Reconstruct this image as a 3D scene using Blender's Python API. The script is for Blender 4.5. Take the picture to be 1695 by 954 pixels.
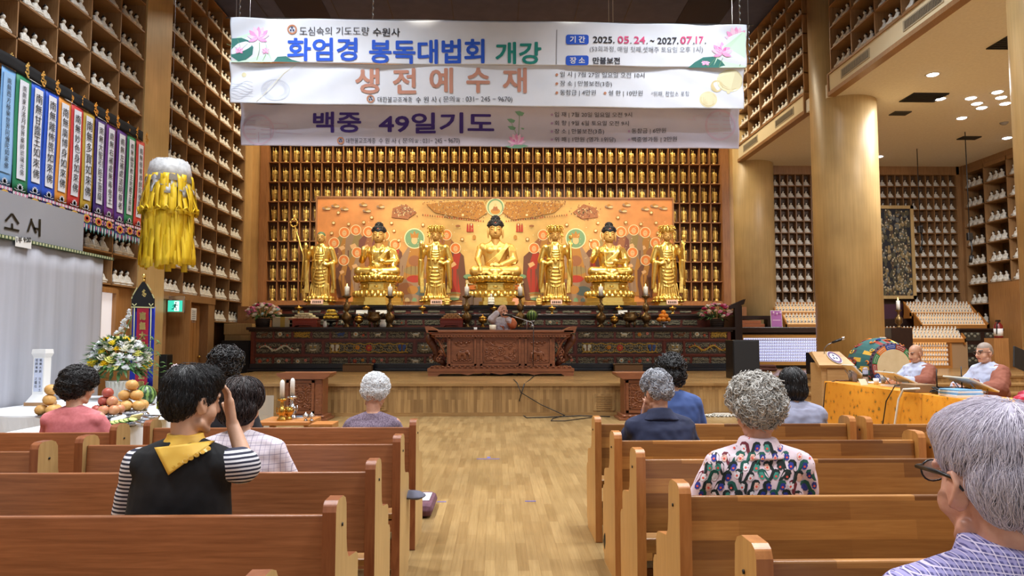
import bpy, math, random
from mathutils import Vector, Matrix, Euler, noise
R = math.radians
rnd = random.Random(7)
scn = bpy.context.scene
COL = scn.collection
for o in list(bpy.data.objects): bpy.data.objects.remove(o)
# ---------------------------------------------------------------- camera
W, H, F = 1695.0, 954.0, 1200.0
CH = 1.48
YAW = math.atan((847.5 - 821) / F); PIT = math.atan(83 / F)
CF = Vector((math.sin(YAW) * math.cos(PIT), math.cos(YAW) * math.cos(PIT), math.sin(PIT)))
CR = Vector((math.cos(YAW), -math.sin(YAW), 0)); CU = CR.cross(CF)
CO = Vector((0, 0, CH))
cam = bpy.data.objects.new('camera', bpy.data.cameras.new('camera')); COL.objects.link(cam)
cam.data.sensor_width = 36; cam.data.lens = 36 * F / W; cam.data.clip_start = .02
mw = Matrix((CR, CU, -CF)).transposed().to_4x4(); mw.translation = CO; cam.matrix_world = mw
scn.camera = cam
def ray(x, y): return CF + CR * ((x - W / 2) / F) - CU * ((y - H / 2) / F)
def at(x, y, Y): d = ray(x, y); return CO + d * (Y / d.y)
def atx(x, y, X): d = ray(x, y); return CO + d * (X / d.x)
def atz(x, y, Z): d = ray(x, y); return CO + d * ((Z - CH) / d.z)
def px(p):
 v = Vector(p) - CO; k = v.dot(CF)
 return (W / 2 + F * v.dot(CR) / k, H / 2 - F * v.dot(CU) / k, k)
# ---------------------------------------------------------------- light and exposure
scn.view_settings.view_transform = 'Standard'; scn.view_settings.look = 'None'
scn.view_settings.gamma = 1; scn.view_settings.use_curve_mapping = False
scn.view_settings.exposure = 0.0
scn.cycles.max_bounces = 6; scn.cycles.diffuse_bounces = 3; scn.cycles.glossy_bounces = 3; scn.cycles.transparent_max_bounces = 8
scn.cycles.caustics_reflective = False; scn.cycles.caustics_refractive = False
scn.cycles.sample_clamp_indirect = 4
wd = bpy.data.worlds.new('world'); scn.world = wd; wd.use_nodes = True
wd.node_tree.nodes['Background'].inputs[0].default_value = (.93, .96, 1.0, 1)
wd.node_tree.nodes['Background'].inputs[1].default_value = .5
def area(name, loc, aim, sx, sy, e, col, sprd=180):
 l = bpy.data.lights.new(name, 'AREA'); l.shape = 'RECTANGLE'; l.size = sx; l.size_y = sy; l.spread = R(sprd); l.energy = e; l.color = col
 o = bpy.data.objects.new(name, l); COL.objects.link(o); o.location = loc
 o.rotation_euler = (Vector(aim) - Vector(loc)).to_track_quat('-Z', 'Y').to_euler(); return o
def spot(name, loc, aim, ang, e, col, blend=.6, rad=.1):
 l = bpy.data.lights.new(name, 'SPOT'); l.spot_size = R(ang); l.spot_blend = blend; l.energy = e; l.color = col; l.shadow_soft_size = rad
 o = bpy.data.objects.new(name, l); COL.objects.link(o); o.location = loc
 o.rotation_euler = (Vector(aim) - Vector(loc)).to_track_quat('-Z', 'Y').to_euler(); return o
for yy in (1.5, 6.5, 11.5):
 for xx in (-3.8, 3.8): area('ceiling_light', (xx, yy, 10.3), (xx, yy, 0), 2.4, 1.2, 330, (.95, .97, 1), 115)
for xx in (-4.4, -1.5, 1.5, 4.4): spot('altar_spot', (xx, 12.4, 10.2), (xx * .97, 21.6, 3.55), 31, 3000, (1, .9, .72), .55, .12)
for xx in (-3.5, 3.5): area('altar_strip_light', (xx, 19.6, 10.2), (xx, 21.8, 4.5), 5, .4, 420, (1, .86, .62))
for xx in (-1, 1): spot('banner_spot', (xx * 6.6, 9.5, 10.2), (xx * 4.6, 14.3, 7.3), 34, 520, (.72, .86, 1), .9, .1)
area('side_aisle_fill', (10.5, 9, 6.8), (10.5, 9.5, 0), 4, 3, 600, (.97, .98, 1))  # both aisle areas are added fill, the real fixtures are the downlights
area('side_aisle_fill', (11, 15, 6.8), (11, 15.3, 0), 4, 2, 420, (.97, .98, 1))
# ---------------------------------------------------------------- materials
def lin(c):
 r = []
 for v in c[:3]:
  v = v / 255; r.append(v / 12.92 if v <= .04045 else ((v + .055) / 1.055) ** 2.4)
 return (*r, 1)
def newmat(name):
 m = bpy.data.materials.new(name); m.use_nodes = True
 return m, m.node_tree, m.node_tree.nodes['Principled BSDF']
def nd(t, k, **kw):
 n = t.nodes.new(k)
 for a, v in kw.items():
  if a.startswith('i_'): n.inputs[a[2:]].default_value = v
  else: setattr(n, a, v)
 return n
def coords(t, scale, space='Object', axes=None):
 tc = nd(t, 'ShaderNodeTexCoord'); src = tc.outputs[space]
 if axes:
  s = nd(t, 'ShaderNodeSeparateXYZ'); t.links.new(src, s.inputs[0]); c = nd(t, 'ShaderNodeCombineXYZ')
  for i, a in enumerate(axes): t.links.new(s.outputs[a], c.inputs[i])
  src = c.outputs[0]
 mp = nd(t, 'ShaderNodeMapping'); mp.inputs['Scale'].default_value = scale; t.links.new(src, mp.inputs[0]); return mp.outputs[0]
def ramp(t, fac, stops):
 r = nd(t, 'ShaderNodeValToRGB'); e = r.color_ramp.elements
 while len(e) < len(stops): e.new(.5)
 for q, (p, c) in zip(e, stops): q.position = p; q.color = lin(c)
 t.links.new(fac, r.inputs[0]); return r.outputs[0]
def mix(t, a, b, fac, mode='MIX'):
 m = nd(t, 'ShaderNodeMix', data_type='RGBA', blend_type=mode)
 for s, v in ((0, fac), (6, a), (7, b)):
  if hasattr(v, 'links'): t.links.new(v, m.inputs[s])
  else: m.inputs[s].default_value = v
 return m.outputs[2]
def setp(b, rough, metal, spec=None):
 b.inputs['Roughness'].default_value = rough; b.inputs['Metallic'].default_value = metal
 if spec is not None: b.inputs['Specular IOR Level'].default_value = spec
def bumpit(t, b, h, strength, dist=.02):
 n = nd(t, 'ShaderNodeBump'); n.inputs['Strength'].default_value = strength; n.inputs['Distance'].default_value = dist
 t.links.new(h, n.inputs['Height']); t.links.new(n.outputs[0], b.inputs['Normal'])
def M(name, col, rough=.5, metal=0, col2=None, scale=8, stretch=(1, 1, 1), bump=0, emit=0, alpha=1, trans=0, spec=None, detail=4, dist=.02):
 m, t, b = newmat(name); setp(b, rough, metal, spec)
 b.inputs['Base Color'].default_value = lin(col)
 if col2 or bump:
  n = nd(t, 'ShaderNodeTexNoise', i_Scale=scale, i_Detail=detail); t.links.new(coords(t, stretch), n.inputs['Vector'])
  if col2:
   t.links.new(ramp(t, n.outputs[0], [(.32, col), (.68, col2)]), b.inputs['Base Color'])
  if bump: bumpit(t, b, n.outputs[0], bump, dist)
 if emit:
  b.inputs['Emission Color'].default_value = lin(col); b.inputs['Emission Strength'].default_value = emit
 b.inputs['Alpha'].default_value = alpha; b.inputs['Transmission Weight'].default_value = trans
 return m
def wood(name, c1, c2, grain=(1, 22, 22), rough=.4, scale=3, plank=None, axes=None, pw=(.8, .1), gap=.0, var=.5, space='Object', bump=.05, spec=None):
 m, t, b = newmat(name); setp(b, rough, 0, spec)
 v = coords(t, grain, space)
 n = nd(t, 'ShaderNodeTexNoise', i_Scale=scale, i_Detail=7, i_Roughness=.62, i_Distortion=.4); t.links.new(v, n.inputs['Vector'])
 c = ramp(t, n.outputs[0], [(.3, c1), (.7, c2)])
 n2 = nd(t, 'ShaderNodeTexNoise', i_Scale=1.1, i_Detail=2); t.links.new(coords(t, (1, 1, 1), space), n2.inputs['Vector'])
 c = mix(t, c, ramp(t, n2.outputs[0], [(.3, (222, 222, 222)), (.7, (255, 255, 255))]), 1.0, 'MULTIPLY')
 if plank:
  k = nd(t, 'ShaderNodeTexBrick', offset=.37, i_Scale=1); k.inputs['Brick Width'].default_value = pw[0]; k.inputs['Row Height'].default_value = pw[1]
  k.inputs['Mortar Size'].default_value = gap; k.inputs['Color1'].default_value = lin(plank[0]); k.inputs['Color2'].default_value = lin(plank[1])
  k.inputs['Mortar'].default_value = lin(plank[2] if len(plank) > 2 else plank[0]); k.inputs['Mortar Smooth'].default_value = .2; k.inputs['Bias'].default_value = 0
  t.links.new(coords(t, (1, 1, 1), space, axes), k.inputs['Vector'])
  c = mix(t, c, k.outputs[0], var, 'MULTIPLY')
 t.links.new(c, b.inputs['Base Color'])
 if bump: bumpit(t, b, n.outputs[0], bump, .01)
 return m
G = {}
G['floor'] = wood('floor_boards', (154, 127, 84), (180, 152, 106), (30, 1, 1), .3, 2, ((200, 188, 170), (255, 252, 246), (150, 120, 80)), (1, 0, 2), (.62, .072), .0012, .7, bump=.02)
G['stage'] = wood('stage_boards', (160, 124, 78), (188, 152, 102), (1, 22, 22), .25, 2, ((190, 175, 155), (255, 250, 240), (120, 95, 60)), (0, 1, 2), (.9, .09), .001, .6, bump=.02)
G['stagefront'] = wood('stage_front_strips', (166, 132, 84), (196, 162, 112), (22, 1, 1), .38, 2, ((170, 150, 125), (255, 248, 235), (130, 100, 60)), (2, 0, 1), (.5, .06), .001, .7)
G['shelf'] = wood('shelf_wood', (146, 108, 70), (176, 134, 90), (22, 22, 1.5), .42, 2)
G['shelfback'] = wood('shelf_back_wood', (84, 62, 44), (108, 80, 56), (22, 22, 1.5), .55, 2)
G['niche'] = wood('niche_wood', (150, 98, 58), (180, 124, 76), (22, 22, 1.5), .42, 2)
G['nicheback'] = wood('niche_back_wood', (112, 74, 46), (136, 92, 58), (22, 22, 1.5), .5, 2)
G['wallwood'] = wood('wall_veneer', (200, 156, 98), (218, 178, 118), (18, 18, 1), .4, 1.6)
G['column'] = wood('column_veneer', (196, 164, 110), (214, 182, 126), (14, 14, .6), .38, 1.6)
G['door'] = wood('door_wood', (158, 108, 60), (190, 138, 82), (24, 24, 1), .42, 2)
G['pewred'] = wood('pew_red_veneer', (136, 82, 47), (178, 114, 72), (1.2, 1, 26), .33, 2.6, bump=.03)
G['pewlam'] = wood('pew_laminated_oak', (188, 128, 68), (218, 160, 92), (1.5, 1, 26), .33, 2.6, ((112, 80, 56), (255, 248, 230), (150, 110, 80)), (0, 2, 1), (.72, .075), 0, .85, bump=.03)
G['pewside'] = wood('pew_end_ash', (196, 160, 104), (216, 182, 124), (1, 16, 2), .4, 2)
G['pewside2'] = wood('pew_end_golden', (200, 142, 74), (220, 166, 94), (1, 16, 2), .36, 2)
G['pewedge'] = wood('pew_edge_red', (128, 68, 36), (160, 96, 56), (16, 16, 2), .34, 2)
G['pewedge2'] = wood('pew_edge_golden', (176, 108, 52), (206, 138, 74), (16, 16, 2), .34, 2)
G['seat'] = wood('pew_seat', (208, 156, 90), (230, 182, 116), (1.5, 22, 4), .35, 2)
G['ceiling'] = M('hall_ceiling', (72, 80, 112), .9, col2=(80, 88, 120), scale=3)
G['navy'] = M('navy_ceiling_panel', (30, 34, 56), .8)
G['plaster'] = M('aisle_ceiling_plaster', (222, 216, 204), .95, col2=(230, 224, 212), scale=18, bump=.05)
G['fascia'] = M('fascia_paint', (226, 212, 176), .8)
G['white'] = M('white_ceramic', (226, 222, 212), .35)
G['black'] = M('black_paint', (14, 14, 15), .45)
G['blackgloss'] = M('black_plastic', (18, 18, 20), .3)
G['speaker'] = M('speaker_grille', (20, 21, 24), .7, col2=(30, 31, 34), scale=400)
G['hairblack'] = M('black_hair_paint', (16, 14, 15), .5)
G['gold'] = M('polished_gold', (246, 206, 108), .3, .92, col2=(252, 220, 128), scale=14)
G['goldmatte'] = M('satin_gold', (236, 192, 104), .42, .7, col2=(242, 200, 114), scale=10)
G['goldface'] = M('painted_gold_skin', (214, 168, 98), .45, .3)
G['goldfig'] = M('figurine_gold', (250, 212, 120), .36, .55)
G['brass'] = M('brass', (196, 152, 74), .25, 1)
G['oldbrass'] = M('aged_brass', (104, 82, 54), .35, .9, col2=(136, 110, 72), scale=30)
G['silver'] = M('silver', (200, 200, 205), .2, 1)
G['lacquer'] = M('dark_lacquer', (34, 22, 20), .28, col2=(44, 28, 24), scale=12)
G['redlacq'] = M('red_lacquer', (86, 34, 24), .32, col2=(106, 44, 30), scale=12)
G['panel'] = M('carved_panel_ground', (36, 34, 28), .5, col2=(66, 62, 50), scale=60, bump=.6)
G['carve'] = wood('carved_table_wood', (124, 72, 44), (152, 94, 60), (1.5, 14, 14), .36, 2)
G['carvedark'] = M('dark_carving', (74, 38, 22), .45, col2=(98, 52, 30), scale=30, bump=.4)
G['candle'] = M('candle_wax', (236, 234, 230), .4)
G['flame'] = M('flame', (255, 196, 110), .5, emit=6)
G['skin'] = M('skin', (206, 158, 128), .5, col2=(214, 168, 140), scale=20)
G['skinold'] = M('old_skin', (196, 142, 116), .5, col2=(208, 158, 132), scale=26)
G['lip'] = M('lip', (160, 92, 84), .5)
G['cream'] = M('cream_card', (232, 222, 196), .7)
G['paper'] = M('white_paper', (232, 232, 230), .8)
G['cloth'] = M('white_cloth', (222, 226, 232), .9, col2=(232, 235, 240), scale=5)
G['leaf'] = M('leaf_green', (52, 92, 46), .55, col2=(84, 124, 66), scale=20)
G['steel'] = M('wire_steel', (150, 152, 156), .35, 1)
def flat(name, c, rough=.8, **k):
 if name not in G: G[name] = M(name, c, rough, **k)
 return G[name]
# ---------------------------------------------------------------- mesh builder
class MB:
 def __init__(s): s.v = []; s.f = []; s.m = []; s.X = Matrix.Identity(4); s.mi = 0; s.sm = []; s.smooth = False
 def add(s, vs, fs, mi=None, smooth=None):
  b = len(s.v); X = s.X
  s.v.extend((X @ Vector(p))[:] for p in vs)
  mi = s.mi if mi is None else mi; smooth = s.smooth if smooth is None else smooth
  for f in fs: s.f.append(tuple(i + b for i in f)); s.m.append(mi); s.sm.append(smooth)
 def box(s, c, d, rz=0, mi=None, rot=None):
  x, y, z = d[0] / 2, d[1] / 2, d[2] / 2
  Q = Euler(rot).to_matrix() if rot else Matrix.Rotation(rz, 3, 'Z')
  vs = [Q @ Vector((a * x, b * y, e * z)) + Vector(c) for a in (-1, 1) for b in (-1, 1) for e in (-1, 1)]
  s.add(vs, [(0, 1, 3, 2), (4, 6, 7, 5), (0, 4, 5, 1), (2, 3, 7, 6), (0, 2, 6, 4), (1, 5, 7, 3)], mi, False)
 def bb(s, a, b, mi=None): s.box([(p + q) / 2 for p, q in zip(a, b)], [abs(q - p) for p, q in zip(a, b)], 0, mi)
 def lathe(s, prof, c=(0, 0, 0), n=16, mi=None, sx=1, sy=1, smooth=True, ph=0):
  vs = []; fs = []
  for r, z in prof:
   for i in range(n): a = 2 * math.pi * i / n + ph; vs.append((c[0] + r * sx * math.cos(a), c[1] + r * sy * math.sin(a), c[2] + z))
  for k in range(len(prof) - 1):
   for i in range(n): j = (i + 1) % n; fs.append((k * n + i, k * n + j, (k + 1) * n + j, (k + 1) * n + i))
  fs.append(tuple(reversed(range(n)))); fs.append(tuple(range((len(prof) - 1) * n, len(prof) * n)))
  s.add(vs, fs, mi, smooth)
 def ell(s, c, r, n=12, mi=None, rot=None, h=None):
  if not hasattr(r, '__len__'): r = (r, r, r)
  h = h or max(5, n // 2 + 1); vs = [(0, 0, -1)]; fs = []
  for k in range(1, h):
   t = math.pi * k / h - math.pi / 2
   for i in range(n): a = 2 * math.pi * i / n; vs.append((math.cos(t) * math.cos(a), math.cos(t) * math.sin(a), math.sin(t)))
  vs.append((0, 0, 1)); L = len(vs) - 1
  for i in range(n):
   j = (i + 1) % n; fs.append((0, 1 + j, 1 + i)); fs.append((L, L - n + i, L - n + j))
   for k in range(h - 2): fs.append((1 + k * n + i, 1 + k * n + j, 1 + (k + 1) * n + j, 1 + (k + 1) * n + i))
  Q = Euler(rot).to_matrix() if rot else Matrix.Identity(3)
  s.add([Q @ Vector((p[0] * r[0], p[1] * r[1], p[2] * r[2])) + Vector(c) for p in vs], fs, mi, True)
 def tube(s, pts, r, n=8, mi=None, smooth=True, flat=1):
  pts = [Vector(p) for p in pts]; rs = r if hasattr(r, '__len__') else [r] * len(pts)
  vs = []; fs = []; up = None
  for k, p in enumerate(pts):
   d = (pts[min(k + 1, len(pts) - 1)] - pts[max(k - 1, 0)]); d = d.normalized() if d.length else Vector((0, 0, 1))
   if up is None: up = d.orthogonal().normalized()
   else:
    up = up - d * up.dot(d); up = up.normalized() if up.length > 1e-6 else d.orthogonal().normalized()
   w = d.cross(up)
   for i in range(n): a = 2 * math.pi * i / n; vs.append(p + (up * math.cos(a) + w * math.sin(a) * flat) * rs[k])
  for k in range(len(pts) - 1):
   for i in range(n): j = (i + 1) % n; fs.append((k * n + i, k * n + j, (k + 1) * n + j, (k + 1) * n + i))
  fs.append(tuple(reversed(range(n)))); fs.append(tuple(range((len(pts) - 1) * n, len(pts) * n)))
  s.add(vs, fs, mi, smooth)
 def cap(s, a, b, ra, rb, n=12, mi=None):
  a = Vector(a); b = Vector(b); d = (b - a); d = d.normalized() if d.length else Vector((0, 0, 1)); P = []; rr = []
  for t in (-1, -.87, -.5): P.append(a + d * ra * t); rr.append(max(ra * math.sqrt(max(0, 1 - t * t)), ra * .05))
  P.append(a); rr.append(ra); P.append(b); rr.append(rb)
  for t in (.5, .87, 1): P.append(b + d * rb * t); rr.append(max(rb * math.sqrt(max(0, 1 - t * t)), rb * .05))
  s.tube(P, rr, n, mi)
 def prism(s, poly, a, d, axis='y', mi=None, smooth=False):
  """poly in the plane of the two other axes, extruded from a by d"""
  n = len(poly)
  def pt(p, t): return {'y': (p[0], t, p[1]), 'x': (t, p[0], p[1]), 'z': (p[0], p[1], t)}[axis]
  vs = [pt(p, a) for p in poly] + [pt(p, a + d) for p in poly]
  fs = [tuple(range(n)), tuple(reversed(range(n, 2 * n)))] + [(i, (i + 1) % n, n + (i + 1) % n, n + i) for i in range(n)]
  s.add(vs, fs, mi, smooth)
 def grid(s, fn, nu, nv, mi=None, smooth=True):
  vs = [fn(i / nu, j / nv) for j in range(nv + 1) for i in range(nu + 1)]
  fs = [(j * (nu + 1) + i, j * (nu + 1) + i + 1, (j + 1) * (nu + 1) + i + 1, (j + 1) * (nu + 1) + i) for j in range(nv) for i in range(nu)]
  s.add(vs, fs, mi, smooth)
 def loft(s, rings, n=20, mi=None, smooth=True):
  """rings: (centre, rx, ry[, tilt about x])"""
  vs = []; fs = []
  for q in rings:
   c, rx, ry = q[:3]; t = q[3] if len(q) > 3 else 0
   for i in range(n):
    a = 2 * math.pi * i / n; x = rx * math.cos(a); y = ry * math.sin(a)
    vs.append((c[0] + x, c[1] + y * math.cos(t), c[2] + y * math.sin(t)))
  for k in range(len(rings) - 1):
   for i in range(n): j = (i + 1) % n; fs.append((k * n + i, k * n + j, (k + 1) * n + j, (k + 1) * n + i))
  fs.append(tuple(reversed(range(n)))); fs.append(tuple(range((len(rings) - 1) * n, len(rings) * n)))
  s.add(vs, fs, mi, smooth)
 def mesh(s, name, mats):
  me = bpy.data.meshes.new(name); me.from_pydata([tuple(p) for p in s.v], [], s.f)
  for m in mats: me.materials.append(G[m] if isinstance(m, str) else m)
  me.polygons.foreach_set('material_index', s.m); me.polygons.foreach_set('use_smooth', s.sm); me.update(); return me
 def build(s, name, mats, parent=None, loc=None, bevel=0, rz=0):
  if not isinstance(mats, (list, tuple)): mats = [mats]
  o = bpy.data.objects.new(name, s.mesh(name, mats)); COL.objects.link(o)
  if parent: o.parent = parent
  if loc is not None: o.location = loc
  if rz: o.rotation_euler.z = rz
  if bevel:
   b = o.modifiers.new('bevel', 'BEVEL'); b.width = bevel; b.segments = 2; b.limit_method = 'ANGLE'; b.angle_limit = R(40)
  return o
def tag(o, label=None, cat=None, group=None, kind=None):
 if label: o['label'] = label
 if cat: o['category'] = cat
 if group: o['group'] = group
 if kind: o['kind'] = kind
 return o
def thing(name, label, cat, loc=(0, 0, 0), rz=0, group=None):
 o = bpy.data.objects.new(name, None); COL.objects.link(o); o.location = loc; o.rotation_euler.z = rz; o.empty_display_size = .1
 return tag(o, label, cat, group)
def struct(name, mb, mats, **k): return tag(mb.build(name, mats, **k), kind='structure')
def organic(mb, voxel, it=4, disp=None, matfn=None):
 """union of closed shapes as one smooth skin"""
 o = bpy.data.objects.new('tmp', mb.mesh('tmp', [])); COL.objects.link(o)
 m = o.modifiers.new('r', 'REMESH'); m.mode = 'VOXEL'; m.voxel_size = voxel; m.use_smooth_shade = True
 if it: q = o.modifiers.new('s', 'SMOOTH'); q.factor = .5; q.iterations = it
 bpy.context.view_layer.update()
 me = bpy.data.meshes.new_from_object(o.evaluated_get(bpy.context.evaluated_depsgraph_get()))
 old = o.data; bpy.data.objects.remove(o); bpy.data.meshes.remove(old)
 if disp:
  ns = [v.normal.copy() for v in me.vertices]
  for v, n in zip(me.vertices, ns): v.co = v.co + disp(v.co, n)
 for p in me.polygons: p.use_smooth = True
 if matfn:
  for p in me.polygons: p.material_index = matfn(p.center)
 return me
def mobj(name, me, mats, parent=None, loc=None, rz=0):
 if not isinstance(mats, (list, tuple)): mats = [mats]
 ix = [p.material_index for p in me.polygons]; me.materials.clear()
 for m in mats: me.materials.append(G[m] if isinstance(m, str) else m)
 me.polygons.foreach_set('material_index', ix); me.name = name; o = bpy.data.objects.new(name, me); COL.objects.link(o)
 if parent: o.parent = parent
 if loc is not None: o.location = loc
 if rz: o.rotation_euler.z = rz
 return o
# ---------------------------------------------------------------- lettering
def glyphs(s, bold=0):
 c = bpy.data.curves.new('t', 'FONT'); c.body = s; c.size = 1; c.offset = bold; c.resolution_u = 3
 o = bpy.data.objects.new('t', c); COL.objects.link(o); bpy.context.view_layer.update()
 me = o.evaluated_get(bpy.context.evaluated_depsgraph_get()).to_mesh()
 vs = [v.co.copy() for v in me.vertices]; fs = [tuple(p.vertices) for p in me.polygons]
 bpy.data.objects.remove(o); bpy.data.curves.remove(c); return vs, fs
_gc = {}
def text(mb, s, box, mp, mi=0, bold=0, sym=False):
 """fits the glyphs' own bounds to box (x0, y0, x1, y1) and maps them with mp; bold thickens the strokes"""
 if s not in _gc: _gc[s] = glyphs(s)
 vs, fs = _gc[s]
 if not vs: return
 x0 = min(v.x for v in vs); x1 = max(v.x for v in vs); y0 = min(v.y for v in vs); y1 = max(v.y for v in vs)
 a, b, c, d = box; e = bold * abs(d - b); a += e; c -= e; b += e; d -= e
 kx = (c - a) / max(x1 - x0, 1e-6); ky = (d - b) / max(y1 - y0, 1e-6)
 P = [(a + (v.x - x0) * kx, d - (v.y - y0) * ky) for v in vs]
 for q in (range(8) if bold else [None]):
  dx, dy = (0, 0) if q is None else (e * math.cos(q * math.pi / 4), e * math.sin(q * math.pi / 4))
  mb.add([mp(x + dx, y + dy) for x, y in P], fs, mi, False)
# ---------------------------------------------------------------- the hall itself
XL, XG, XR, YB, ZC, ZA = -7.45, 7.45, 14.7, 22.0, 10.45, 6.9     # left wall, gallery front, right wall, back wall, ceilings
ST, SY = .62, 13.9                                               # stage height and front
b = MB(); b.bb((-8.6, -2, -.1), (15.5, 24, 0)); struct('floor', b, 'floor')
b = MB(); b.bb((-6.2, SY, 0.001), (5.45, 22.4, ST - .05), 0); b.bb((-6.2, SY - .03, ST - .05), (5.45, 22.4, ST), 1); b.bb((-6.2, SY - .012, .001), (5.45, SY, .07), 1)
b.bb((5.45, 16.5, .001), (15, 23.2, ST - .05), 0); b.bb((5.45, 16.47, ST - .05), (15, 23.2, ST), 1)
for k in range(3):
 z = .155 * (3 - k); y = 15.9 - .6 * k
 b.bb((5.45, y, 0.001), (15, y + .62, z - .04), 0); b.bb((5.45, y - .03, z - .04), (15, y + .62, z), 1)
struct('stage_floor', b, ['stagefront', 'stage'])
b = MB(); b.bb((-8.6, -2, ZC), (7.6, 24, ZC + .2), 0)
for x in (-6.4, -4.4, -2.9, -1.2, .6, 2.2, 3.6): b.bb((x - .006, 12, ZC - .012), (x + .006, 22, ZC + .01), 2)
for x in (-5.9, 5.1): b.bb((x, 14, ZC - .02), (x + 1.25, 22, ZC + .01), 1)
struct('ceiling', b, ['ceiling', 'navy', 'black'])
b = MB(); b.bb((XG + .02, -2, ZA), (15.5, 24, ZA + .3)); struct('ceiling_side', b, 'plaster')
b = MB(); b.bb((XL - .75, -2, 0), (XL - .55, 23, ZC)); struct('wall_left', b, 'wallwood')
b = MB(); b.bb((-8.4, YB + .42, 0), (7.9, YB + .62, ZC)); b.bb((7.9, 22.85, 0), (15.5, 23.05, ZC)); struct('wall_back', b, 'wallwood')
b = MB(); b.bb((XR + .5, -2, 0), (XR + .7, 23, ZC)); struct('wall_right', b, 'wallwood')
# veneer piers and flat wall strips
b = MB(); b.bb((XL - .56, 15.15, 0), (XL + .03, 16.33, ZC)); struct('trim_1', b, 'column')
p0 = at(404, 400, YB).x; p1 = at(431, 400, YB).x
b = MB(); b.bb((XL - .5, 21.38, 0), (XL + .02, YB, ZC)); b.bb((XL - .4, YB - .02, ST), (p1, YB + .44, ZC)); struct('trim_2', b, 'wallwood')
b = MB(); b.bb((at(1205, 400, YB).x, YB - .02, ST), (XG + .3, YB + .44, ZC)); struct('trim_3', b, 'wallwood')
for n, y in enumerate((9.75, 16.35, 22.3)):
 b = MB(); b.lathe([(.71, 0.0), (.71, ZC)], (8.05 if y < 20 else 7.95, y, 0), 48)
 o = struct('column', b, 'column')
# gallery over the side aisle: fascia bands between the columns, with air vents
def fascia(y0, y1, lab):
 t = thing('gallery_fascia', lab, 'fascia', (XG, (y0 + y1) / 2, ZA)); h = (y1 - y0) / 2
 b = MB(); b.bb((0, -h, 0.04), (.14, h, .5)); b.build('band', 'fascia', t)
 b = MB(); b.bb((-.03, -h - .01, -.02), (.15, h + .01, .07)); b.bb((-.03, -h - .01, .46), (.15, h + .01, .49)); b.bb((-.028, h - .04, .07), (.1, h + .01, .46)); b.bb((-.028, -h - .01, .07), (.1, -h + .04, .46)); b.build('wood_trim', 'shelf', t)
 k = 0; n = max(1, round((y1 - y0) / 2.6))
 for i in range(n):
  y = -h + (i + .5) * (y1 - y0) / n
  b = MB(); b.bb((-.012, y - .6, .17), (.02, y + .6, .37), 0); b.bb((-.016, y - .55, .2), (.0, y + .55, .34), 1)
  for q in range(27): b.bb((-.02, y - .54 + q * .041, .2), (-.008, y - .528 + q * .041, .34), 0)
  b.build('air_vent', [flat('ventframe', (176, 164, 138)), 'black'], t)
fascia(17.0, 22.0, 'cream gallery fascia with two air vents beyond the middle column')
fascia(10.95, 15.75, 'cream gallery fascia with air vents on the near side of the middle column')
# ---------------------------------------------------------------- niche shelving (one thing per bay)
CELLS = []      # (kind, base point, facing) of every figurine to be set later
def shelving(name, lab, origin, rz, us, zs, depth, mats, t=.03, skip=(), per=3, kind='white', top=None, fy=.25):
 """local x runs along the wall, local y into it; us, zs are the divider and shelf positions"""
 r = thing(name, lab, 'shelf', origin, rz); x0, x1 = us[0], us[-1]; z0, z1 = zs[0], zs[-1]
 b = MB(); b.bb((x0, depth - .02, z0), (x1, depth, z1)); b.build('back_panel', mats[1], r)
 cells = [(i, k) for i in range(len(us) - 1) for k in range(len(zs) - 1) if (i, k) not in skip]; cs = set(cells)
 for i, u in enumerate(us):
  b = MB()
  for k in range(len(zs) - 1):
   if (i, k) in cs or (i - 1, k) in cs: b.bb((u - t / 2, 0, zs[k]), (u + t / 2, depth - .02, zs[k + 1]))
  b.build('upright', mats[0], r)
 for k, z in enumerate(zs):
  b = MB()
  for i in range(len(us) - 1):
   if (i, k) in cs or (i, k - 1) in cs: b.bb((us[i] - t / 2, -.004, z - t / 2), (us[i + 1] + t / 2, depth - .02, z + t / 2))
  b.build('shelf_board', mats[0], r)
 Mx = Matrix.Translation(origin) @ Matrix.Rotation(rz, 4, 'Z')
 for i, k in cells:
  if k == len(zs) - 1: continue
  for q in range(per):
   u = us[i] + (us[i + 1] - us[i]) * ((q + .5) / per * .84 + .08 if per == 1 else (q + .5) / per * .74 + (.23 if rz > 0 else .03))
   p = Mx @ Vector((u, depth * fy, zs[k] + t / 2))
   CELLS.append((kind, p, rz, i, k, q, lab))
 return r
zk = [2.52 + .603 * k for k in range(14)]
SH = ('shelf', 'shelfback')
# left wall: local x = -Y after turning, so bays are listed from the far end
def left_bay(lab, ys, zs, skip=()): return shelving('niche_shelf', lab, (XL, ys[0], 0), R(90), [y - ys[0] for y in ys], zs, .5, SH, skip=skip)
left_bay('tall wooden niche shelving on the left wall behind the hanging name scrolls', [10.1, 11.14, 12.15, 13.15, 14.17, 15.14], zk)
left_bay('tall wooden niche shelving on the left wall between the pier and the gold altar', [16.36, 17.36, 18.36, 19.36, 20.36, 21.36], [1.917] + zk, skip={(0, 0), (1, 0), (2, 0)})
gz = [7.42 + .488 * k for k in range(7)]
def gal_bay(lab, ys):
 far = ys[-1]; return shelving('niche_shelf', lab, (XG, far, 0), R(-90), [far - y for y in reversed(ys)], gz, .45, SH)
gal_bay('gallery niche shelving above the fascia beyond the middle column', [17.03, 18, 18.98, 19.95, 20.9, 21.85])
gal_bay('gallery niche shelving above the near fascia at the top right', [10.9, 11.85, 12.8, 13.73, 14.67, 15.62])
us = [8.69 + .2445 * i for i in range(25)]; zs = [2.54 + .373 * k for k in range(12)]
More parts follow.
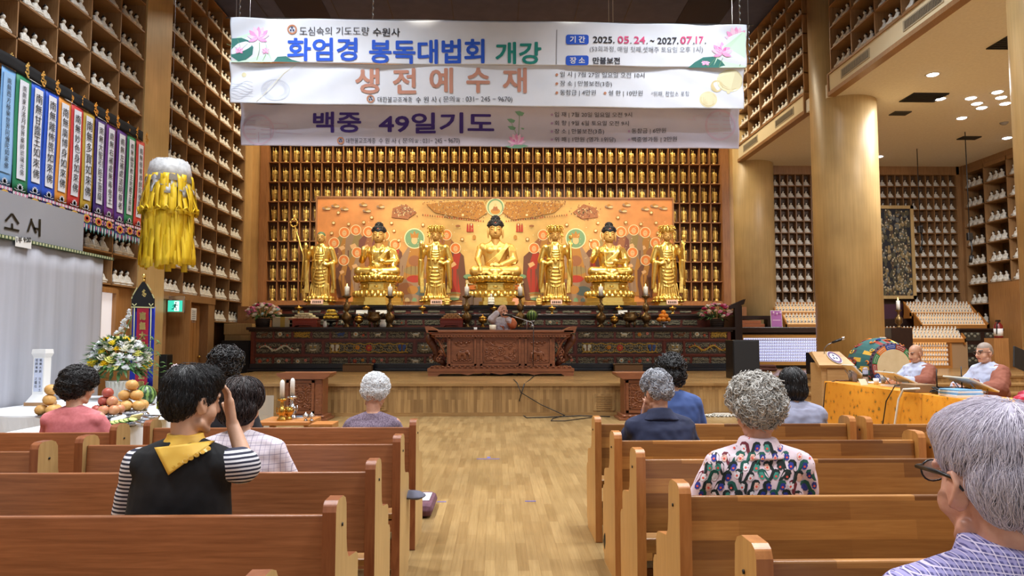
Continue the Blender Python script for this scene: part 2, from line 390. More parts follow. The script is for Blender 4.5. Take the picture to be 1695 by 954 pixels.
sk = {(i, k) for i in range(25) if at(1380, 400, 22.35).x - .1 < 8.69 + .2445 * (i + .5) < at(1511, 400, 22.35).x for k in range(0, 8)}
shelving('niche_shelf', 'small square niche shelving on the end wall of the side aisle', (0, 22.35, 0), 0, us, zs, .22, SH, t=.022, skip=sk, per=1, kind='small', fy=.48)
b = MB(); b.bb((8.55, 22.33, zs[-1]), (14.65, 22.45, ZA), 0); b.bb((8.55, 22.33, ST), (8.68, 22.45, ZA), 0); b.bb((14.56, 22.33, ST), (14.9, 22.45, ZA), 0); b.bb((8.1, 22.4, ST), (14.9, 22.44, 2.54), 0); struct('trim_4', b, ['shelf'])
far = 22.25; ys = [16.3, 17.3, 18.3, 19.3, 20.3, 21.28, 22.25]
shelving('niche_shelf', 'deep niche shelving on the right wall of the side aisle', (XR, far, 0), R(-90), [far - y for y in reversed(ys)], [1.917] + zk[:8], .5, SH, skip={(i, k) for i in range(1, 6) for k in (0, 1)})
b = MB(); b.bb((XR - .03, 8, 0), (XR + .2, 21.25, 3.1)); struct('trim_5', b, 'door')
b = MB(); b.bb((XR - .02, 22.2, ST), (XR + .3, 22.45, ZA)); b.bb((XR, 8, 6.62), (XR + .4, 22.4, ZA)); struct('trim_6', b, 'shelf')
# gold niche wall behind the altar
n0 = at(436, 400, YB).x; n1 = at(1203, 400, YB).x; NC = 43; cw = (at(1186.5, 400, YB).x - at(450.5, 400, YB).x) / 42; nx0 = at(450.5, 400, YB).x - cw / 2
nz = [at(820, 499, YB).z + .6075 * k for k in range(10)]
mx0, mx1 = at(525, 400, YB).x, at(1113, 400, YB).x
sk = {(i, k) for i in range(NC) for k in range(5) if nx0 + i * cw + cw * .5 > mx0 - .02 and nx0 + (i + .5) * cw < mx1 + .02}
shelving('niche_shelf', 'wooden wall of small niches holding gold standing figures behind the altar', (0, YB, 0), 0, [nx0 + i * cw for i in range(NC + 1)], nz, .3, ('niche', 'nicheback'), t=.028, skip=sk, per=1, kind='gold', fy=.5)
b = MB(); w = nx0 + NC * cw
for x0, x1 in ((p1 - .02, nx0), (w, at(1206, 400, YB).x + .02)): b.bb((x0, YB - .08, ST), (x1, YB + .4, ZC))
b.bb((nx0, YB, nz[-1]), (w, YB + .35, ZC)); b.bb((nx0, YB - .05, nz[0] - .22), (w, YB + .33, nz[0] - .014)); b.bb((nx0 - .5, YB - .9, ST), (w + .4, YB + .3, nz[0] - .2)); struct('trim_7', b, ['niche'])
# side aisle ceiling: downlights, vents
for x, y in ((1544, 123), (1556, 163), (1607, 162), (1617, 171), (1625, 178), (1651, 152), (1657, 161), (1664, 171), (1592, 195), (1667, 228), (1455, 259)):
 p = atz(x, y, ZA)
 r = thing('downlight', 'white recessed downlight in the side aisle ceiling', 'ceiling light', (p.x, p.y, ZA), 0, 'downlights in the side aisle ceiling')
 b = MB(); b.lathe([(.13, -.012), (.15, -.006), (.15, .004)], n=20); b.build('rim', 'white', r)
 b = MB(); b.lathe([(.001, -.03), (.08, -.026), (.11, -.012)], n=20); b.build('lamp', flat('lampglow', (236, 244, 255), emit=14), r)
 l = spot('downlight_lamp', (p.x, p.y, ZA - .06), (p.x, p.y, 0), 120, 75, (.92, .96, 1), .8, .1)
for x, y, w, h, lab in ((1529, 161, .8, .6, 'large dark square air vent in the side aisle ceiling'), (1490, 187, .4, .3, 'small grey air vent beside the large ceiling vent'), (1604, 228, .5, .3, 'dark slot vent in the side aisle ceiling near the back'), (1690, 70, .9, .6, 'dark square vent at the near end of the aisle ceiling')):
 p = atz(x, y, ZA); r = thing('ceiling_vent', lab, 'air vent', (p.x, p.y, ZA))
 b = MB(); b.bb((-w / 2, -h / 2, -.02), (w / 2, h / 2, .0)); b.build('backing', 'black' if w != .4 else flat('ventgrey', (96, 92, 84)), r)
 b = MB()
 for q in range(7): b.box((0, -h / 2 + (q + .5) * h / 7, -.022), (w, h / 16, .01), rot=(.5, 0, 0))
 b.build('louvers', flat('ventslat', (58, 54, 50)), r)
p = atz(1662, 203, ZA); b = MB(); b.lathe([(.05, -.06), (.09, -.03), (.1, 0)], (p.x, p.y, ZA), 16); tag(b.build('smoke_detector', flat('grey', (150, 146, 140))), 'round grey smoke detector on the side aisle ceiling', 'smoke detector')
for (x, y0, y1, Y), lab in zip(((1523, 200, 380, 20.2), (1605, 130, 392, 18.5)), ('pull cord with black handle hanging before the dark painting', 'longer pull cord with black handle hanging near the right wall shelves')):
 p = at(x, y1, Y); r = thing('hanging_cord', lab, 'cord', p)
 b = MB(); b.tube([(0, 0, 0), (0, 0, ZA - p.z)], .012, 6); b.build('wire', 'black', r)
 b = MB(); b.box((0, 0, 0), (.13, .09, .2)); b.build('box', 'blackgloss', r, bevel=.015)
 b = MB(); b.tube([(0.03, 0, -.1), (.05, 0, -.35), (.02, 0, -.5)], .02, 8); b.tube([(.02, 0, -.5), (-.01, 0, -.68)], .042, 10); b.build('handle', 'black', r)
# left wall lower part: window, door recess, panelled end box
b = MB(); y0, y1 = 7.45 * 1200 / (821 - 172), 7.45 * 1200 / (821 - 206)
b.bb((XL - .5, 10, 0), (XL - .1, 15.2, 2.5)); struct('trim_8', b, 'door')
za, zb = atx(190, 563, XL).z, atx(190, 486, XL).z
b = MB(); ya, yb = 13.78, 14.3
for a, c in (((-.1, ya - .08, za - .08), (.04, ya, zb + .08)), ((-.1, yb, za - .08), (.04, yb + .08, zb + .08)), ((-.1, ya, za - .1), (.05, yb, za)), ((-.1, ya, zb), (.04, yb, zb + .1))): b.bb((XL + a[0], a[1], a[2]), (XL + c[0], c[1], c[2]), 0)
o = struct('window_1', b, ['door'])
b = MB(); b.bb((XL - .1, ya, za), (XL - .04, yb, zb)); q = b.build('frosted_pane', M('frosted_glass', (226, 222, 224), .6, emit=.55), o)
def onwall(x): return 7.45 * 1200 / (821 - x)
b = MB(); b.bb((XL - .55, 16.33, 0), (XL - .45, 21.4, 2.52), 0); b.bb((XL - .5, 16.33, 2.36), (XL + .02, 19.36, 2.51), 0); b.bb((XL - .5, 16.33, 0), (XL - .02, 16.6, 2.4), 0); b.bb((XL - .5, 18.95, 0), (XL - .0, 19.36, 2.4), 0)
struct('trim_9', b, ['shelf'])
b = MB(); b.bb((XL - .3, 17.35, 0), (XL - .22, 18.95, 2.36), 0)
for q in range(8): b.bb((XL - .225, 17.4 + q * .19, .05), (XL - .2, 17.57 + q * .19, 2.3), 0)
dd = struct('door_1', b, ['door'])
b = MB(); b.lathe([(.03, 0), (.035, .03), (.02, .06)], n=12); k = b.build('door_handle', 'brass', dd); k.location = (XL - .19, 18.85, 1.0); k.rotation_euler = (0, R(90), 0)
b = MB(); b.box((0, .02, 1.18), (.9, .05, 2.36)); q = b.build('door_2', 'door'); q.location = (XL + .42 - .5, 16.95, 0); tag(q, kind='structure')
# ---------------------------------------------------------------- painting behind the statues
def pt_disc(mb, x, y, rx, ry, Y, mi, n=20):
 vs = [at(x, y, Y)] + [at(x + rx * math.cos(2 * math.pi * i / n), y + ry * math.sin(2 * math.pi * i / n), Y) for i in range(n)]
 mb.add(vs, [(0, 1 + (i + 1) % n, 1 + i) for i in range(n)], mi, False)
def pt_poly(mb, pts, Y, mi): mb.add([at(x, y, Y) for x, y in pts], [tuple(range(len(pts)))], mi, False)
YM = YB - .02
r = thing('mural', 'wide golden orange painting of saints behind the gold statues', 'painting', at(819, 499, YM))
def loc_build(mb, name, mats, parent, **k):
 o = mb.build(name, mats, parent, **k); o.location = [-c for c in parent.location]; return o
m, t, bs = newmat('mural_ground'); setp(bs, .5, 0)
s = nd(t, 'ShaderNodeSeparateXYZ'); t.links.new(coords(t, (1, 1, 1)), s.inputs[0])
ma = nd(t, 'ShaderNodeMath', operation='ABSOLUTE'); t.links.new(s.outputs[0], ma.inputs[0])
dv = nd(t, 'ShaderNodeMath', operation='DIVIDE'); dv.inputs[1].default_value = 5.4; t.links.new(ma.outputs[0], dv.inputs[0])
c = ramp(t, dv.outputs[0], [(.1, (226, 184, 104)), (.42, (222, 166, 88)), (.75, (224, 146, 76)), (1, (224, 142, 74))])
n = nd(t, 'ShaderNodeTexNoise', i_Scale=2, i_Detail=5); t.links.new(coords(t, (1, 1, 1)), n.inputs['Vector'])
c = mix(t, c, ramp(t, n.outputs[0], [(.35, (225, 225, 220)), (.65, (255, 255, 255))]), 1, 'MULTIPLY'); t.links.new(c, bs.inputs['Base Color']); G['mural'] = m
x0, z0, x1, z1 = mx0, nz[0] - .02, mx1, at(819, 329, YM).z
b = MB(); b.bb((x0, YM, z0), (x1, YM + .06, z1)); loc_build(b, 'canvas', 'mural', r)
b = MB()
for p, q in (((x0 - .05, YM - .03, z0 - .04), (x0, YM + .06, z1 + .05)), ((x1, YM - .03, z0 - .04), (x1 + .05, YM + .06, z1 + .05)), ((x0, YM - .03, z1), (x1, YM + .06, z1 + .05)), ((x0, YM - .03, z0 - .06), (x1, YM + .06, z0))): b.bb(p, q)
loc_build(b, 'frame', 'niche', r)
PC = [flat('pt_halo', (226, 128, 62)), flat('pt_rim', (244, 220, 170)), flat('pt_skin', (226, 176, 122)), flat('pt_olive', (150, 126, 78)), flat('pt_plum', (122, 74, 62)), flat('pt_brown', (154, 98, 62)), flat('pt_red', (176, 58, 42)), flat('pt_teal', (118, 150, 110)), flat('pt_blue', (96, 108, 104)), flat('pt_cream', (214, 190, 140)), flat('pt_grey', (156, 124, 96)), flat('pt_dark', (112, 72, 54)), flat('pt_ochre', (178, 122, 56))]
b = MB(); yy = [YM - .002]
def nx(): yy[0] -= .00008; return yy[0]
def saint(x, y, h, robe, robe2, hr=9, halo=0):
 pt_poly(b, [(x - h * .10, y + 6), (x - h * .2, y + 14), (x - h * .22, y + h * .62), (x - h * .17, y + h), (x + h * .17, y + h), (x + h * .2, y + h * .55), (x + h * .16, y + 13), (x + h * .08, y + 6)], nx(), robe)
 pt_poly(b, [(x - h * .02, y + 7), (x - h * .15, y + h * .5), (x - h * .05, y + h * .97), (x + h * .1, y + h * .9), (x + h * .04, y + h * .45), (x + h * .1, y + 9)], nx(), robe2)
 for q in range(4): pt_poly(b, [(x - h * .16 + q * h * .09, y + h * .4), (x - h * .15 + q * h * .09, y + h * .95), (x - h * .135 + q * h * .09, y + h * .4)], nx(), 11)
 pt_disc(b, x, y, hr, hr, nx(), 1); pt_disc(b, x, y, hr * .88, hr * .88, nx(), halo); pt_disc(b, x, y + 1, hr * .42, hr * .55, nx(), 2)
 pt_poly(b, [(x - 2.2, y), (x - .4, y + .2), (x - .4, y - .5)], nx(), 11); pt_poly(b, [(x + 2.2, y), (x + .4, y + .2), (x + .4, y - .5)], nx(), 11); pt_poly(b, [(x - 1, y + 3), (x + 1, y + 3), (x, y + 3.5)], nx(), 6)
 pt_poly(b, [(x - h * .12, y + h * .3), (x - h * .02, y + h * .26), (x + h * .02, y + h * .32), (x - h * .08, y + h * .38)], nx(), 2)
L = [(570, 385, 82, 3, 12), (589, 381, 84, 10, 3), (610, 384, 80, 4, 5), (636, 390, 70, 3, 12), (553, 402, 74, 5, 4), (654, 405, 70, 11, 6), (591, 418, 72, 12, 10), (569, 431, 62, 11, 12), (739, 389, 80, 5, 12), (754, 411, 86, 11, 6)]
for x, y, h, r1, r2 in L:
 saint(x, y, h, r1, r2); saint(1638 - x, y, h, r1, r2)
for x in (686, 953):    # large enthroned saints with green haloes
 pt_poly(b, [(x - 8, 405), (x - 24, 430), (x - 26, 474), (x - 14, 500), (x + 14, 500), (x + 26, 474), (x + 24, 430), (x + 8, 405)], nx(), 10)
 pt_poly(b, [(x - 6, 408), (x - 14, 440), (x - 20, 462), (x + 20, 462), (x + 14, 440), (x + 6, 408)], nx(), 12)
 pt_disc(b, x, 395, 17, 17, nx(), 1); pt_disc(b, x, 395, 15.5, 15.5, nx(), 7); pt_disc(b, x, 398, 5, 6.5, nx(), 2); pt_poly(b, [(x - 6, 394), (x - 7, 385), (x - 3, 388), (x, 382), (x + 3, 388), (x + 7, 385), (x + 6, 394)], nx(), 12)
 pt_disc(b, x, 432, 10, 9, nx(), 5); pt_disc(b, x, 448, 18, 7, nx(), 3); pt_disc(b, x, 462, 13, 6, nx(), 6); pt_disc(b, x - 14, 478, 14, 10, nx(), 5); pt_disc(b, x + 12, 482, 13, 8, nx(), 8); pt_disc(b, x - 3, 480, 9, 7, nx(), 12)
 for q in range(6): pt_poly(b, [(x - 20 + 7 * q, 440), (x - 22 + 8 * q, 470), (x - 19 + 7 * q, 440)], nx(), 11)
 for q in range(3): pt_disc(b, x - 12 + q * 12, 498, 4, 5, nx(), (9, 7, 8)[q])
pt_disc(b, 820, 343, 15, 15, nx(), 1); pt_disc(b, 820, 343, 13.5, 14, nx(), 7); pt_disc(b, 820, 344, 11, 12, nx(), 9); pt_disc(b, 820, 350, 8, 5, nx(), 12); pt_poly(b, [(815, 349), (817, 342), (823, 342), (825, 349)], nx(), 5); pt_disc(b, 820, 340, 2.2, 2.8, nx(), 2)
rr = random.Random(3)
for sgn in (-1, 1):     # crowd on the hills, clouds, small groups, falling stars
 X = lambda x: 819 + sgn * (x - 819)
 for poly, mi in (([(650, 345), (672, 338), (690, 352), (674, 363), (648, 360)], 5), ([(705, 338), (760, 333), (800, 334), (806, 352), (790, 364), (758, 360), (720, 352)], 12)): pt_poly(b, [(X(x), y) for x, y in poly][::sgn], nx(), mi)
 for q in range(330):
  x, y = rr.uniform(700, 806), rr.uniform(332, 362)
  if y < 332 + 34 * min(1, (x - 690) / 60): pt_disc(b, X(x), y, .75, .95, yy[0] - .0004 - .0001 * (q % 4), rr.choice((11, 5, 9, 4, 3)), 6)
 for q in range(120): pt_disc(b, X(rr.gauss(670, 9)), rr.gauss(350, 5), .8, 1, yy[0] - .0008, rr.choice((10, 4, 11, 9)), 6)
 for q in range(26): pt_poly(b, [(X(700 + q * 4) - 1.2, 357 + q * .42), (X(700 + q * 4) + 1.2, 357 + q * .42), (X(700 + q * 4), 353.5 + q * .42)], yy[0] - .0009, rr.choice((6, 5, 11)))
 for x, y in ((601, 339), (607, 349), (630, 342), (540, 345), (555, 341), (570, 346)): pt_disc(b, X(x), y, 7, 2.6, nx(), 10); pt_disc(b, X(x), y - 1.5, 3.2, 2.4, nx(), 12); pt_disc(b, X(x) + 3, y + 1, 4, 1.6, nx(), 9)
 for x, y in ((552, 369), (577, 371), (602, 368), (631, 372), (615, 360), (560, 352), (652, 382), (660, 398), (549, 386), (780, 372), (766, 356), (648, 369), (700, 372), (765, 396)):
  pt_disc(b, X(x), y, 3.4, 3, nx(), 12); pt_disc(b, X(x), y, 2, 1.8, nx(), 1); pt_disc(b, X(x) - .6, y - .6, .9, .9, nx(), 9)
 for q in range(70): pt_disc(b, X(rr.uniform(532, 800)), rr.uniform(366, 430), .7, .6, yy[0] - .0008, rr.choice((1, 9)), 5)
 for q in range(3): pt_poly(b, [(X(774 + q * 4) - 1.8, 384), (X(774 + q * 4) + 1.8, 384), (X(774 + q * 4) + 1.2, 372), (X(774 + q * 4) - 1.2, 372)][::1], nx(), 6); pt_disc(b, X(774 + q * 4), 371.5, 1.2, 1.4, nx(), 5)
 pt_disc(b, X(785), 393, 3, 4, nx(), 12); pt_disc(b, X(758), 374, 4, 1.6, nx(), 5)
 for q in range(4): pt_disc(b, X(776 + q * 3), 458 + q * 9, 9 - q, 4, nx(), (7, 9, 0, 8)[q]); pt_disc(b, X(751), 486 + q * 3, 12 - q, 2.5, nx(), (3, 12, 9, 7)[q])
loc_build(b, 'painted_figures', PC, r)
# ---------------------------------------------------------------- gold statues
YS = 20.75; zT = at(819, 505, 20.1).z; U = YS / F    # metres per pixel at the statues
def plinth(b, w, h0, h1, h2, h3):
 """double lotus pedestal: heights bottom base, lower lotus, waist, upper lotus"""
 z = 0; b.lathe([(w * 1.14, 0), (w * 1.14, h0 * .45), (w * 1.05, h0 * .5), (w * 1.05, h0)], (0, 0, z), 8, sy=.8, smooth=False, ph=R(22.5)); z = h0
 b.lathe([(w * 1.0, 0), (w * 1.02, h1 * .2), (w * .8, h1)], (0, 0, z), 28, sy=.8)
 for i in range(26):
  a = 2 * math.pi * i / 26; b.ell((w * .93 * math.cos(a), w * .75 * math.sin(a), z + h1 * .45), (w * .13, w * .1, h1 * .48), 8, rot=(0, 0, a))
 z += h1; b.lathe([(w * .8, 0), (w * .8, h2 * .12), (w * .72, h2 * .16), (w * .72, h2 * .84), (w * .8, h2 * .88), (w * .8, h2)], (0, 0, z), 8, sy=.8, smooth=False, ph=R(22.5))
 for a in range(8): t = R(45 * a - 90); b.box((w * .68 * math.cos(t), w * .55 * math.sin(t), z + h2 * .5), (w * .4, .03, h2 * .5), t + R(90)); b.ell((w * .7 * math.cos(t), w * .565 * math.sin(t), z + h2 * .5), (w * .1, w * .06, h2 * .17), 8)
 z += h2; b.lathe([(w * .72, 0), (w * .96, h3 * .55), (w * 1.0, h3), (w * .9, h3)], (0, 0, z), 28, sy=.8)
 for i in range(24):
  a = 2 * math.pi * i / 24; b.ell((w * .93 * math.cos(a), w * .75 * math.sin(a), z + h3 * .55), (w * .09, w * .11, h3 * .46), 8, rot=(0, .35, a)); b.ell((w * .98 * math.cos(a + .13), w * .79 * math.sin(a + .13), z + h3 * .8), (w * .06, w * .08, h3 * .25), 6, rot=(0, .35, a))
 return z + h3
def faceparts(b, c, s, ears=True):
 x, y, z = c
 b.ell((x, y, z), (.098 * s, .105 * s, .125 * s), 16); b.ell((x, y - .03 * s, z - .05 * s), (.082 * s, .08 * s, .085 * s), 14)
 b.cap((x, y + .01, z - .08 * s), (x, y + .02, z - .22 * s), .062 * s, .07 * s)
 b.cap((x, y - .1 * s, z + .015 * s), (x, y - .122 * s, z - .035 * s), .011 * s, .021 * s, 8)
 for k in (-1, 1):
  b.ell((x + k * .042 * s, y - .088 * s, z + .012 * s), (.028 * s, .016 * s, .011 * s), 10); b.tube([(x + k * .015 * s, y - .1 * s, z + .03 * s), (x + k * .045 * s, y - .096 * s, z + .046 * s), (x + k * .078 * s, y - .07 * s, z + .034 * s)], .008 * s, 6)
  if ears: b.ell((x + k * .104 * s, y + .01, z - .03 * s), (.016 * s, .026 * s, .09 * s), 10)
 b.ell((x, y - .1 * s, z - .066 * s), (.028 * s, .014 * s, .008 * s), 8); b.ell((x, y - .097 * s, z - .08 * s), (.023 * s, .016 * s, .009 * s), 8)
def curls(b, c, s, n=120):
 x, y, z = c; b.ell((x, y + .012 * s, z + .06 * s), (.112 * s, .118 * s, .1 * s), 16); b.ell((x, y + .015 * s, z + .15 * s), (.062 * s, .065 * s, .052 * s), 12)
 for k in range(7):
  t = R(8 + k * 13); m = int(22 * math.cos(t)) + 1
  for i in range(m):
   a = 2 * math.pi * i / m + k * .3; dx, dy = math.cos(a) * math.cos(t), math.sin(a) * math.cos(t)
   if dy < -.3 and k < 2: continue
   b.ell((x + dx * .113 * s, y + .012 * s + dy * .119 * s, z + .05 * s + .1 * s * math.sin(t)), .017 * s, 6)
 for k in range(3):
  for i in range(10): a = 2 * math.pi * i / 10; t = R(10 + 28 * k); b.ell((x + .06 * s * math.cos(a) * math.cos(t), y + .015 * s + .062 * s * math.sin(a) * math.cos(t), z + .155 * s + .048 * s * math.sin(t)), .015 * s, 6)
def drape(b, pts, r): b.tube(pts, r, 6)
def arc(b, cx, y, z, w, d, r, dy=0.05, n=9):
 b.tube([(cx + w * math.cos(math.pi * i / n), y + dy * (1 - math.sin(math.pi * i / n)), z - d * math.sin(math.pi * i / n)) for i in range(n + 1)], r, 6)
def seated_buddha(name, lab, xp, ytop, yleg, wl, mudra):
 r = thing(name, lab, 'statue', (at(xp, 500, YS).x, YS, zT)); zl = at(xp, yleg, YS).z - zT; Hh = at(xp, ytop, YS).z - zT - zl; s = Hh / 1.0
 b = MB(); top = plinth(b, wl * U * .53, zl * .26, zl * .26, zl * .24, zl * .24); b.build('lotus_pedestal', 'gold', r)
 q = MB(); q.X = Matrix.Translation((0, 0, zl)) @ Matrix.Scale(s, 4)
 hc = (0, -.02, .755)
 for k in (-1, 1):
  q.cap((k * .1, .05, .08), (k * .33, -.16, .085), .1, .085, 14); q.cap((k * .33, -.16, .08), (k * -.06, -.27, .075), .08, .05, 14); q.ell((k * .33, -.13, .06), (.085, .1, .062), 12)
 q.ell((0, -.1, .045), (.36, .22, .05), 20); q.loft([((0, .06, .03), .2, .14), ((0, .04, .15), .165, .115), ((0, .03, .3), .185, .12), ((0, .02, .44), .215, .125), ((0, .03, .52), .2, .1), ((0, .02, .57), .1, .075), ((0, .01, .62), .062, .062)], 20)
 for k in (-1, 1): q.ell((k * .2, .03, .475), (.08, .085, .085), 12); q.ell((k * .075, -.075, .43), (.075, .04, .06), 12)
 if mudra == 0:      # right hand touching the ground, left hand in the lap
  q.cap((-.24, .03, .47), (-.285, -.02, .29), .062, .052); q.cap((-.285, -.02, .29), (-.245, -.2, .165), .05, .035); hands = [((-.235, -.24, .12), (-.225, -.275, .02)), ((.06, -.24, .16), (-.09, -.26, .16))]
  q.cap((.24, .03, .47), (.3, -.0, .27), .075, .07); q.cap((.3, 0, .27), (.1, -.2, .17), .07, .05)
 else:               # one hand raised
  q.cap((-.24, .03, .47), (-.3, -.03, .29), .068, .06); q.cap((-.3, -.03, .29), (-.255, -.2, .37), .058, .035); hands = [((-.25, -.22, .41), (-.24, -.235, .52)), ((.12, -.22, .26), (.03, -.24, .25))]
  q.cap((.24, .03, .47), (.31, -.0, .28), .075, .075); q.cap((.31, 0, .28), (.14, -.2, .24), .07, .04); q.cap((.28, -.05, .25), (.27, -.12, .1), .07, .05)
 for (h0, h1) in hands:
  h0, h1 = Vector(h0), Vector(h1); d = (h1 - h0); sd = Vector((0, 0, 1)) if abs(d.x) > abs(d.z) else Vector((1, 0, 0)); q.cap(h0, h0 + d * .45, .034, .036, 10)
  for f in range(4): o = sd * ((f - 1.5) * .019); q.cap(h0 + d * .4 + o, h0 + d * (1.0 - .08 * abs(f - 1.4)) + o, .0115, .009, 7)
  q.cap(h0 + d * .2 + sd * .035, h0 + d * .62 + sd * .055, .012, .009, 7)
 # robe folds
 for i in range(5): drape(q, [(.17 + i * .012, -.04, .55 - i * .012), (.12 + i * .012, -.115, .44), (.0 + i * .015, -.12, .32 - i * .018), (-.12 + i * .02, -.1, .23 - i * .02), (-.17, -.04, .2 - i * .02)], .0115)
 for i in range(5): drape(q, [(.19 + i * .026, -.05 + i * .01, .53 - i * .01), (.22 + i * .026, -.07 + i * .012, .42), (.23 + i * .025, -.07 + i * .02, .3), (.2 + i * .03, -.1, .2)], .0125)
 if mudra:
  for i in range(4): drape(q, [(-.19 - i * .03, -.05 + i * .01, .53 - i * .01), (-.22 - i * .03, -.07 + i * .012, .42), (-.24 - i * .02, -.06 + i * .02, .3)], .0125)
  drape(q, [(-.09, -.06, .56), (-.1, -.1, .42), (-.09, -.12, .26)], .012); drape(q, [(.09, -.06, .56), (.1, -.1, .42), (.09, -.12, .26)], .012)
  for i in range(3): arc(q, 0, -.15, .25 - i * .03, .11, .02, .012, .04)
 for i in range(7): a = -.3 + i * .1; drape(q, [(a, -.16 - .05 * math.cos(a * 4), .15), (a * .96, -.28 + abs(a) * .2, .1), (a * .9, -.33 + abs(a) * .25, .015)], .012)
 for k in (-1, 1):
  for i in range(4): drape(q, [(k * (.12 + i * .06), -.2 + i * .02, .15), (k * (.2 + i * .05), -.23 + i * .03, .12), (k * (.28 + i * .035), -.2 + i * .04, .05)], .012)
 arc(q, 0, -.33, .04, .12, .035, .018, .05)
 q.cap((0, .01, .6), (0, 0, .66), .06, .055)
 me = organic(q, .0135, 2); mobj('body', me, 'goldmatte' if mudra == 0 else 'gold', r)
 q = MB(); q.X = Matrix.Translation((0, 0, zl)) @ Matrix.Scale(s, 4); faceparts(q, hc, 1.12); me = organic(q, .0075, 1); mobj('head', me, 'goldface', r)
 q = MB(); q.X = Matrix.Translation((0, 0, zl)) @ Matrix.Scale(s, 4); curls(q, (hc[0], hc[1], hc[2] + .012), 1.1); o = q.build('hair_curls', flat('blue_black_hair', (22, 22, 28), .45), r)
 q = MB(); q.ell((0, hc[1] * s - .118 * s, zl + (hc[2] + .105) * s), (.016 * s, .01 * s, .01 * s), 10); q.build('hair_jewel', flat('redjewel', (190, 90, 70), .3), r)
 return r
seated_buddha('seated_buddha_statue', 'largest gold seated Buddha statue at the centre of the altar', 820, 357, 459, 84, 0)
seated_buddha('seated_buddha_statue', 'gold seated Buddha statue with raised hand between crowned and staff-holding statues', 626, 368, 458, 76, 1)
seated_buddha('seated_buddha_statue', 'gold seated Buddha statue holding a bowl, right of the centre', 1009, 368, 458, 76, 1)
def standing(lab, xp, ytop, crown, left, right, staff=False):
 r = thing('standing_bodhisattva_statue', lab, 'statue', (at(xp, 500, YS).x, YS, zT)); Hh = at(xp, ytop, YS).z - zT; s = Hh / 1.3
 q = MB(); q.X = Matrix.Scale(s, 4); q.lathe([(.24, 0), (.24, .03), (.2, .035), (.2, .06)], (0, 0, 0), 8, smooth=False, sy=.8); q.lathe([(.18, .06), (.22, .1), (.2, .15)], n=20, sy=.8)
 for i in range(16):
  a = 2 * math.pi * i / 16; q.ell((.205 * math.cos(a), .165 * math.sin(a), .115), (.03, .04, .04), 8, rot=(0, 0, a)); q.ell((.235 * math.cos(a + .2), .19 * math.sin(a + .2), .075), (.03, .035, .02), 8, rot=(0, 0, a))
 q.build('lotus_pedestal', 'gold', r)
 q = MB(); q.X = Matrix.Scale(s, 4)
 q.loft([((0, .02, .12), .2, .12), ((0, .01, .2), .165, .1), ((0, 0, .4), .15, .095), ((0, 0, .6), .16, .1), ((0, 0, .75), .14, .095), ((0, 0, .88), .165, .1), ((0, 0, .95), .17, .085), ((0, 0, .99), .09, .06), ((0, 0, 1.03), .045, .045)], 20)
 for k in (-1, 1): q.cap((k * .08, -.07, .14), (k * .08, -.12, .135), .045, .035); q.ell((k * .15, 0, .93), (.06, .065, .06), 10)
 def arm(k, mode):
  if mode == 'up': q.cap((k * .17, 0, .92), (k * .235, -.02, .74), .05, .045); q.cap((k * .235, -.02, .74), (k * .225, -.12, .92), .042, .028); h = ((k * .225, -.125, .94), (k * .222, -.13, 1.03)); q.cap((k * .235, -.02, .72), (k * .25, .0, .35), .05, .03)
  else: q.cap((k * .17, 0, .92), (k * .23, .0, .72), .052, .05); q.cap((k * .23, 0, .72), (k * .13, -.12, .66), .046, .03); h = ((k * .12, -.125, .665), (k * .04, -.135, .68)); q.cap((k * .2, -.06, .68), (k * .235, -.03, .28), .05, .03)
  a, c = Vector(h[0]), Vector(h[1]); d = c - a; sd = Vector((1, 0, 0)) if mode == 'up' else Vector((0, 0, 1)); q.cap(a, a + d * .4, .024, .025, 8)
  for f in range(4): o = sd * ((f - 1.5) * .0135); q.cap(a + d * .35 + o, c + o - d * .1 * abs(f - 1.4), .008, .006, 6)
  q.cap(a + sd * .024, a + d * .5 + sd * .04, .009, .007, 6)
  return Vector(h[1])
 hl = arm(-1, left); hr_ = arm(1, right)
 for i in range(6): arc(q, 0, -.105, .64 - i * .058, .125 - i * .006, .05, .009, .07)
 for i in range(3): arc(q, 0, -.1, .88 - i * .04, .1 - i * .012, .035, .009, .04)
 for i in range(9): x = -.14 + i * .035; q.tube([(x, -.1 + abs(x) * .4, .36), (x * 1.08, -.11 + abs(x) * .35, .24), (x * 1.2, -.12 + abs(x) * .3, .14)], .0095, 6)
 for k in (-1, 1):
  for i in range(3): q.tube([(k * (.19 + .02 * i), -.02, .7), (k * (.2 + .02 * i), -.03, .45), (k * (.18 + .025 * i), -.05, .2)], .011, 6)
  q.tube([(k * .05, -.09, .97), (k * .08, -.12, .8), (k * .05, -.12, .62), (k * .09, -.12, .45)], .012, 6)
 arc(q, 0, -.105, .74, .13, .012, .016, .06); q.ell((0, -.12, .7), (.03, .02, .05), 8); q.cap((0, 0, 1.0), (0, 0, 1.06), .045, .04)
 me = organic(q, .011, 2); mobj('body', me, 'gold', r)
 q = MB(); q.X = Matrix.Scale(s, 4); faceparts(q, (0, -.02, 1.12), .7); me = organic(q, .006, 1); mobj('head', me, 'goldface', r)
 q = MB(); q.X = Matrix.Scale(s, 4)
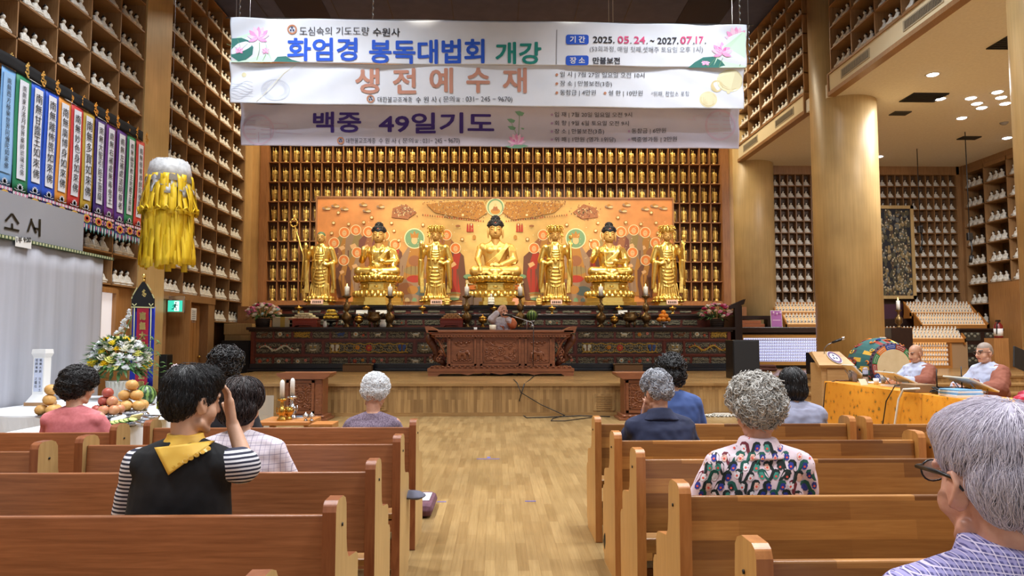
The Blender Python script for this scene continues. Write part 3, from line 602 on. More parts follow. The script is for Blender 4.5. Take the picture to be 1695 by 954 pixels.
 if crown:
  q.lathe([(.072, 1.165), (.08, 1.2), (.07, 1.2)], n=16); q.ell((0, .0, 1.2), (.055, .055, .07), 12)
  for k in range(5):
   a = R(-90 + (k - 2) * 38); x, y = .09 * math.cos(a), .08 * math.sin(a); h = .07 if k == 2 else .055
   q.ell((x, y, 1.215), (.03, .02, h), 8, rot=(0, 0, a + R(90)))
   for e in range(5): t = R(e * 45); q.ell((x * 1.12 + .034 * math.cos(t), y * 1.1, 1.235 + .036 * math.sin(t)), .015, 6)
  for k in (-1, 1):
   for e in range(7): q.ell((k * (.1 + .014 * (e % 3)), -.01, 1.22 - e * .022), (.017, .014, .016), 6)
   q.tube([(k * .08, -.02, 1.16), (k * .11, -.03, 1.1), (k * .1, -.04, 1.0)], .008, 5)
  q.build('flower_crown', 'gold', r)
  q = MB(); q.X = Matrix.Scale(s, 4); q.ell((0, .012, 1.148), (.073, .066, .04), 12); q.build('hair', 'hairblack', r)
 else:
  q.ell((0, -.005, 1.15), (.072, .077, .072), 14); q.build('head_cloth', flat('greencap', (92, 118, 84), .6), r)
 if staff:
  q = MB(); x = hl.x - .03; q.tube([(hl.x * s - .1, (hl.y - .03) * s, .2 * s), (hl.x * s - .04, (hl.y - .03) * s, .8 * s), ((hl.x - .17) * s, (hl.y - .02) * s, 1.28 * s)], .012 * s, 8)
  c = Vector(((hl.x - .19) * s, (hl.y - .02) * s, 1.34 * s))
  q.tube([c + Vector((.055 * s * math.cos(a), 0, .065 * s * math.sin(a))) for a in [2 * math.pi * i / 16 for i in range(17)]], .009 * s, 6)
  for e in range(6): q.ell(c + Vector((.055 * s * math.cos(e), -.01, .06 * s * math.sin(e))), .02 * s, 6)
  q.ell(c + Vector((0, 0, .1 * s)), (.02 * s, .02 * s, .04 * s), 8); q.build('ringed_staff', 'gold', r)
 if right == 'up' and crown:
  q = MB(); c = Vector((hr_.x * s + .02, (hr_.y - .03) * s, (hr_.z + .02) * s)); q.tube([(c.x + .02, c.y, .3 * s), (c.x, c.y, c.z)], .009 * s, 6)
  for e in range(6): a = e * 1.05; q.ell(c + Vector((.016 * s * math.cos(a), .016 * s * math.sin(a), .028 * s)), (.013 * s, .013 * s, .03 * s), 6)
  q.build('lotus_stem', 'gold', r)
 return r
standing('gold standing statue in a green cap holding a ringed staff, leftmost on altar', 530, 376, False, 'up', 'mid', True)
standing('gold crowned standing statue between the left seated Buddha and the central one', 721, 372, True, 'up', 'mid')
standing('gold crowned standing statue holding a lotus stem, beside the central Buddha', 919, 372, True, 'mid', 'up')
standing('gold crowned standing statue at the right end of the altar row', 1105, 372, True, 'mid', 'up')
# ---------------------------------------------------------------- altar cabinet in three stepped tiers
AY = 19.1; ax0, ax1 = at(417, 540, AY).x, at(1208, 540, AY).x; zt1 = at(819, 542, AY).z
zt2 = at(819, 520, AY + .85).z; zt3 = zT
A = thing('altar_cabinet', 'long dark lacquer altar front with three rows of carved panels', 'altar', ((ax0 + ax1) / 2, AY, ST))
A2 = thing('altar_step', 'middle dark lacquer altar step behind the candlesticks', 'altar', ((ax0 + ax1) / 2, AY + 1, zt1)); A3 = thing('altar_step', 'upper dark lacquer altar step under the gold statues', 'altar', ((ax0 + ax1) / 2, AY + 1.5, zt2))
def lb(b, name, mats, par=None, **k): par = par or A; o = b.build(name, mats, par, **k); o.location = [-c for c in par.location]; return o
b = MB(); b.bb((ax0, AY, ST + .2), (ax1, AY + 2.2, zt1 - .1)); lb(b, 'body', 'redlacq')
b = MB(); b.bb((ax0 + .25, AY + .85, zt1 + .001), (ax1 - .25, 21.4, zt2 - .06)); lb(b, 'body', 'redlacq', A2)
b = MB(); b.bb((ax0 + .4, AY + 1.3, zt2 + .001), (ax1 - .4, 21.4, zt3 - .05)); lb(b, 'body', 'redlacq', A3)
b = MB(); b.bb((ax0 - .08, AY - .1, ST), (ax1 + .08, AY + .9, ST + .07)); b.bb((ax0 - .03, AY - .05, ST + .07), (ax1 + .03, AY + .9, ST + .2)); lb(b, 'plinth', flat('blueblack', (30, 36, 46), .22), bevel=.012)
for x0, x1, y0, y1, z, par in ((ax0 - .12, ax1 + .12, AY - .1, AY + 2.2, zt1, A), (ax0 + .15, ax1 - .15, AY + .75, 21.45, zt2, A2), (ax0 + .3, ax1 - .3, AY + 1.2, 21.45, zt3, A3)):
 b = MB(); b.bb((x0, y0, z - .075), (x1, y1, z)); b.bb((x0 + .06, y0 + .04, z - .12), (x1 - .06, y1, z - .075)); lb(b, 'top_slab', 'lacquer', par, bevel=.012)
MOT = [flat('mo_scroll', (134, 130, 110)), flat('mo_gold', (178, 146, 62)), flat('mo_white', (206, 206, 188)), flat('mo_red', (176, 74, 58)), flat('mo_blue', (58, 84, 136)), flat('mo_orange', (206, 134, 50)), flat('mo_pink', (206, 132, 128)), flat('mo_brown', (110, 78, 56))]
def carved(x0, x1, z0, z1, y, motif, seed, par=None):
 """one carved panel: ground, scrolls and a painted motif in relief"""
 q = random.Random(seed); w, h = x1 - x0, z1 - z0; b = MB(); b.bb((x0, y - .01, z0), (x1, y + .02, z1), 0)
 def sc(cx, cz, rad, turn, mi):
  s0 = q.uniform(0, 6); b.tube([(cx + rad * (1 - i / 9) * math.cos(s0 + turn * i), y - .016, cz + rad * (1 - i / 9) * math.sin(s0 + turn * i)) for i in range(9)], .011, 5, mi)
 n = max(4, int(w / h * 5))
 for i in range(n * 2):
  sc(x0 + w * ((i // 2 + .5) / n), z0 + h * (.28 if i % 2 else .72), h * .2, q.choice((-.75, .75)), 1 if motif != 'gold' else 2)
 def fl(fx, fz, rad, mi, n=6):
  cx, cz = x0 + w * fx, z0 + h * fz
  for e in range(n): a = 2 * math.pi * e / n; b.ell((cx + rad * .6 * math.cos(a), y - .02, cz + rad * .6 * math.sin(a)), (rad * .45, .016, rad * .45), 6, mi)
  b.ell((cx, y - .03, cz), (rad * .35, .018, rad * .35), 6, 6 if mi != 6 else 2)
 def beast(fx, fz, L, mi, dr=1):
  cx, cz = x0 + w * fx, z0 + h * fz; b.ell((cx, y - .02, cz), (L, .03, L * .45), 8, mi); b.ell((cx + dr * L * .95, y - .03, cz + L * .35), (L * .34, .03, L * .32), 8, mi)
  for e in (-.7, -.4, .4, .7): b.cap((cx + e * L, y - .02, cz), (cx + e * L * 1.1, y - .02, cz - L * .75), L * .16, L * .1, 6, mi)
  b.tube([(cx - dr * L, y - .02, cz), (cx - dr * L * 1.5, y - .02, cz + L * .5), (cx - dr * L * 1.2, y - .02, cz + L * .9)], L * .1, 5, mi)
 if motif == 'flowers': fl(.26, .5, h * .26, q.choice((3, 4, 6))); fl(.76, .62, h * .2, q.choice((4, 6, 7)))
 elif motif == 'white': fl(.3, .55, h * .3, 3); fl(.78, .4, h * .18, 4)
 elif motif == 'beast': beast(.5, .52, h * .42, q.choice((2, 3, 8)), q.choice((-1, 1)))
 elif motif == 'blue': beast(.55, .52, h * .42, 5)
 elif motif == 'rabbit': beast(.5, .5, h * .34, 3)
 elif motif == 'mask':
  cx, cz = (x0 + x1) / 2, (z0 + z1) / 2; b.ell((cx, y - .01, cz), (w * .38, .05, h * .38), 14, 1)
  for k in (-1, 1): b.ell((cx + k * w * .13, y - .05, cz + h * .08), (w * .07, .03, h * .07), 8, 2); b.tube([(cx + k * w * .05, y - .06, cz + h * .2), (cx + k * w * .25, y - .05, cz + h * .25)], .018, 5, 3)
  b.ell((cx, y - .065, cz - h * .02), (w * .06, .03, h * .07), 8, 1); b.tube([(cx - w * .2, y - .05, cz - h * .14), (cx, y - .06, cz - h * .2), (cx + w * .2, y - .05, cz - h * .14)], .02, 5, 3)
  for e in range(14): a = 2 * math.pi * e / 14; b.ell((cx + w * .38 * math.cos(a), y - .02, cz + h * .38 * math.sin(a)), .03, 6, 1)
 elif motif == 'dragon':
  mi = q.choice((2, 3)) if seed % 2 else 3; P = [(x0 + w * (.08 + .84 * i / 14), y - .03, z0 + h * (.5 + .22 * math.sin(i * .85))) for i in range(15)]
  b.tube(P, [h * (.04 + .05 * math.sin(math.pi * i / 14)) for i in range(15)], 7, mi); b.ell(P[-1], (h * .16, .04, h * .13), 8, mi)
  for e in (4, 8, 11): b.cap(P[e], (P[e][0] + .05, P[e][1], P[e][2] - h * .25), .02, .012, 6, mi)
  for e in range(14): b.ell((P[e][0], y - .03, P[e][2] + h * .09), (.02, .02, .035), 5, 8 if e % 2 else 4)
 elif motif == 'long':
  for e in range(31):
   b.tube([(x0 + w * (.05 + .9 * e / 31), y - .018, z0 + h * (.5 + k * (.36 + .07 * math.cos(e * 1.6)))) for k in (1,)] + [(x0 + w * (.05 + .9 * (e + 1) / 31), y - .018, z0 + h * (.5 + .36 + .07 * math.cos((e + 1) * 1.6)))], .016, 5, 2)
   b.tube([(x0 + w * (.05 + .9 * e / 31), y - .018, z0 + h * (.14 - .07 * math.cos(e * 1.6))), (x0 + w * (.05 + .9 * (e + 1) / 31), y - .018, z0 + h * (.14 - .07 * math.cos((e + 1) * 1.6)))], .016, 5, 2)
  fl(.5, .5, h * .3, 4, 8); fl(.37, .55, h * .2, 6)
  for k, fx in ((3, .11), (5, .88)):
   cx, cz = x0 + w * fx, (z0 + z1) / 2
   for sx in (-1, 1): b.ell((cx + sx * h * .2, y - .025, cz + h * .12), (h * .2, .02, h * .22), 8, k, rot=(0, sx * .5, 0)); b.ell((cx + sx * h * .13, y - .025, cz - h * .15), (h * .12, .02, h * .18), 8, k, rot=(0, -sx * .5, 0))
   b.cap((cx, y - .03, cz - h * .2), (cx, y - .03, cz + h * .25), .02, .02, 6, 8)
   b.tube([(cx + h * .42 * math.cos(2 * math.pi * e / 18), y - .018, cz + h * .4 * math.sin(2 * math.pi * e / 18)) for e in range(19)], .015, 5, 2)
  for e in range(6): sc(x0 + w * (.24 + .1 * e), z0 + h * .5, h * .22, .8, 2)
 elif motif == 'gold':
  for e in range(6): sc(x0 + w * (.15 + .14 * e), z0 + h * .5, h * .3, .9, 2)
 lb(b, 'carved_panel', ['panel'] + MOT, par)
def px_x(x): return at(x, 560, AY).x
def zz(y): return at(819, y, AY).z
mot = ['beast', 'white', 'gold', 'scroll', 'blue', 'white', 'rabbit', 'scroll', 'beast']
def row(y0, y1, seed, ms):
 pw = (806 - 20) / 25.0; k = 0
 for i in range(25):
  xa = 422 + i * 31.35
  carved(px_x(xa + 2.5), px_x(xa + 28.5), zz(y1), zz(y0), AY, ms[i % len(ms)], seed + i)
row(547.5, 560.5, 10, mot + ['flowers', 'scroll']); row(591.5, 604.5, 60, ['flowers', 'flowers', 'flowers', 'scroll', 'scroll', 'flowers', 'flowers', 'scroll', 'beast', 'white'])
for x0, x1, mo, sd in ((424, 500, 'dragon', 2), (505, 533, 'mask', 3), (538, 684, 'long', 4), (690, 717, 'mask', 5), (722, 815, 'dragon', 7), (820, 925, 'dragon', 9), (930, 949, 'mask', 8), (955, 1096, 'long', 6), (1102, 1130, 'mask', 11), (1134, 1206, 'dragon', 13)):
 carved(px_x(x0 + 1), px_x(x1 - 1), zz(585.5), zz(567), AY, mo, sd)
b = MB()
for y in (545, 563.5, 588.5, 607): b.bb((ax0, AY - .03, zz(y) - .02), (ax1, AY + .01, zz(y) + .03))
b.bb((ax0 - .01, AY - .035, ST + .12), (ax0 + .08, AY, zt1 - .12)); b.bb((ax1 - .08, AY - .035, ST + .12), (ax1 + .01, AY, zt1 - .12))
lb(b, 'rails', 'redlacq', bevel=.006)
b = MB()
for i in range(26):
 x = px_x(422 + i * 31.35 - .4); b = MB(); b.bb((x - .022, AY - .026, zz(563)), (x + .022, AY, zz(545))); b.bb((x - .022, AY - .026, zz(607)), (x + .022, AY, zz(588))); lb(b, 'stile', 'redlacq')
for x in (502.5, 535.5, 687, 719.5, 817.5, 927.5, 952, 1099, 1132): b = MB(); b.bb((px_x(x) - .03, AY - .026, zz(588)), (px_x(x) + .03, AY, zz(563))); lb(b, 'stile', 'redlacq')
for i in range(24):
 x = ax0 + .6 + i * (ax1 - ax0 - 1.2) / 24; w = (ax1 - ax0 - 1.2) / 24
 carved(x + .04, x + w - .04, zt1 + .07, zt2 - .16, AY + .845, 'scroll' if i % 3 else 'white', 100 + i, A2)
 if i % 1 == 0: carved(x + .08, x + w - .08, zt2 + .05, zt3 - .15, AY + 1.295, 'scroll', 140 + i, A3)
b = MB(); x = at(1221, 530, AY + .4).x
b.prism([(x - .34, zt2 + .1), (x + .02, zt2 + .24), (x + .06, zt2 + .36), (x - .32, zt2 + .2)], AY - .05, .14); b.bb((x - .22, AY - .04, ST), (x - .02, AY + .1, zt2 + .2)); b.bb((x - .12, AY + .1, ST), (x - .06, AY + 1.8, zt2 + .1))
tag(b.build('side_rail', 'lacquer', bevel=.01), 'dark lacquer post and rail at the right end of the altar', 'railing')
# ---------------------------------------------------------------- big cloth banners hung over the stage front
def wave(x, z, ph): return .018 * math.sin(x * 1.1 + ph) + .012 * math.sin(x * 2.7 + z * 2 + ph * 2) + .008 * math.sin(z * 5 + x * .6)
def folds(u, v, ph):
 e = 0
 for c, k in ((0, 1), (1, -1)):      # drag folds fanning from the two upper corners
  du = abs(u - c) * 9;
  if du < 3.2: e += .045 * math.sin((du + (1 - v) * 1.6 * 1.0) * 5.2 + ph) * math.exp(-du * .9) * (.3 + .7 * v)
 return e
def lotus_art(b, mp, x, y, s, mi, flip=1):
 """a painted lotus bloom: petals as filled outlines"""
 def pet(a, L, w, m):
  ca, sa = math.cos(a), math.sin(a); P = []
  for i in range(13):
   t = i / 12; wd = w * math.sin(math.pi * t) ** .8 * (1 - .25 * t); P.append((t * L, wd))
  for i in range(11, 0, -1): t = i / 12; wd = w * math.sin(math.pi * t) ** .8 * (1 - .25 * t); P.append((t * L, -wd))
  b.add([mp(x + flip * (p * ca - q * sa), y - (p * sa + q * ca)) for p, q in P], [tuple(range(len(P)))], m, False)
 for a, L, w, m in ((20, 1, .2, 1), (160, 1, .2, 1), (-15, .8, .17, 0), (195, .8, .17, 0), (45, 1.1, .24, 0), (135, 1.1, .24, 0), (70, 1.15, .26, 1), (110, 1.15, .26, 1), (90, 1.1, .27, 0), (60, .7, .16, 2), (120, .7, .16, 2)):
  mp0 = mp; pet(R(a), L * s, w * s, mi + m)
def cloth_banner(name, lab, x0, x1, yl0, yr0, yl1, yr1, Y, mat, ph):
 A0, B0 = at(x0, yl0, Y), at(x1, yr0, Y); A1, B1 = at(x0, yl1, Y), at(x1, yr1, Y)
 r = thing(name, lab, 'banner', (A0 + B0) / 2)
 def fn(u, v):
  p = A1.lerp(B1, u).lerp(A0.lerp(B0, u), v); return p + Vector((0, -wave(p.x, p.z, ph) - folds(u, v, ph), 0))
 b = MB(); b.grid(fn, 300, 30); o = b.build('cloth', mat, r); o.location = [-c for c in r.location]
 s = o.modifiers.new('t', 'SOLIDIFY'); s.thickness = .004; s.offset = 1
 lay = [0.006]
 def mp(x, y, dy=None):
  p = at(x, y, Y); u = (x - x0) / (x1 - x0)
  zt = A0.z + (B0.z - A0.z) * u; zb = A1.z + (B1.z - A1.z) * u; v = max(0, min(1, (p.z - zb) / (zt - zb)))
  return p + Vector((0, -wave(p.x, p.z, ph) - folds(u, v, ph) - (lay[0] if dy is None else dy), 0))
 def fin(b, name, mats): q = b.build(name, mats, r); q.location = [-c for c in r.location]; return q
 return r, mp, fin, lay
def disc(b, mp, x, y, rx, ry, mi, n=28, inner=0):
 if inner:
  vs = [mp(x + rx * k * math.cos(2 * math.pi * i / n), y + ry * k * math.sin(2 * math.pi * i / n)) for k in (1, inner) for i in range(n)]
  b.add(vs, [(i, (i + 1) % n, n + (i + 1) % n, n + i) for i in range(n)], mi, False)
 else: b.add([mp(x + rx * math.cos(2 * math.pi * i / n), y + ry * math.sin(2 * math.pi * i / n)) for i in range(n)], [tuple(range(n))], mi, False)
def poly(b, mp, P, mi): b.add([mp(x, y) for x, y in P], [tuple(range(len(P)))], mi, False)
def rrect(b, mp, x0, y0, x1, y1, rad, mi):
 P = []
 for cx, cy, a0 in ((x1 - rad, y1 - rad, 0), (x0 + rad, y1 - rad, 90), (x0 + rad, y0 + rad, 180), (x1 - rad, y0 + rad, 270)): P += [(cx + rad * math.cos(R(a0 + a)), cy + rad * math.sin(R(a0 + a))) for a in (0, 30, 60, 90)]
 poly(b, mp, P, mi)
def line(b, mp, P, w, mi):
 for (xa, ya), (xb, yb) in zip(P[:-1], P[1:]):
  d = math.hypot(xb - xa, yb - ya) or 1; nx_, ny_ = -(yb - ya) / d * w / 2, (xb - xa) / d * w / 2
  b.add([mp(xa + nx_, ya + ny_), mp(xb + nx_, yb + ny_), mp(xb - nx_, yb - ny_), mp(xa - nx_, ya - ny_)], [(0, 1, 2, 3)], mi, False)
def logo(b, mp, x, y, rad, m0=0, m1=1):
 disc(b, mp, x, y, rad, rad, m0, inner=.68)
 for a in (90, 210, 330): disc(b, mp, x + rad * .32 * math.cos(R(a)), y - rad * .32 * math.sin(R(a)), rad * .2, rad * .2, m1, 12)
BY = 14.3
wcl = M('banner_cloth', (220, 225, 236), .85, col2=(228, 232, 242), scale=2); G['bcl'] = wcl
G['bcl3'] = M('banner_cloth_lilac', (198, 192, 208), .85, col2=(208, 202, 216), scale=1.2)
ink = [flat('ink_blue', (36, 88, 206)), flat('ink_teal', (32, 138, 128)), flat('ink_dark', (52, 54, 66)), flat('ink_pink', (226, 84, 136)), flat('ink_white', (238, 240, 246)), flat('ink_brown', (196, 140, 120)), flat('ink_logo', (190, 128, 96)), flat('ink_navy', (52, 58, 104)), flat('ink_purple', (66, 44, 128)), flat('ink_lilac', (182, 150, 190)), flat('ink_grey', (120, 124, 134))]
art = [flat('art_pink', (240, 160, 208)), flat('art_pink_light', (246, 206, 230)), flat('art_pink_deep', (226, 110, 176)), flat('art_leaf', (56, 120, 112)), flat('art_mint', (206, 236, 214)), flat('art_stem', (126, 164, 116)), flat('art_ring', (206, 212, 226)), flat('art_gold', (222, 214, 176)), flat('art_goldring', (212, 196, 150)), flat('art_rose', (206, 184, 202)), flat('art_leaf_light', (122, 168, 138))]
r, mp, fin, lay = cloth_banner('cloth_banner', 'white banner with blue headline and pink lotuses, topmost of the three', 383, 1236, 30, 41, 103, 112, BY, 'bcl', .3)
b = MB(); lay[0] = .008
poly(b, mp, [(383, 104), (383, 80), (392, 62), (420, 52), (440, 70), (452, 104)], 4); poly(b, mp, [(1234, 112), (1234, 50), (1210, 58), (1190, 84), (1180, 112)], 4)
lay[0] = .011
for P in ([(384, 64), (400, 63), (412, 68), (421, 80), (419, 92), (408, 100), (396, 103), (384, 95)], [(454, 103), (460, 95), (474, 94), (484, 100), (500, 104)], [(1139, 112), (1150, 103), (1164, 95), (1180, 94), (1194, 101), (1203, 112)]): poly(b, mp, P, 3)
lay[0] = .013
for x in (392, 400, 408): line(b, mp, [(401, 84), (x - 6 + (x - 400) * 1.2, 66 + abs(x - 400))], .5, 5)
line(b, mp, [(431, 72), (431, 84), (426, 101)], .9, 5); line(b, mp, [(441, 91), (436, 102)], .8, 5); line(b, mp, [(1231, 60), (1232, 84), (1224, 110)], .9, 5); line(b, mp, [(1196, 96), (1190, 111)], .8, 5)
for x in (1160, 1172, 1184): line(b, mp, [(1172, 111), (x, 97)], .5, 5)
for x, y, s in ((428, 66, 20), (398, 88, 8), (441, 88, 7), (1218, 66, 19), (1195, 90, 19), (1168, 106, 8)): lay[0] = .015; lotus_art(b, mp, x, y, s, 0)
fin(b, 'lotus_print', art)
b = MB(); lay[0] = .017
text(b, '도심속의 기도도량', (496, 45, 611, 59), mp, 2); text(b, '수원사', (617, 46, 662, 60), mp, 2, .015); logo(b, mp, 484, 49.5, 8, 6, 7)
text(b, '화엄경', (476, 63, 592, 102), mp, 0, .028); text(b, '봉독대법회', (611, 65, 802, 106), mp, 0, .028); text(b, '개강', (820, 70, 896, 107), mp, 1, .028)
line(b, mp, [(921.5, 51), (921, 107)], .9, 10)
rrect(b, mp, 936.5, 59, 974, 75, 3.5, 0); rrect(b, mp, 936.5, 93, 974, 109, 3.5, 0)
text(b, '2025.', (981, 61.5, 1017, 72.5), mp, 2, .025); text(b, '05', (1022, 60.5, 1041, 72.5), mp, 3, .028); text(b, '.', (1043, 71, 1045, 73), mp, 2); text(b, '24', (1049, 60.5, 1068, 72.5), mp, 3, .028); text(b, '.', (1070, 71, 1072, 73), mp, 2)
text(b, '~', (1076, 66, 1083, 69.5), mp, 2, .028); text(b, '2027.', (1088, 62, 1123, 73), mp, 2, .025); text(b, '07', (1126, 61, 1145, 73), mp, 3, .028); text(b, '.', (1147, 71.5, 1149, 73.5), mp, 2); text(b, '17', (1151, 61, 1164, 73), mp, 3, .028); text(b, '.', (1166, 71.5, 1168, 73.5), mp, 2)
text(b, '(53회과정, 매월 첫째,셋째주 토요일 오후 1시)', (976, 77.5, 1163, 88.5), mp, 10); text(b, '만불보전', (981, 95.5, 1026, 107), mp, 2, .03)
lay[0] = .022; text(b, '기 간', (943, 61.5, 968, 72.5), mp, 4, .03); text(b, '장 소', (943, 95.5, 968, 106.5), mp, 4, .03)
fin(b, 'lettering', ink)
def hung_on(r, x0, x1, yl, yr, Y, wires, nm='rod'):
 a, c = at(x0, yl, Y), at(x1, yr, Y); b = MB(); b.tube([a, c], .016, 8); o = b.build(nm, 'steel', r); o.location = [-v for v in r.location]
 for x in wires:
  p = a.lerp(c, (x - x0) / (x1 - x0)); b = MB(); b.tube([p, (p.x, p.y, ZC - .04)], .008, 5)
  if x in wires[:1] + wires[-1:] + [614]:
   for q in range(6): z = p.z + .05 + q * .14; b.tube([(p.x, p.y, z), (p.x + .015, p.y, z + .05), (p.x - .01, p.y, z + .1)], .014, 5)
  o = b.build('wire', 'steel', r); o.location = [-v for v in r.location]
hung_on(r, 374, 1247, 29.5, 41.5, BY + .03, [396, 614, 1005, 1012, 1224])
r, mp, fin, lay = cloth_banner('cloth_banner', 'white banner with large brown headline, second of the three', 382, 1231, 104, 110, 171, 181, BY + .06, 'bcl', 1.4)
b = MB(); lay[0] = .009
disc(b, mp, 456, 149, 24, 18, 6, inner=.9)
for e in range(40): a = 2 * math.pi * e / 40; line(b, mp, [(456 + 14 * math.cos(a), 149 + 10 * math.sin(a)), (456 + 21 * math.cos(a), 149 + 16 * math.sin(a))], .5, 6)
for e in range(7): line(b, mp, [(384 + 5 * q, 138 + e * 4 + 3 * math.sin(q * .9 + e)) for q in range(8)], .6, 6)
line(b, mp, [(425, 169), (470, 122), (490, 108)], .7, 7); disc(b, mp, 404, 124, 4, 4, 7)
disc(b, mp, 1208, 134, 22, 19, 7); disc(b, mp, 1186, 143, 10, 10, 8); disc(b, mp, 1172, 165, 15, 13.5, 7); disc(b, mp, 1205, 153, 3, 3, 7)
lay[0] = .012; disc(b, mp, 1172, 165, 13, 11.5, 8, inner=.9)
for e in range(-3, 4): line(b, mp, [(1164, 165 + e * 2.6), (1180, 165 + e * 2.6)], .7, 8); line(b, mp, [(1172 + e * 2.6, 157), (1172 + e * 2.6, 173)], .7, 8)
for e in range(5): disc(b, mp, 1208, 134, 18 - e * 3.5, 15 - e * 3, 8, inner=.95)
fin(b, 'pattern_print', art)
b = MB(); lay[0] = .017
for ch, x0, x1 in (('생', 588, 628), ('전', 650, 689), ('예', 711, 750), ('수', 772, 811), ('재', 832, 872)): text(b, ch, (x0, 113, x1, 155), mp, 5, .028)
logo(b, mp, 613.5, 163.5, 6.5, 6, 7); text(b, '대한불교조계종', (625, 160, 682, 169), mp, 2); text(b, '수 원 사', (688, 160, 723, 170), mp, 2); text(b, '( 문의', (727, 160, 752, 171), mp, 2); text(b, '☎', (754, 162, 762, 169), mp, 2); text(b, ': 031− 245 − 9670)', (766, 161, 848, 172), mp, 2)
for y, x, s, x1 in ((125, 927, '일 시 | 7월 27일 일요일 오전 10시', 1067), (140, 927, '장 소 | 만불보전(3층)', 1013), (155, 927, '동참금 | 4만원', 986), (155, 1007, '설 판 | 10만원', 1064)):
 disc(b, mp, x - 5.5, y - .5, 2.3, 2.3, 6, 12); text(b, s, (x, y - 5.5, x1, y + 5), mp, 2)
text(b, '*위패, 합합소 포함', (1078, 151, 1141, 160), mp, 10); fin(b, 'lettering', ink)
hung_on(r, 380, 1247, 97, 106, BY + .12, [389, 1240], 'rod')
r, mp, fin, lay = cloth_banner('cloth_banner', 'lilac banner with purple headline, lowest of the three', 399, 1223, 171, 181, 241, 246.5, BY + .5, 'bcl3', 2.2)
b = MB(); lay[0] = .009
for cx, cy, s in ((428, 215, 26), (1192, 207, 26)):
 disc(b, mp, cx, cy, s, s, 9, inner=.86)
 for e in range(-2, 3): line(b, mp, [(cx - s * .75, cy + e * s * .28), (cx - s * .15, cy + e * s * .28)], 1.2, 9); line(b, mp, [(cx + s * .15, cy + e * s * .28), (cx + s * .75, cy + e * s * .28)], 1.2, 9)
 line(b, mp, [(cx, cy - s * .8), (cx, cy + s * .8)], 1.6, 9); line(b, mp, [(cx - s * .75, cy - s * .56), (cx - s * .75, cy + s * .56)], 1.2, 9); line(b, mp, [(cx + s * .75, cy - s * .56), (cx + s * .75, cy + s * .56)], 1.2, 9)
line(b, mp, [(438, 204), (474, 205), (476, 211), (456, 213), (456, 219), (500, 222)], .8, 9); line(b, mp, [(1137, 198), (1150, 200), (1146, 194), (1160, 191)], .8, 9)
for x, y, s in ((860, 188, 8), (846, 200, 7), (847, 212, 7), (865, 213, 3)): poly(b, mp, [(x - s, y - s * .4), (x, y - s * .5), (x + s, y - s * .1), (x + s * .6, y + s * .5), (x - s * .3, y + s * .4)], 10)
line(b, mp, [(860, 190), (858, 232)], .8, 5); line(b, mp, [(846, 202), (856, 225)], .7, 5); lay[0] = .013; lotus_art(b, mp, 855, 239, 16, 0); poly(b, mp, [(835, 243), (850, 240), (868, 240), (875, 242), (862, 246), (845, 246)], 10)
fin(b, 'pattern_print', art)
b = MB(); lay[0] = .017
text(b, '백중', (518, 185, 598, 220), mp, 8, .028); text(b, '49일기도', (627, 187, 818, 222), mp, 8, .028)
logo(b, mp, 564, 233, 6, 6, 7); text(b, '대한불교조계종', (573, 229, 622, 238), mp, 2); text(b, '수 원 사', (627, 229, 656, 238), mp, 2); text(b, '( 문의', (660, 229, 684, 239), mp, 2); text(b, '☎', (686, 231, 693, 237), mp, 2); text(b, ': 031− 245 − 9670)', (696, 230, 761, 240), mp, 2)
for y, x, s, x1 in ((191, 918, '입 재 | 7월 20일 일요일 오전 9시', 1046), (205, 918, '회 향 | 9월 6일 토요일 오전 9시', 1041), (218.5, 918, '장 소 | 만불보전(3층)', 1000), (232, 918, '위 패 | 1만원 (영가 1위당)', 1019), (217.5, 1046, '동참금 | 6만원', 1102), (231.5, 1046, '백중영가등 | 2만원', 1120)):
 disc(b, mp, x - 4.5, y - .5, 2, 2, 9, 12); text(b, s, (x, y - 5, x1, y + 4.5), mp, 2)
fin(b, 'lettering', ink)
hung_on(r, 397, 1226, 170.5, 180.5, BY + .53, [410, 1215])
# ---------------------------------------------------------------- scrolls of names on the left wall
XS = -7.32
def wp(Y, z, off=0): return Vector((XS + off, Y, z))
band = thing('scroll_band', 'black cloth band with gold symbols across the top of the name scrolls', 'banner', (XS, 12.8, 5.72))
def wl(b, name, mats, par): o = b.build(name, mats, par); o.location = [-c for c in par.location]; return o
b = MB(); b.grid(lambda u, v: wp(10.2 + 4.7 * u, 5.53 + .2 * v, .008 * math.sin(u * 60) + .024), 60, 3); o = wl(b, 'cloth', flat('band_black', (14, 14, 17), .95), band); s = o.modifiers.new('t', 'SOLIDIFY'); s.thickness = .006
def omsign(b, mp, x, y, s, mi):
 L = [[(-.35, .42), (-.1, .5), (.1, .38), (-.05, .2), (-.25, .12)], [(-.05, .2), (.2, .1), (.15, -.15), (-.1, -.25), (-.35, -.1)], [(.15, .0), (.4, .12), (.45, -.1), (.3, -.25)], [(-.1, -.25), (.05, -.5), (.35, -.45)], [(-.2, .7), (.05, .62), (.3, .72)]]
 for P in L: line(b, mp, [(x + p * s, y - q * s) for p, q in P], s * .2, mi)
 disc(b, mp, x + .05 * s, y - .88 * s, s * .1, s * .1, mi, 8)
wmp = lambda Y, zz_: wp(Y, -zz_, .028)
b = MB()
for i in range(13): omsign(b, wmp, 10.42 + i * .385, -5.62, .16, 0)
wl(b, 'gold_symbols', 'gold', band)
NAMES = ['南無西方極樂世界阿彌陀如來佛', '南無東方滿月世界藥師琉璃光佛', '南無甘露王如來佛', '南無離怖畏如來佛', '南無廣博身如來佛', '南無妙色身如來佛', '南無多寶如來佛', '南無大聖引路王菩薩', '南無右補處無毒鬼王', '南無左補處道明尊者', '南無幽冥教主地藏王菩薩', '南無極樂導師阿彌陀佛']
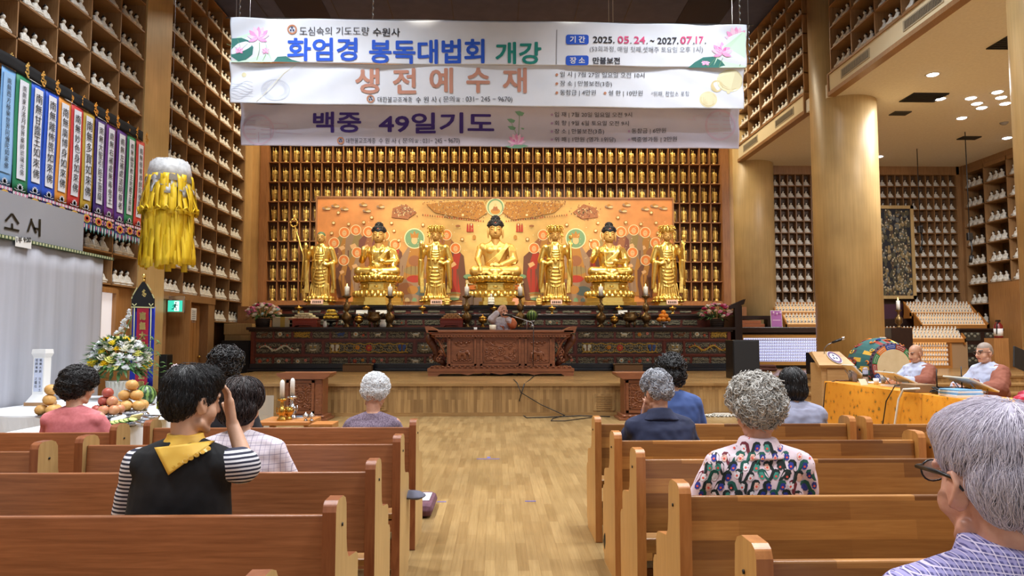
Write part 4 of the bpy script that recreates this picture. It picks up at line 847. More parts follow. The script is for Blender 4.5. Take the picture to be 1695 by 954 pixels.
XX = [(-4, 19.6), (20.5, 45.5), (46.5, 69.5), (70, 91.5), (92.5, 112.8), (113.3, 133), (134, 152.5), (154, 171), (172.6, 188.5), (190, 206), (207.5, 221.5), (222.6, 236)]
CC = [('sky blue', (120, 176, 232)), ('green', (36, 132, 92)), ('blue', (30, 92, 208)), ('blue', (34, 84, 204)), ('orange', (226, 150, 62)), ('red', (206, 56, 58)), ('olive yellow', (190, 158, 58)), ('dark violet', (58, 36, 116)), ('purple', (110, 50, 140)), ('purple', (84, 40, 134)), ('deep green', (40, 136, 92)), ('coral red', (212, 70, 62))]
WH = ['leftmost', 'second', 'third', 'fourth', 'fifth', 'sixth', 'seventh', 'eighth', 'ninth', 'tenth', 'eleventh', 'rightmost']
frc = [flat('fr_navy', (52, 54, 128)), flat('fr_pink', (222, 150, 180)), flat('fr_gold', (222, 184, 84)), flat('fr_white', (228, 226, 232)), flat('fr_teal', (70, 150, 150)), flat('fr_red', (196, 72, 60)), flat('fr_black', (28, 28, 44))]
brush = flat('brush_ink', (24, 24, 30)); spap = M('scroll_paper', (224, 230, 244), .8, col2=(232, 236, 246), scale=3); pale = flat('scroll_pale_blue', (150, 194, 240))
for i, ((xa, xb), nm, (cn, cc)) in enumerate(zip(XX, NAMES, CC)):
 ya, yb = 7.32 * 1200 / (821 - xa), 7.32 * 1200 / (821 - xb); yc = (ya + yb) / 2; w = yb - ya; off = .004 * (i % 2)
 r = thing('name_scroll', 'hanging name scroll with %s border, %s of the row on the left wall' % (cn, WH[i]), 'scroll', (XS, yc, 5.53), 0, 'name scrolls on the left wall')
 zb = 3.74 - (.03 if i in (1, 9) else 0)
 fn = lambda u, v: wp(ya + w * u, zb + (5.53 - zb) * v, off + .012 * math.sin(v * 5 + i) * (1 - v))
 b = MB(); b.grid(fn, 4, 14); o = wl(b, 'border_cloth', flat('scroll_%d' % i, cc, .6), r); s = o.modifiers.new('t', 'SOLIDIFY'); s.thickness = .005
 m0 = .2 if i else .12; fn2 = lambda u, v: wp(ya + w * (m0 + (1 - 2 * m0) * u), zb + .2 + (5.45 - zb - .2) * v, off + .012 + .012 * math.sin((.11 + .85 * v) * 5 + i) * (.89 - .85 * v))
 b = MB(); b.grid(fn2, 3, 14); wl(b, 'paper_strip', pale if i == 0 else spap, r)
 b = MB(); n = len(nm); z1, z0 = 5.38, zb + .26; st = (z1 - z0) / n; cwid = min(w * .5, st * .92)
 for k, ch in enumerate(nm):
  zz0 = z1 - (k + .5) * st; v = (zz0 - zb) / (5.53 - zb); dx = off + .018 + .012 * math.sin(v * 5 + i) * (1 - v)
  text(b, ch, (yc - cwid / 2, -(zz0 + st * .44), yc + cwid / 2, -(zz0 - st * .44)), lambda Y, q, dx=dx: wp(Y, -q, dx + .004), 0)
 wl(b, 'lettering', brush, r)
 b = MB(); mq = lambda Y, q: wp(Y, -q, off + .016)
 lotus_art(b, mq, yc, -(zb + .045), w * .24, 0); line(b, mq, [(yc - w * .36, -(zb + .04)), (yc - w * .2, -(zb + .025)), (yc, -(zb + .035)), (yc + w * .2, -(zb + .025)), (yc + w * .36, -(zb + .04))], .008, 0); wl(b, 'lotus_emblem', [spap, flat('emb', (196, 200, 214)), spap], r)
 b = MB(); zt, z0 = zb, zb - .37; b.grid(lambda u, v: wp(ya - .01 + (w + .02) * u, z0 + .13 + (zt - z0 - .13) * v, off + .02), 2, 2, 6 if i % 3 else 0)
 mq = lambda Y, q: wp(Y, -q, off + .028); mq2 = lambda Y, q: wp(Y, -q, off + .034)
 for e in range(8): disc(b, mq, ya + w * (e + .5) / 8, -(zt - .03), w * .07, .028, (3, 1)[e % 2], 8)
 for e, c in ((0, 2), (1, 5), (2, 4)): disc(b, mq2 if e else mq, yc, -(zt - .13), w * (.34 - .12 * e), .075 - .024 * e, c, 16)
 for sx in (-1, 1): disc(b, mq, yc + sx * w * .4, -(zt - .13), w * .1, .05, 1, 10); disc(b, mq2, yc + sx * w * .4, -(zt - .13), w * .05, .025, 0, 8)
 for e in range(5):
  yy_ = ya + w * (e + .5) / 5; h = .11 if e % 2 else .15
  b.add([mq(yy_ - w * .1, -(zt - .22)), mq(yy_ + w * .1, -(zt - .22)), mq(yy_ + w * .1, -(zt - .22 - h * .6)), mq(yy_, -(zt - .22 - h)), mq(yy_ - w * .1, -(zt - .22 - h * .6))], [(0, 1, 2, 3, 4)], 0 if e % 2 else 4, False)
  disc(b, mq2, yy_, -(zt - .22 - h * .4), w * .05, h * .36, (3, 1, 3, 5, 3)[e], 10)
 wl(b, 'fringe', frc, r)
# ---------------------------------------------------------------- white backdrop with sign panel
XC = -6.88
bk = thing('white_backdrop', 'tall white sheer curtain backdrop below the name scrolls on the left', 'curtain', (XC, 11, 0))
sheer = M('sheer_white', (172, 174, 184), .9, col2=(184, 186, 196), scale=1.5, stretch=(1, 5, .3))
p0, p1_ = atx(0, 388.5, XC), atx(184, 427, XC); ztr = (p0.z + p1_.z) / 2; yr = atx(168, 500, XC).y
b = MB(); b.grid(lambda u, v: Vector((XC + .007 * math.sin(u * 70) + .01 * math.sin(u * 23) + .01 * v, 7.5 + (yr - 7.5) * u, .02 + (ztr - .05) * v)), 160, 8); o = wl(b, 'curtain', sheer, bk); s = o.modifiers.new('t', 'SOLIDIFY'); s.thickness = .004
b = MB(); b.bb((XC - .02, 7.5, ztr - .05), (XC + .05, p1_.y, ztr), 0)
for q in range(64): y = 8.3 + q * .075; b.bb((XC + .05, y, ztr - .045), (XC + .056, y + .04, ztr - .006), 1) if y < p1_.y - .05 else None
wl(b, 'trim_strip', [flat('trim_green', (66, 86, 62)), flat('trim_cream', (186, 190, 150))], bk)
yp = atx(138, 390, XC).y
b = MB(); b.bb((XC - .03, 7.5, ztr), (XC, yp, ztr + .62)); wl(b, 'sign_panel', flat('panel_grey', (150, 152, 160), .7), bk)
b = MB(); mq = lambda x, y: atx(x, y, XC + .008)
line(b, mq, [(9, 366), (20, 354), (31, 371)], 3.6, 0); line(b, mq, [(20, 370), (20.5, 380)], 3.4, 0); line(b, mq, [(7, 377), (32, 382.5)], 3.6, 0)
line(b, mq, [(46, 384), (52, 366), (60, 386)], 3.4, 0); line(b, mq, [(52, 362), (52, 370)], 3, 0); line(b, mq, [(56, 378), (64, 379.5)], 3.4, 0); line(b, mq, [(66, 363), (65.5, 392)], 3.6, 0); wl(b, 'lettering', 'black', bk)
b = MB(); q0, q1 = atx(26, 395, XC + .06), atx(52, 405, XC + .06); b.bb((XC + .056, q0.y, ztr - .13), (XC + .06, q1.y, ztr + .01), 0); b.mi = 1
text(b, '1부 9:00', (27.5, 392, 51.5, 402.5), lambda x, y: atx(x, y, XC + .064), 1, .02); wl(b, 'time_label', ['paper', 'black'], bk)
for y in (7.6, yr - .05): b = MB(); b.tube([(XC - .04, y, 0), (XC - .04, y, ztr)], .02, 8); wl(b, 'post', 'steel', bk)
# ---------------------------------------------------------------- yellow paper lantern with streamers
lp = at(281, 300, 13.0); zt, zb = at(281, 266, 13).z, at(281, 440, 13).z; Hh = zt - zb
r = thing('paper_lantern', 'yellow streamer lantern with silver white top hanging beside the name scrolls', 'lantern', (lp.x, 13.0, zt))
yel = M('yellow_paper', (240, 206, 44), .5, col2=(222, 178, 20), scale=6, stretch=(8, 8, .4)); sil = M('silver_white_paper', (222, 224, 226), .35, col2=(190, 192, 194), scale=14, bump=.4)
b = MB(); b.lathe([(.26, -.02), (.33, -.06), (.4, -.42)], n=28); b.build('frame', sil, r)
def strips(rad0, rad1, z0, z1, n, w, mat, name, seed, ragged=.1):
 q = random.Random(seed); b = MB()
 for i in range(n):
  a = 2 * math.pi * i / n + q.uniform(-.08, .08); e = z1 + q.uniform(-ragged, ragged); tw = q.uniform(-.5, .5)
  def fn(u, v, a=a, e=e, tw=tw):
   z = z0 + (e - z0) * v; rd = rad0 + (rad1 - rad0) * v + .02 * math.sin(v * 7 + a * 9); d = (u - .5) * w; t = a + R(90) + tw * v
   return Vector((rd * math.cos(a) + d * math.cos(t), rd * math.sin(a) + d * math.sin(t), z))
  b.grid(fn, 1, 8)
 o = b.build(name, mat, r); s = o.modifiers.new('t', 'SOLIDIFY'); s.thickness = .003; return o
strips(.27, .41, -.01, -.62, 36, .1, sil, 'silver_fringe', 1); strips(.37, .47, -.3, -Hh * .52, 40, .1, yel, 'upper_streamers', 2, .04); strips(.4, .43, -.9, -Hh, 40, .11, yel, 'lower_streamers', 3, .09); strips(.3, .36, -.5, -Hh * .93, 30, .1, yel, 'inner_streamers', 4, .09)
b = MB()
for i in range(9):
 a = i * .7; c = (.47 * math.cos(a), .47 * math.sin(a), -Hh * .5)
 for k in (-1, 1): b.tube([(c[0], c[1], c[2]), (c[0] - k * .08 * math.sin(a) + .02 * math.cos(a), c[1] + k * .08 * math.cos(a) + .02 * math.sin(a), c[2] + .06), (c[0] - k * .13 * math.sin(a), c[1] + k * .13 * math.cos(a), c[2] - .02), (c[0], c[1], c[2])], .022, 5, flat=.4)
b.build('paper_bows', yel, r)
b = MB(); b.tube([(0, 0, -.02), (0, 0, ZC - zt)], .004, 4); b.build('string', 'steel', r)
# ---------------------------------------------------------------- standing sash banner on a pole
Y = 12.6; r = thing('sash_banner', 'black, blue and red standing banner with gold characters behind white flowers', 'banner', (at(238, 560, Y).x, Y, 0))
sb = lambda n, b, m: (lambda o: setattr(o, 'location', [-c for c in r.location]) or o)(b.build(n, m, r))
mq = lambda x, y, d=0: at(x, y, Y) + Vector((0, -d, 0))
b = MB(); c = at(238, 460, Y); b.tube([(c.x, Y + .03, .0), (c.x, Y + .03, c.z)], .016, 8, 0); b.lathe([(.18, 0), (.2, .02), (.03, .06)], (c.x, Y + .03, 0), 16, 0); b.ell((c.x, Y, c.z + .03), (.035, .035, .04), 10, 1); b.ell((c.x, Y, c.z - .04), (.025, .025, .025), 8, 1); sb('pole', b, ['brass', 'gold'])
b = MB(); d0 = .0
b.add([mq(236, 467), mq(240, 467), mq(256.5, 495), mq(256, 509), mq(218.5, 508), mq(219, 493)], [(0, 1, 2, 3, 4, 5)], 0, False); o = sb('top_flap', b, 'black'); s = o.modifiers.new('t', 'SOLIDIFY'); s.thickness = .02
b = MB(); b.grid(lambda u, v: mq(218.8 + 37 * u + (1 - v) * (-6 + 1.5 * u), 640 - 132 * v) + Vector((0, .012 * math.sin(u * 9) + .02, 0)), 14, 8); o = sb('blue_ground', b, flat('royal_blue', (26, 44, 170), .45)); s = o.modifiers.new('t', 'SOLIDIFY'); s.thickness = .004
b = MB(); b.grid(lambda u, v: mq(227.5 + 19.5 * u + (1 - v) * (-4 + u), 650 - 140 * v, .01) + Vector((0, .006 * math.sin(v * 25), 0)), 4, 14); sb('red_strip', b, flat('crimson', (176, 26, 56), .4))
b = MB(); gl = lambda x, y: mq(x, y, .022)
for k, ch in enumerate('南無大聖引路王菩薩'): yq = 516.5 + k * 16.3; text(b, ch, (232 - k * .35, yq, 242.5 - k * .35, yq + 13.5), gl, 0, .06)
omsign(b, gl, 239, 487, 8, 0); sb('gold_characters', b, flat('gold_thread', (222, 196, 118), .4, metal=.3))
b = MB()
for P in ([(228, 476), (221, 489)], [(244, 470), (251, 481)], [(253, 487), (256, 494)], [(220, 491), (219, 495)]): line(b, gl, P, 1.6, 0)
for x in (223.5, 251): b.tube([mq(x, 507, .02), mq(x - 1.2, 560, .02), mq(x - 2.5, 610, .02)], .008, 5, 0); b.tube([mq(x - 3.5, 503, .02), mq(x, 507, .03), mq(x + 3.5, 503, .02)], .008, 5, 0)
line(b, gl, [(218, 508.5), (256.5, 509.5)], 2, 0); sb('cords', b, flat('cord_cream', (206, 206, 150)))
# ---------------------------------------------------------------- pews
PW = 0
def pew(lab, x0, x1, y, red, tall=.9, ends=(1, 1)):
 """y is the back (camera side) of the end panels; the sitter faces +y"""
 r = thing('wooden_pew', lab, 'pew', ((x0 + x1) / 2, y, 0), 0, 'wooden pews'); w = (x1 - x0) / 2; k = tall / .9
 prof = [(0, 0), (0, .865), (.012, .89), (.035, .9), (.12, .9), (.16, .885), (.18, .86), (.185, .8), (.19, .73), (.205, .675), (.235, .645), (.39, .62), (.42, .605), (.43, .58), (.43, .505), (.47, .495), (.495, .47), (.5, .43), (.5, .06), (.46, .045), (.45, 0)]
 prof = [(a, b * k) for a, b in prof]
 for s, on in ((-1, ends[0]), (1, ends[1])):
  if not on: continue
  b = MB(); n = len(prof); xa, xb = (s * w, s * (w - .048))
  vs = [(xa, *p) for p in prof] + [(xb, *p) for p in prof]
  b.add(vs, [tuple(range(n)), tuple(reversed(range(n, 2 * n)))], 0, False)
  b.add(vs, [(i, (i + 1) % n, n + (i + 1) % n, n + i) for i in range(n)], 1, False)
  o = b.build('end_panel', ['pewside', 'pewedge'] if red else ['pewside2', 'pewedge2'], r, bevel=.006)
  b = MB(); b.lathe([(.007, 0), (.007, .004)], n=8); q = b.build('plug', 'black', o); q.location = (s * (w + .001), .1, .8 * k); q.rotation_euler = (0, s * R(90), 0)
 wd = 'pewred' if red else 'pewlam'; e = w - .048
 b = MB(); b.box((0, .05, .66 * k), (2 * e, .032, .37 * k), rot=(-.06, 0, 0)); b.build('backrest', wd, r, bevel=.006)
 b = MB(); b.box((0, .285, .42), (2 * e, .41, .035), rot=(.03, 0, 0)); b.build('seat', 'seat', r, bevel=.008)
 b = MB(); b.bb((-e, .44, .3), (e, .465, .4)); b.build('seat_apron', wd, r, bevel=.004)
 b = MB(); b.bb((-e, .1, .1), (e, .125, .27)); b.build('lower_rail', wd, r, bevel=.004)
 return r
LX, RX = -.563, .725
LY = [1.76, 2.62, 3.46, 4.36, 5.19]; RY = [2.05, 2.9, 3.78, 4.48, 5.35]; GL, GR = -2.47, 2.66
od = ['first', 'second', 'third', 'fourth', 'fifth']
pew('golden oak pew carrying the grey-haired person in a plaid shirt', RX, GR, 1.02, False)
for i, y in enumerate(LY): pew('reddish-brown pew left of the aisle, %s row from the camera' % od[i], GL, LX, y, True)
for i, y in enumerate(RY): pew('golden oak pew right of the aisle, %s row from the camera' % od[i], RX, GR, y, False)
pew('reddish-brown outer pew at the left edge, behind the person in pink', -4.6, GL - .06, 4.95, True)
pew('reddish-brown outer pew at the left edge, one row nearer than the pink person', -4.6, GL - .06, 4.12, True)
pew('golden oak outer pew in front of the orange-draped table', GR + .05, 4.8, 5.3, False)
pew('golden oak outer pew at the right, second row from the orange-draped table', GR + .05, 4.8, 4.42, False)
# ---------------------------------------------------------------- lecture table on the stage
TY = 16.6; tx0, tx1 = at(708, 560, TY).x, at(950, 560, TY).x; tc = (tx0 + tx1) / 2; tw = (tx1 - tx0) / 2
T = thing('lecture_table', 'big carved brown wooden table with elephant reliefs at centre stage', 'table', (tc, TY, ST))
Z = lambda y: at(829, y, TY).z - ST; Xx = lambda x: at(x, 580, TY).x - tc
b = MB(); ztop = Z(546.5)
b.bb((-tw, 0, ztop - .06), (tw, .95, ztop)); b.bb((-tw + .08, .03, ztop - .12), (tw - .08, .9, ztop - .06))
for s in (-1, 1): b.prism([(s * (tw + .02), ztop - .06), (s * (tw + .06), ztop + .07), (s * (tw - .02), ztop + .08), (s * (tw - .2), ztop - .005), (s * (tw - .22), ztop - .04)], 0, .95)
b.build('table_top', 'carve', T, bevel=.01)
b = MB(); b.bb((-tw + .16, .05, ztop - .17), (tw - .16, .85, ztop - .12))
for i in range(44): x = -tw + .2 + i * (2 * tw - .4) / 43; b.ell((x, .045, ztop - .145), (.03, .02, .018), 6)
b.build('frieze', 'carve', T)
bw = Xx(919); za, zb = Z(607.5), Z(556); cw_ = bw
b = MB(); b.bb((-cw_, .12, za), (cw_, .8, zb)); b.build('body', 'carve', T)
def relief_frame(x0, x1, z0, z1, y=.12):
 b = MB()
 for p, q in (((x0, z0), (x1, z0 + .045)), ((x0, z1 - .045), (x1, z1)), ((x0, z0), (x0 + .045, z1)), ((x1 - .045, z0), (x1, z1))): b.bb((p[0], y - .03, p[1]), (q[0], y + .01, q[1]))
 for p, q in (((x0 + .07, z0 + .07), (x1 - .07, z0 + .085)), ((x0 + .07, z1 - .085), (x1 - .07, z1 - .07)), ((x0 + .07, z0 + .07), (x0 + .085, z1 - .07)), ((x1 - .085, z0 + .07), (x1 - .07, z1 - .07))): b.bb((p[0], y - .015, p[1]), (q[0], y + .01, q[1]))
 return b
def scroll(b, cx, cz, rad, turn, s0, y, r=.014): b.tube([(cx + rad * (1 - i / 11) * math.cos(s0 + turn * i), y, cz + rad * (1 - i / 11) * math.sin(s0 + turn * i)) for i in range(11)], [r * (1 - i / 16) for i in range(11)], 6)
def rosette_panel(b, x0, x1, z0, z1, y):
 cx, cz = (x0 + x1) / 2, (z0 + z1) / 2; h = (z1 - z0) / 2; w = (x1 - x0) / 2
 b.tube([(cx + h * .42 * math.cos(2 * math.pi * i / 20), y, cz + h * .42 * math.sin(2 * math.pi * i / 20)) for i in range(21)], .014, 6); b.tube([(cx + h * .3 * math.cos(2 * math.pi * i / 20), y, cz + h * .3 * math.sin(2 * math.pi * i / 20)) for i in range(21)], .008, 6)
 for i in range(9): a = 2 * math.pi * i / 9; b.ell((cx + h * .2 * math.cos(a), y, cz + h * .2 * math.sin(a)), (h * .08, .014, h * .08), 8); b.ell((cx + h * .36 * math.cos(a), y, cz + h * .36 * math.sin(a)), (.014, .012, .014), 6)
 b.ell((cx, y, cz), (h * .1, .02, h * .1), 8); k = 0
 for sx in (-1, 1):
  for sz in (-1, 1):
   for fx, fz, rad in ((.62, .3, .26), (.85, .7, .24), (.4, .78, .22), (.88, .12, .2), (.62, .72, .15)):
    scroll(b, cx + sx * w * fx, cz + sz * h * fz, h * rad, .75 * sx * sz, k, y); b.ell((cx + sx * w * fx, y - .004, cz + sz * h * fz), (h * .07, .014, h * .07), 6); k += 1.3
   b.tube([(cx + sx * w * .2, y, cz + sz * h * .5), (cx + sx * w * .45, y, cz + sz * h * .55), (cx + sx * w * .7, y, cz + sz * h * .9), (cx + sx * w * .95, y, cz + sz * h * .9)], .012, 6)
 b.ell((cx, y, cz - h * .85), (w * .12, .012, h * .08), 8); b.ell((cx, y, cz + h * .85), (w * .2, .012, h * .05), 8)
def elephant_panel(b, x0, x1, z0, z1, y, d):
 cx, cz = (x0 + x1) / 2, (z0 + z1) / 2; h = (z1 - z0) / 2; w = (x1 - x0) / 2
 b.ell((cx, y, cz - h * .18), (w * .55, .035, h * .25), 14); b.ell((cx + d * w * .52, y - .01, cz - h * .08), (w * .24, .04, h * .2), 12); b.ell((cx + d * w * .38, y - .025, cz - h * .1), (w * .13, .02, h * .15), 10)
 b.tube([(cx + d * w * .66, y - .02, cz - h * .12), (cx + d * w * .78, y - .02, cz - h * .35), (cx + d * w * .76, y - .02, cz - h * .6), (cx + d * w * .86, y - .02, cz - h * .66)], [.03, .024, .018, .014], 8)
 b.cap((cx + d * w * .62, y - .03, cz - h * .22), (cx + d * w * .8, y - .03, cz - h * .3), .01, .006, 6)
 for e in (-.42, -.26, .2, .36): b.cap((cx + e * w, y - .01, cz - h * .3), (cx + e * w, y - .01, cz - h * .68), w * .11, w * .085, 8)
 b.tube([(cx - d * w * .54, y, cz - h * .1), (cx - d * w * .62, y, cz - h * .4)], .01, 5); b.ell((cx, y - .02, cz + h * .06), (w * .28, .025, h * .07), 8); b.ell((cx, y - .01, cz + h * .2), (w * .16, .02, h * .09), 8)
 for e in range(9): b.ell((cx - w * .85 + e * w * .21, y, cz - h * .78 - .02 * (e % 2)), (w * .14, .02, h * .07), 8)
 for e in range(6): fx = -.7 + e * .28; b.ell((cx + fx * w, y, cz + h * (.72 + .1 * (e % 2))), (w * .16, .02, h * .11), 8); b.ell((cx + fx * w, y - .02, cz + h * (.72 + .1 * (e % 2))), (w * .06, .016, h * .05), 6)
 b.tube([(cx - w * .7, y, cz + h * .55), (cx, y, cz + h * .4), (cx + w * .6, y, cz + h * .55)], .009, 5)
for x0, x1, kind in ((742, 788, 1), (795, 862, 0), (869, 914, -1)):
 b = relief_frame(Xx(x0), Xx(x1), za + .02, zb - .02)
 xa, xb = Xx(x0) + .1, Xx(x1) - .1
 (rosette_panel(b, xa, xb, za + .12, zb - .12, .115) if kind == 0 else elephant_panel(b, xa, xb, za + .1, zb - .1, .115, kind)); b.build('relief_panel', 'carve', T)
b = MB(); z0 = Z(622)
b.prism([(-tw + .02, .1), (-tw + .08, za), (tw - .08, za), (tw - .02, .1)], .0, .95); b.bb((-tw, -.04, .1), (tw, .98, .17))
b.prism([(-tw, .12), (-tw + .02, .0), (-tw + .22, 0), (-tw + .3, .05), (-tw + .7, .06), (-.75, .02), (-.6, .06), (-.2, .065), (0, .03), (.2, .065), (.6, .06), (.75, .02), (tw - .7, .06), (tw - .3, .05), (tw - .22, 0), (tw - .02, 0), (tw, .12)], -.03, .06)
b.bb((-tw + .03, .05, 0.001), (-tw + .2, .9, .12)); b.bb((tw - .2, .05, 0.001), (tw - .03, .9, .12))
for i in range(26): x = -tw + .1 + i * (2 * tw - .2) / 25; b.ell((x, -.005, .2), (.045, .02, .02), 6); b.ell((x, -.015, .215), (.018, .02, .018), 6)
b.build('stepped_base', 'carve', T)
for s in (-1, 1):
 b = MB(); xo = s * cw_
 for e in range(9): scroll(b, xo + s * (.06 + .035 * (e % 3) + .03 * (e // 3)), zb - .07 - .06 * e, .06, .8, e, .14, .013)
 b.tube([(xo + s * .36, .14, zb), (xo + s * .2, .14, zb - .1), (xo + s * .12, .14, zb - .25), (xo + s * .03, .14, zb - .48)], .02, 6); b.tube([(xo + s * .03, .14, zb), (xo + s * .34, .14, zb)], .02, 6); b.build('fretwork_bracket', 'carve', T)
 b = MB(); P = [(xo + s * .38, .4, zb - .02), (xo + s * .4, .38, zb - .14), (xo + s * .3, .36, zb - .28), (xo + s * .24, .38, zb - .42), (xo + s * .3, .4, zb - .52), (xo + s * .14, .4, zb - .6), (xo + s * .05, .42, za + .02)]
 b.tube(P, [.1, .1, .085, .075, .08, .07, .06], 10); b.ell((xo + s * .42, .36, zb - .08), (.1, .1, .12), 10)
 for e in range(10): a = e * .65; b.ell((xo + s * (.3 + .1 * math.cos(a)), .34, zb - .1 - e * .045), .04, 6)
 b.build('dragon_bracket', 'carvedark', T)
# two carved stands before the stage
def stand(lab, x0, x1, Y, ytop):
 xa, xb = at(x0, 650, Y).x, at(x1, 650, Y).x; c = (xa + xb) / 2; w = (xb - xa) / 2; h = at((x0 + x1) / 2, ytop, Y).z
 r = thing('carved_stand', lab, 'stand', (c, Y, 0)); b = MB(); b.prism([(-w * .8, h - .1), (-w, h - .035), (-w, h), (w, h), (w, h - .035), (w * .8, h - .1)], -.02, .55); b.build('top', 'carve', r, bevel=.006)
 b = MB(); b.bb((-w * .72, .06, .1), (w * .72, .48, h - .1)); b.build('body', 'carve', r)
 b = relief_frame(-w * .66, w * .4, .13, h - .13, .06); rosette_panel(b, -w * .58, w * .32, .2, h - .2, .055)
 for e in range(9): scroll(b, w * .57, .16 + e * (h - .3) / 8, .035, .8, e, .052, .01)
 b.bb((w * .45, .045, .12), (w * .69, .06, h - .12)); b.build('relief_panel', 'carve', r)
 b = MB(); b.bb((-w * .85, -.02, .04), (w * .85, .52, .1)); b.bb((-w * .95, -.05, 0.001), (w * .95, .55, .045))
 for e in range(8): b.ell((-w * .75 + e * w * .215, -.02, .075), (.04, .02, .025), 6)
 b.build('base', 'carve', r, bevel=.005); return r
stand('carved brown stand with rosette panel before the left half of the stage', 458, 545, 13.15, 618); stand('carved brown stand before the right half of the stage, partly behind seated people', 1022, 1110, 13.15, 618)
# stage front details: vents, stage steps by the altar
for x0, x1 in ((984, 1016), (604, 640)):
 p, q = at(x0 - 2, 680, SY), at(x1 + 2, 652, SY); r = thing('stage_vent', 'slatted wooden vent in the stage front %s' % ('right of the lecture table' if x0 > 900 else 'behind the white-haired person'), 'air vent', ((p.x + q.x) / 2, SY, (p.z + q.z) / 2)); w, h = (q.x - p.x) / 2, (q.z - p.z) / 2
 b = MB(); b.bb((-w, -.014, -h), (w, -.002, h)); b.build('frame', 'stagefront', r)
 for e in range(7): b = MB(); b.bb((-w * .72, -.022, -h * .7 + e * h * .22), (w * .72, -.012, -h * .7 + e * h * .22 + .022)); b.build('slat', 'stage', r)
for x0, x1, lab in ((567, 615, 'small wooden step board leaning on the altar plinth, left'), (1018, 1064, 'small wooden step board leaning on the altar plinth, right')):
 p, q = at(x0, 615, 18.6), at(x1, 603, 18.6); b = MB(); b.bb((p.x, 18.6, ST + .001), (q.x, 18.64, q.z)); b.bb((p.x, 18.6, q.z - .03), (q.x, 18.95, q.z)); b.bb((p.x + .02, 18.9, ST + .001), (p.x + .06, 18.94, q.z - .03)); b.bb((q.x - .06, 18.9, ST + .001), (q.x - .02, 18.94, q.z - .03)); tag(b.build('step_board', flat('dullwood', (128, 98, 68)), bevel=.005), lab, 'step')
# ---------------------------------------------------------------- things standing on the altar
def on(x, y, Y): return at(x, y, Y)
Y1 = AY + .35
def candlestick(x, lab):
 p = on(x, 541, Y1); k = Y1 / F; top = at(x, 490, Y1).z - zt1; r = thing('tall_candlestick', lab, 'candlestick', (p.x, Y1, zt1), 0, 'candlesticks on the altar'); s = top / .83
 b = MB(); b.lathe([(.1 * s, 0), (.1 * s, .025 * s), (.06 * s, .05 * s), (.05 * s, .1 * s), (.085 * s, .15 * s), (.135 * s, .24 * s), (.12 * s, .32 * s), (.05 * s, .38 * s), (.04 * s, .42 * s), (.07 * s, .45 * s), (.085 * s, .5 * s), (.085 * s, .58 * s), (.05 * s, .62 * s), (.03 * s, .66 * s), (.04 * s, .72 * s), (.03 * s, .75 * s), (.11 * s, .8 * s), (.12 * s, .83 * s), (.1 * s, .83 * s)], n=20); b.build('stick', 'oldbrass', r)
 ch = at(x, 474.5, Y1).z - zt1 - top; b = MB(); b.lathe([(.062, top), (.062, top + ch - .02), (.045, top + ch), (.006, top + ch + .002)], n=16); c = b.build('candle', 'candle', r)
 b = MB(); b.lathe([(.004, top + ch), (.016, top + ch + .025), (.012, top + ch + .05), (.001, top + ch + .085)], n=8); b.build('flame', 'flame', c)
for x, lab in zip((573.5, 645, 772.6, 861, 995, 1069.5), ('leftmost tall brass candlestick on the altar', 'tall brass candlestick beside the left three-legged censer', 'tall brass candlestick left of the central Buddha', 'tall brass candlestick right of the monk with a microphone', 'tall brass candlestick left of the right-hand three-legged censer', 'rightmost tall brass candlestick on the altar')): candlestick(x, lab)
def put(name, lab, cat, x, Y, z, group=None): return thing(name, lab, cat, (at(x, 530, Y).x, Y, z), 0, group)
for x, lab in ((619, 'dark three-legged bronze censer behind the bananas'), (1043, 'dark three-legged bronze censer beside the oranges')):
 r = put('incense_burner', lab, 'incense burner', x, Y1, zt1); b = MB(); b.lathe([(.03, .12), (.15, .17), (.19, .26), (.15, .34), (.14, .38), (.18, .41), (.17, .41)], n=20); b.ell((0, 0, .26), (.2, .2, .03), 20); b.build('bowl', 'oldbrass', r)
 for e in range(3): a = R(90 + 120 * e); b = MB(); b.tube([(.1 * math.cos(a), .1 * math.sin(a), .19), (.13 * math.cos(a), .13 * math.sin(a), .1), (.11 * math.cos(a), .11 * math.sin(a), 0)], [.035, .025, .03], 8); b.build('leg', 'oldbrass', r)
 for s in (-1, 1): b = MB(); b.tube([(s * .17, 0, .34), (s * .25, 0, .38), (s * .25, 0, .3), (s * .19, 0, .28)], .018, 6); b.build('handle', 'oldbrass', r)
for x, lab in ((594, 'lidded brass incense bowl left of the dark censer'), (799, 'lidded brass incense bowl beside the monk with a microphone'), (1017, 'lidded brass incense bowl between candlestick and right censer')):
 r = put('lidded_bowl', lab, 'bowl', x, Y1, zt1); b = MB(); b.lathe([(.07, 0), (.06, .03), (.03, .07), (.035, .1), (.1, .14), (.12, .2), (.11, .22)], n=18); b.build('bowl', 'brass', r); b = MB(); b.lathe([(.11, .22), (.1, .27), (.05, .3), (.02, .31), (.028, .34), (.005, .36)], n=18); b.build('lid', 'brass', r)
for x, y2, lab in ((494, 2, 'brass offering cup on the upper altar step above the cakes'), (606, 2, 'brass offering cup below the left seated Buddha'), (699, 2, 'brass offering cup below the crowned statue left of centre'), (817, 2, 'brass offering cup below the central Buddha'), (914, 2, 'brass offering cup below the lotus-holding statue'), (1025, 2, 'brass offering cup below the right seated Buddha'), (1114, 2, 'brass offering cup below the rightmost statue')):
 r = put('offering_cup', lab, 'cup', x, AY + 1.0, zt2); b = MB(); b.lathe([(.06, 0), (.05, .02), (.025, .05), (.03, .1), (.1, .13), (.11, .16), (.1, .16)], n=16); b.build('cup', 'brass', r); b = MB(); b.lathe([(.12, .16), (.1, .19), (.02, .21), (.02, .235), (.003, .245)], n=16); b.build('lid', 'brass', r)
rr = random.Random(11)
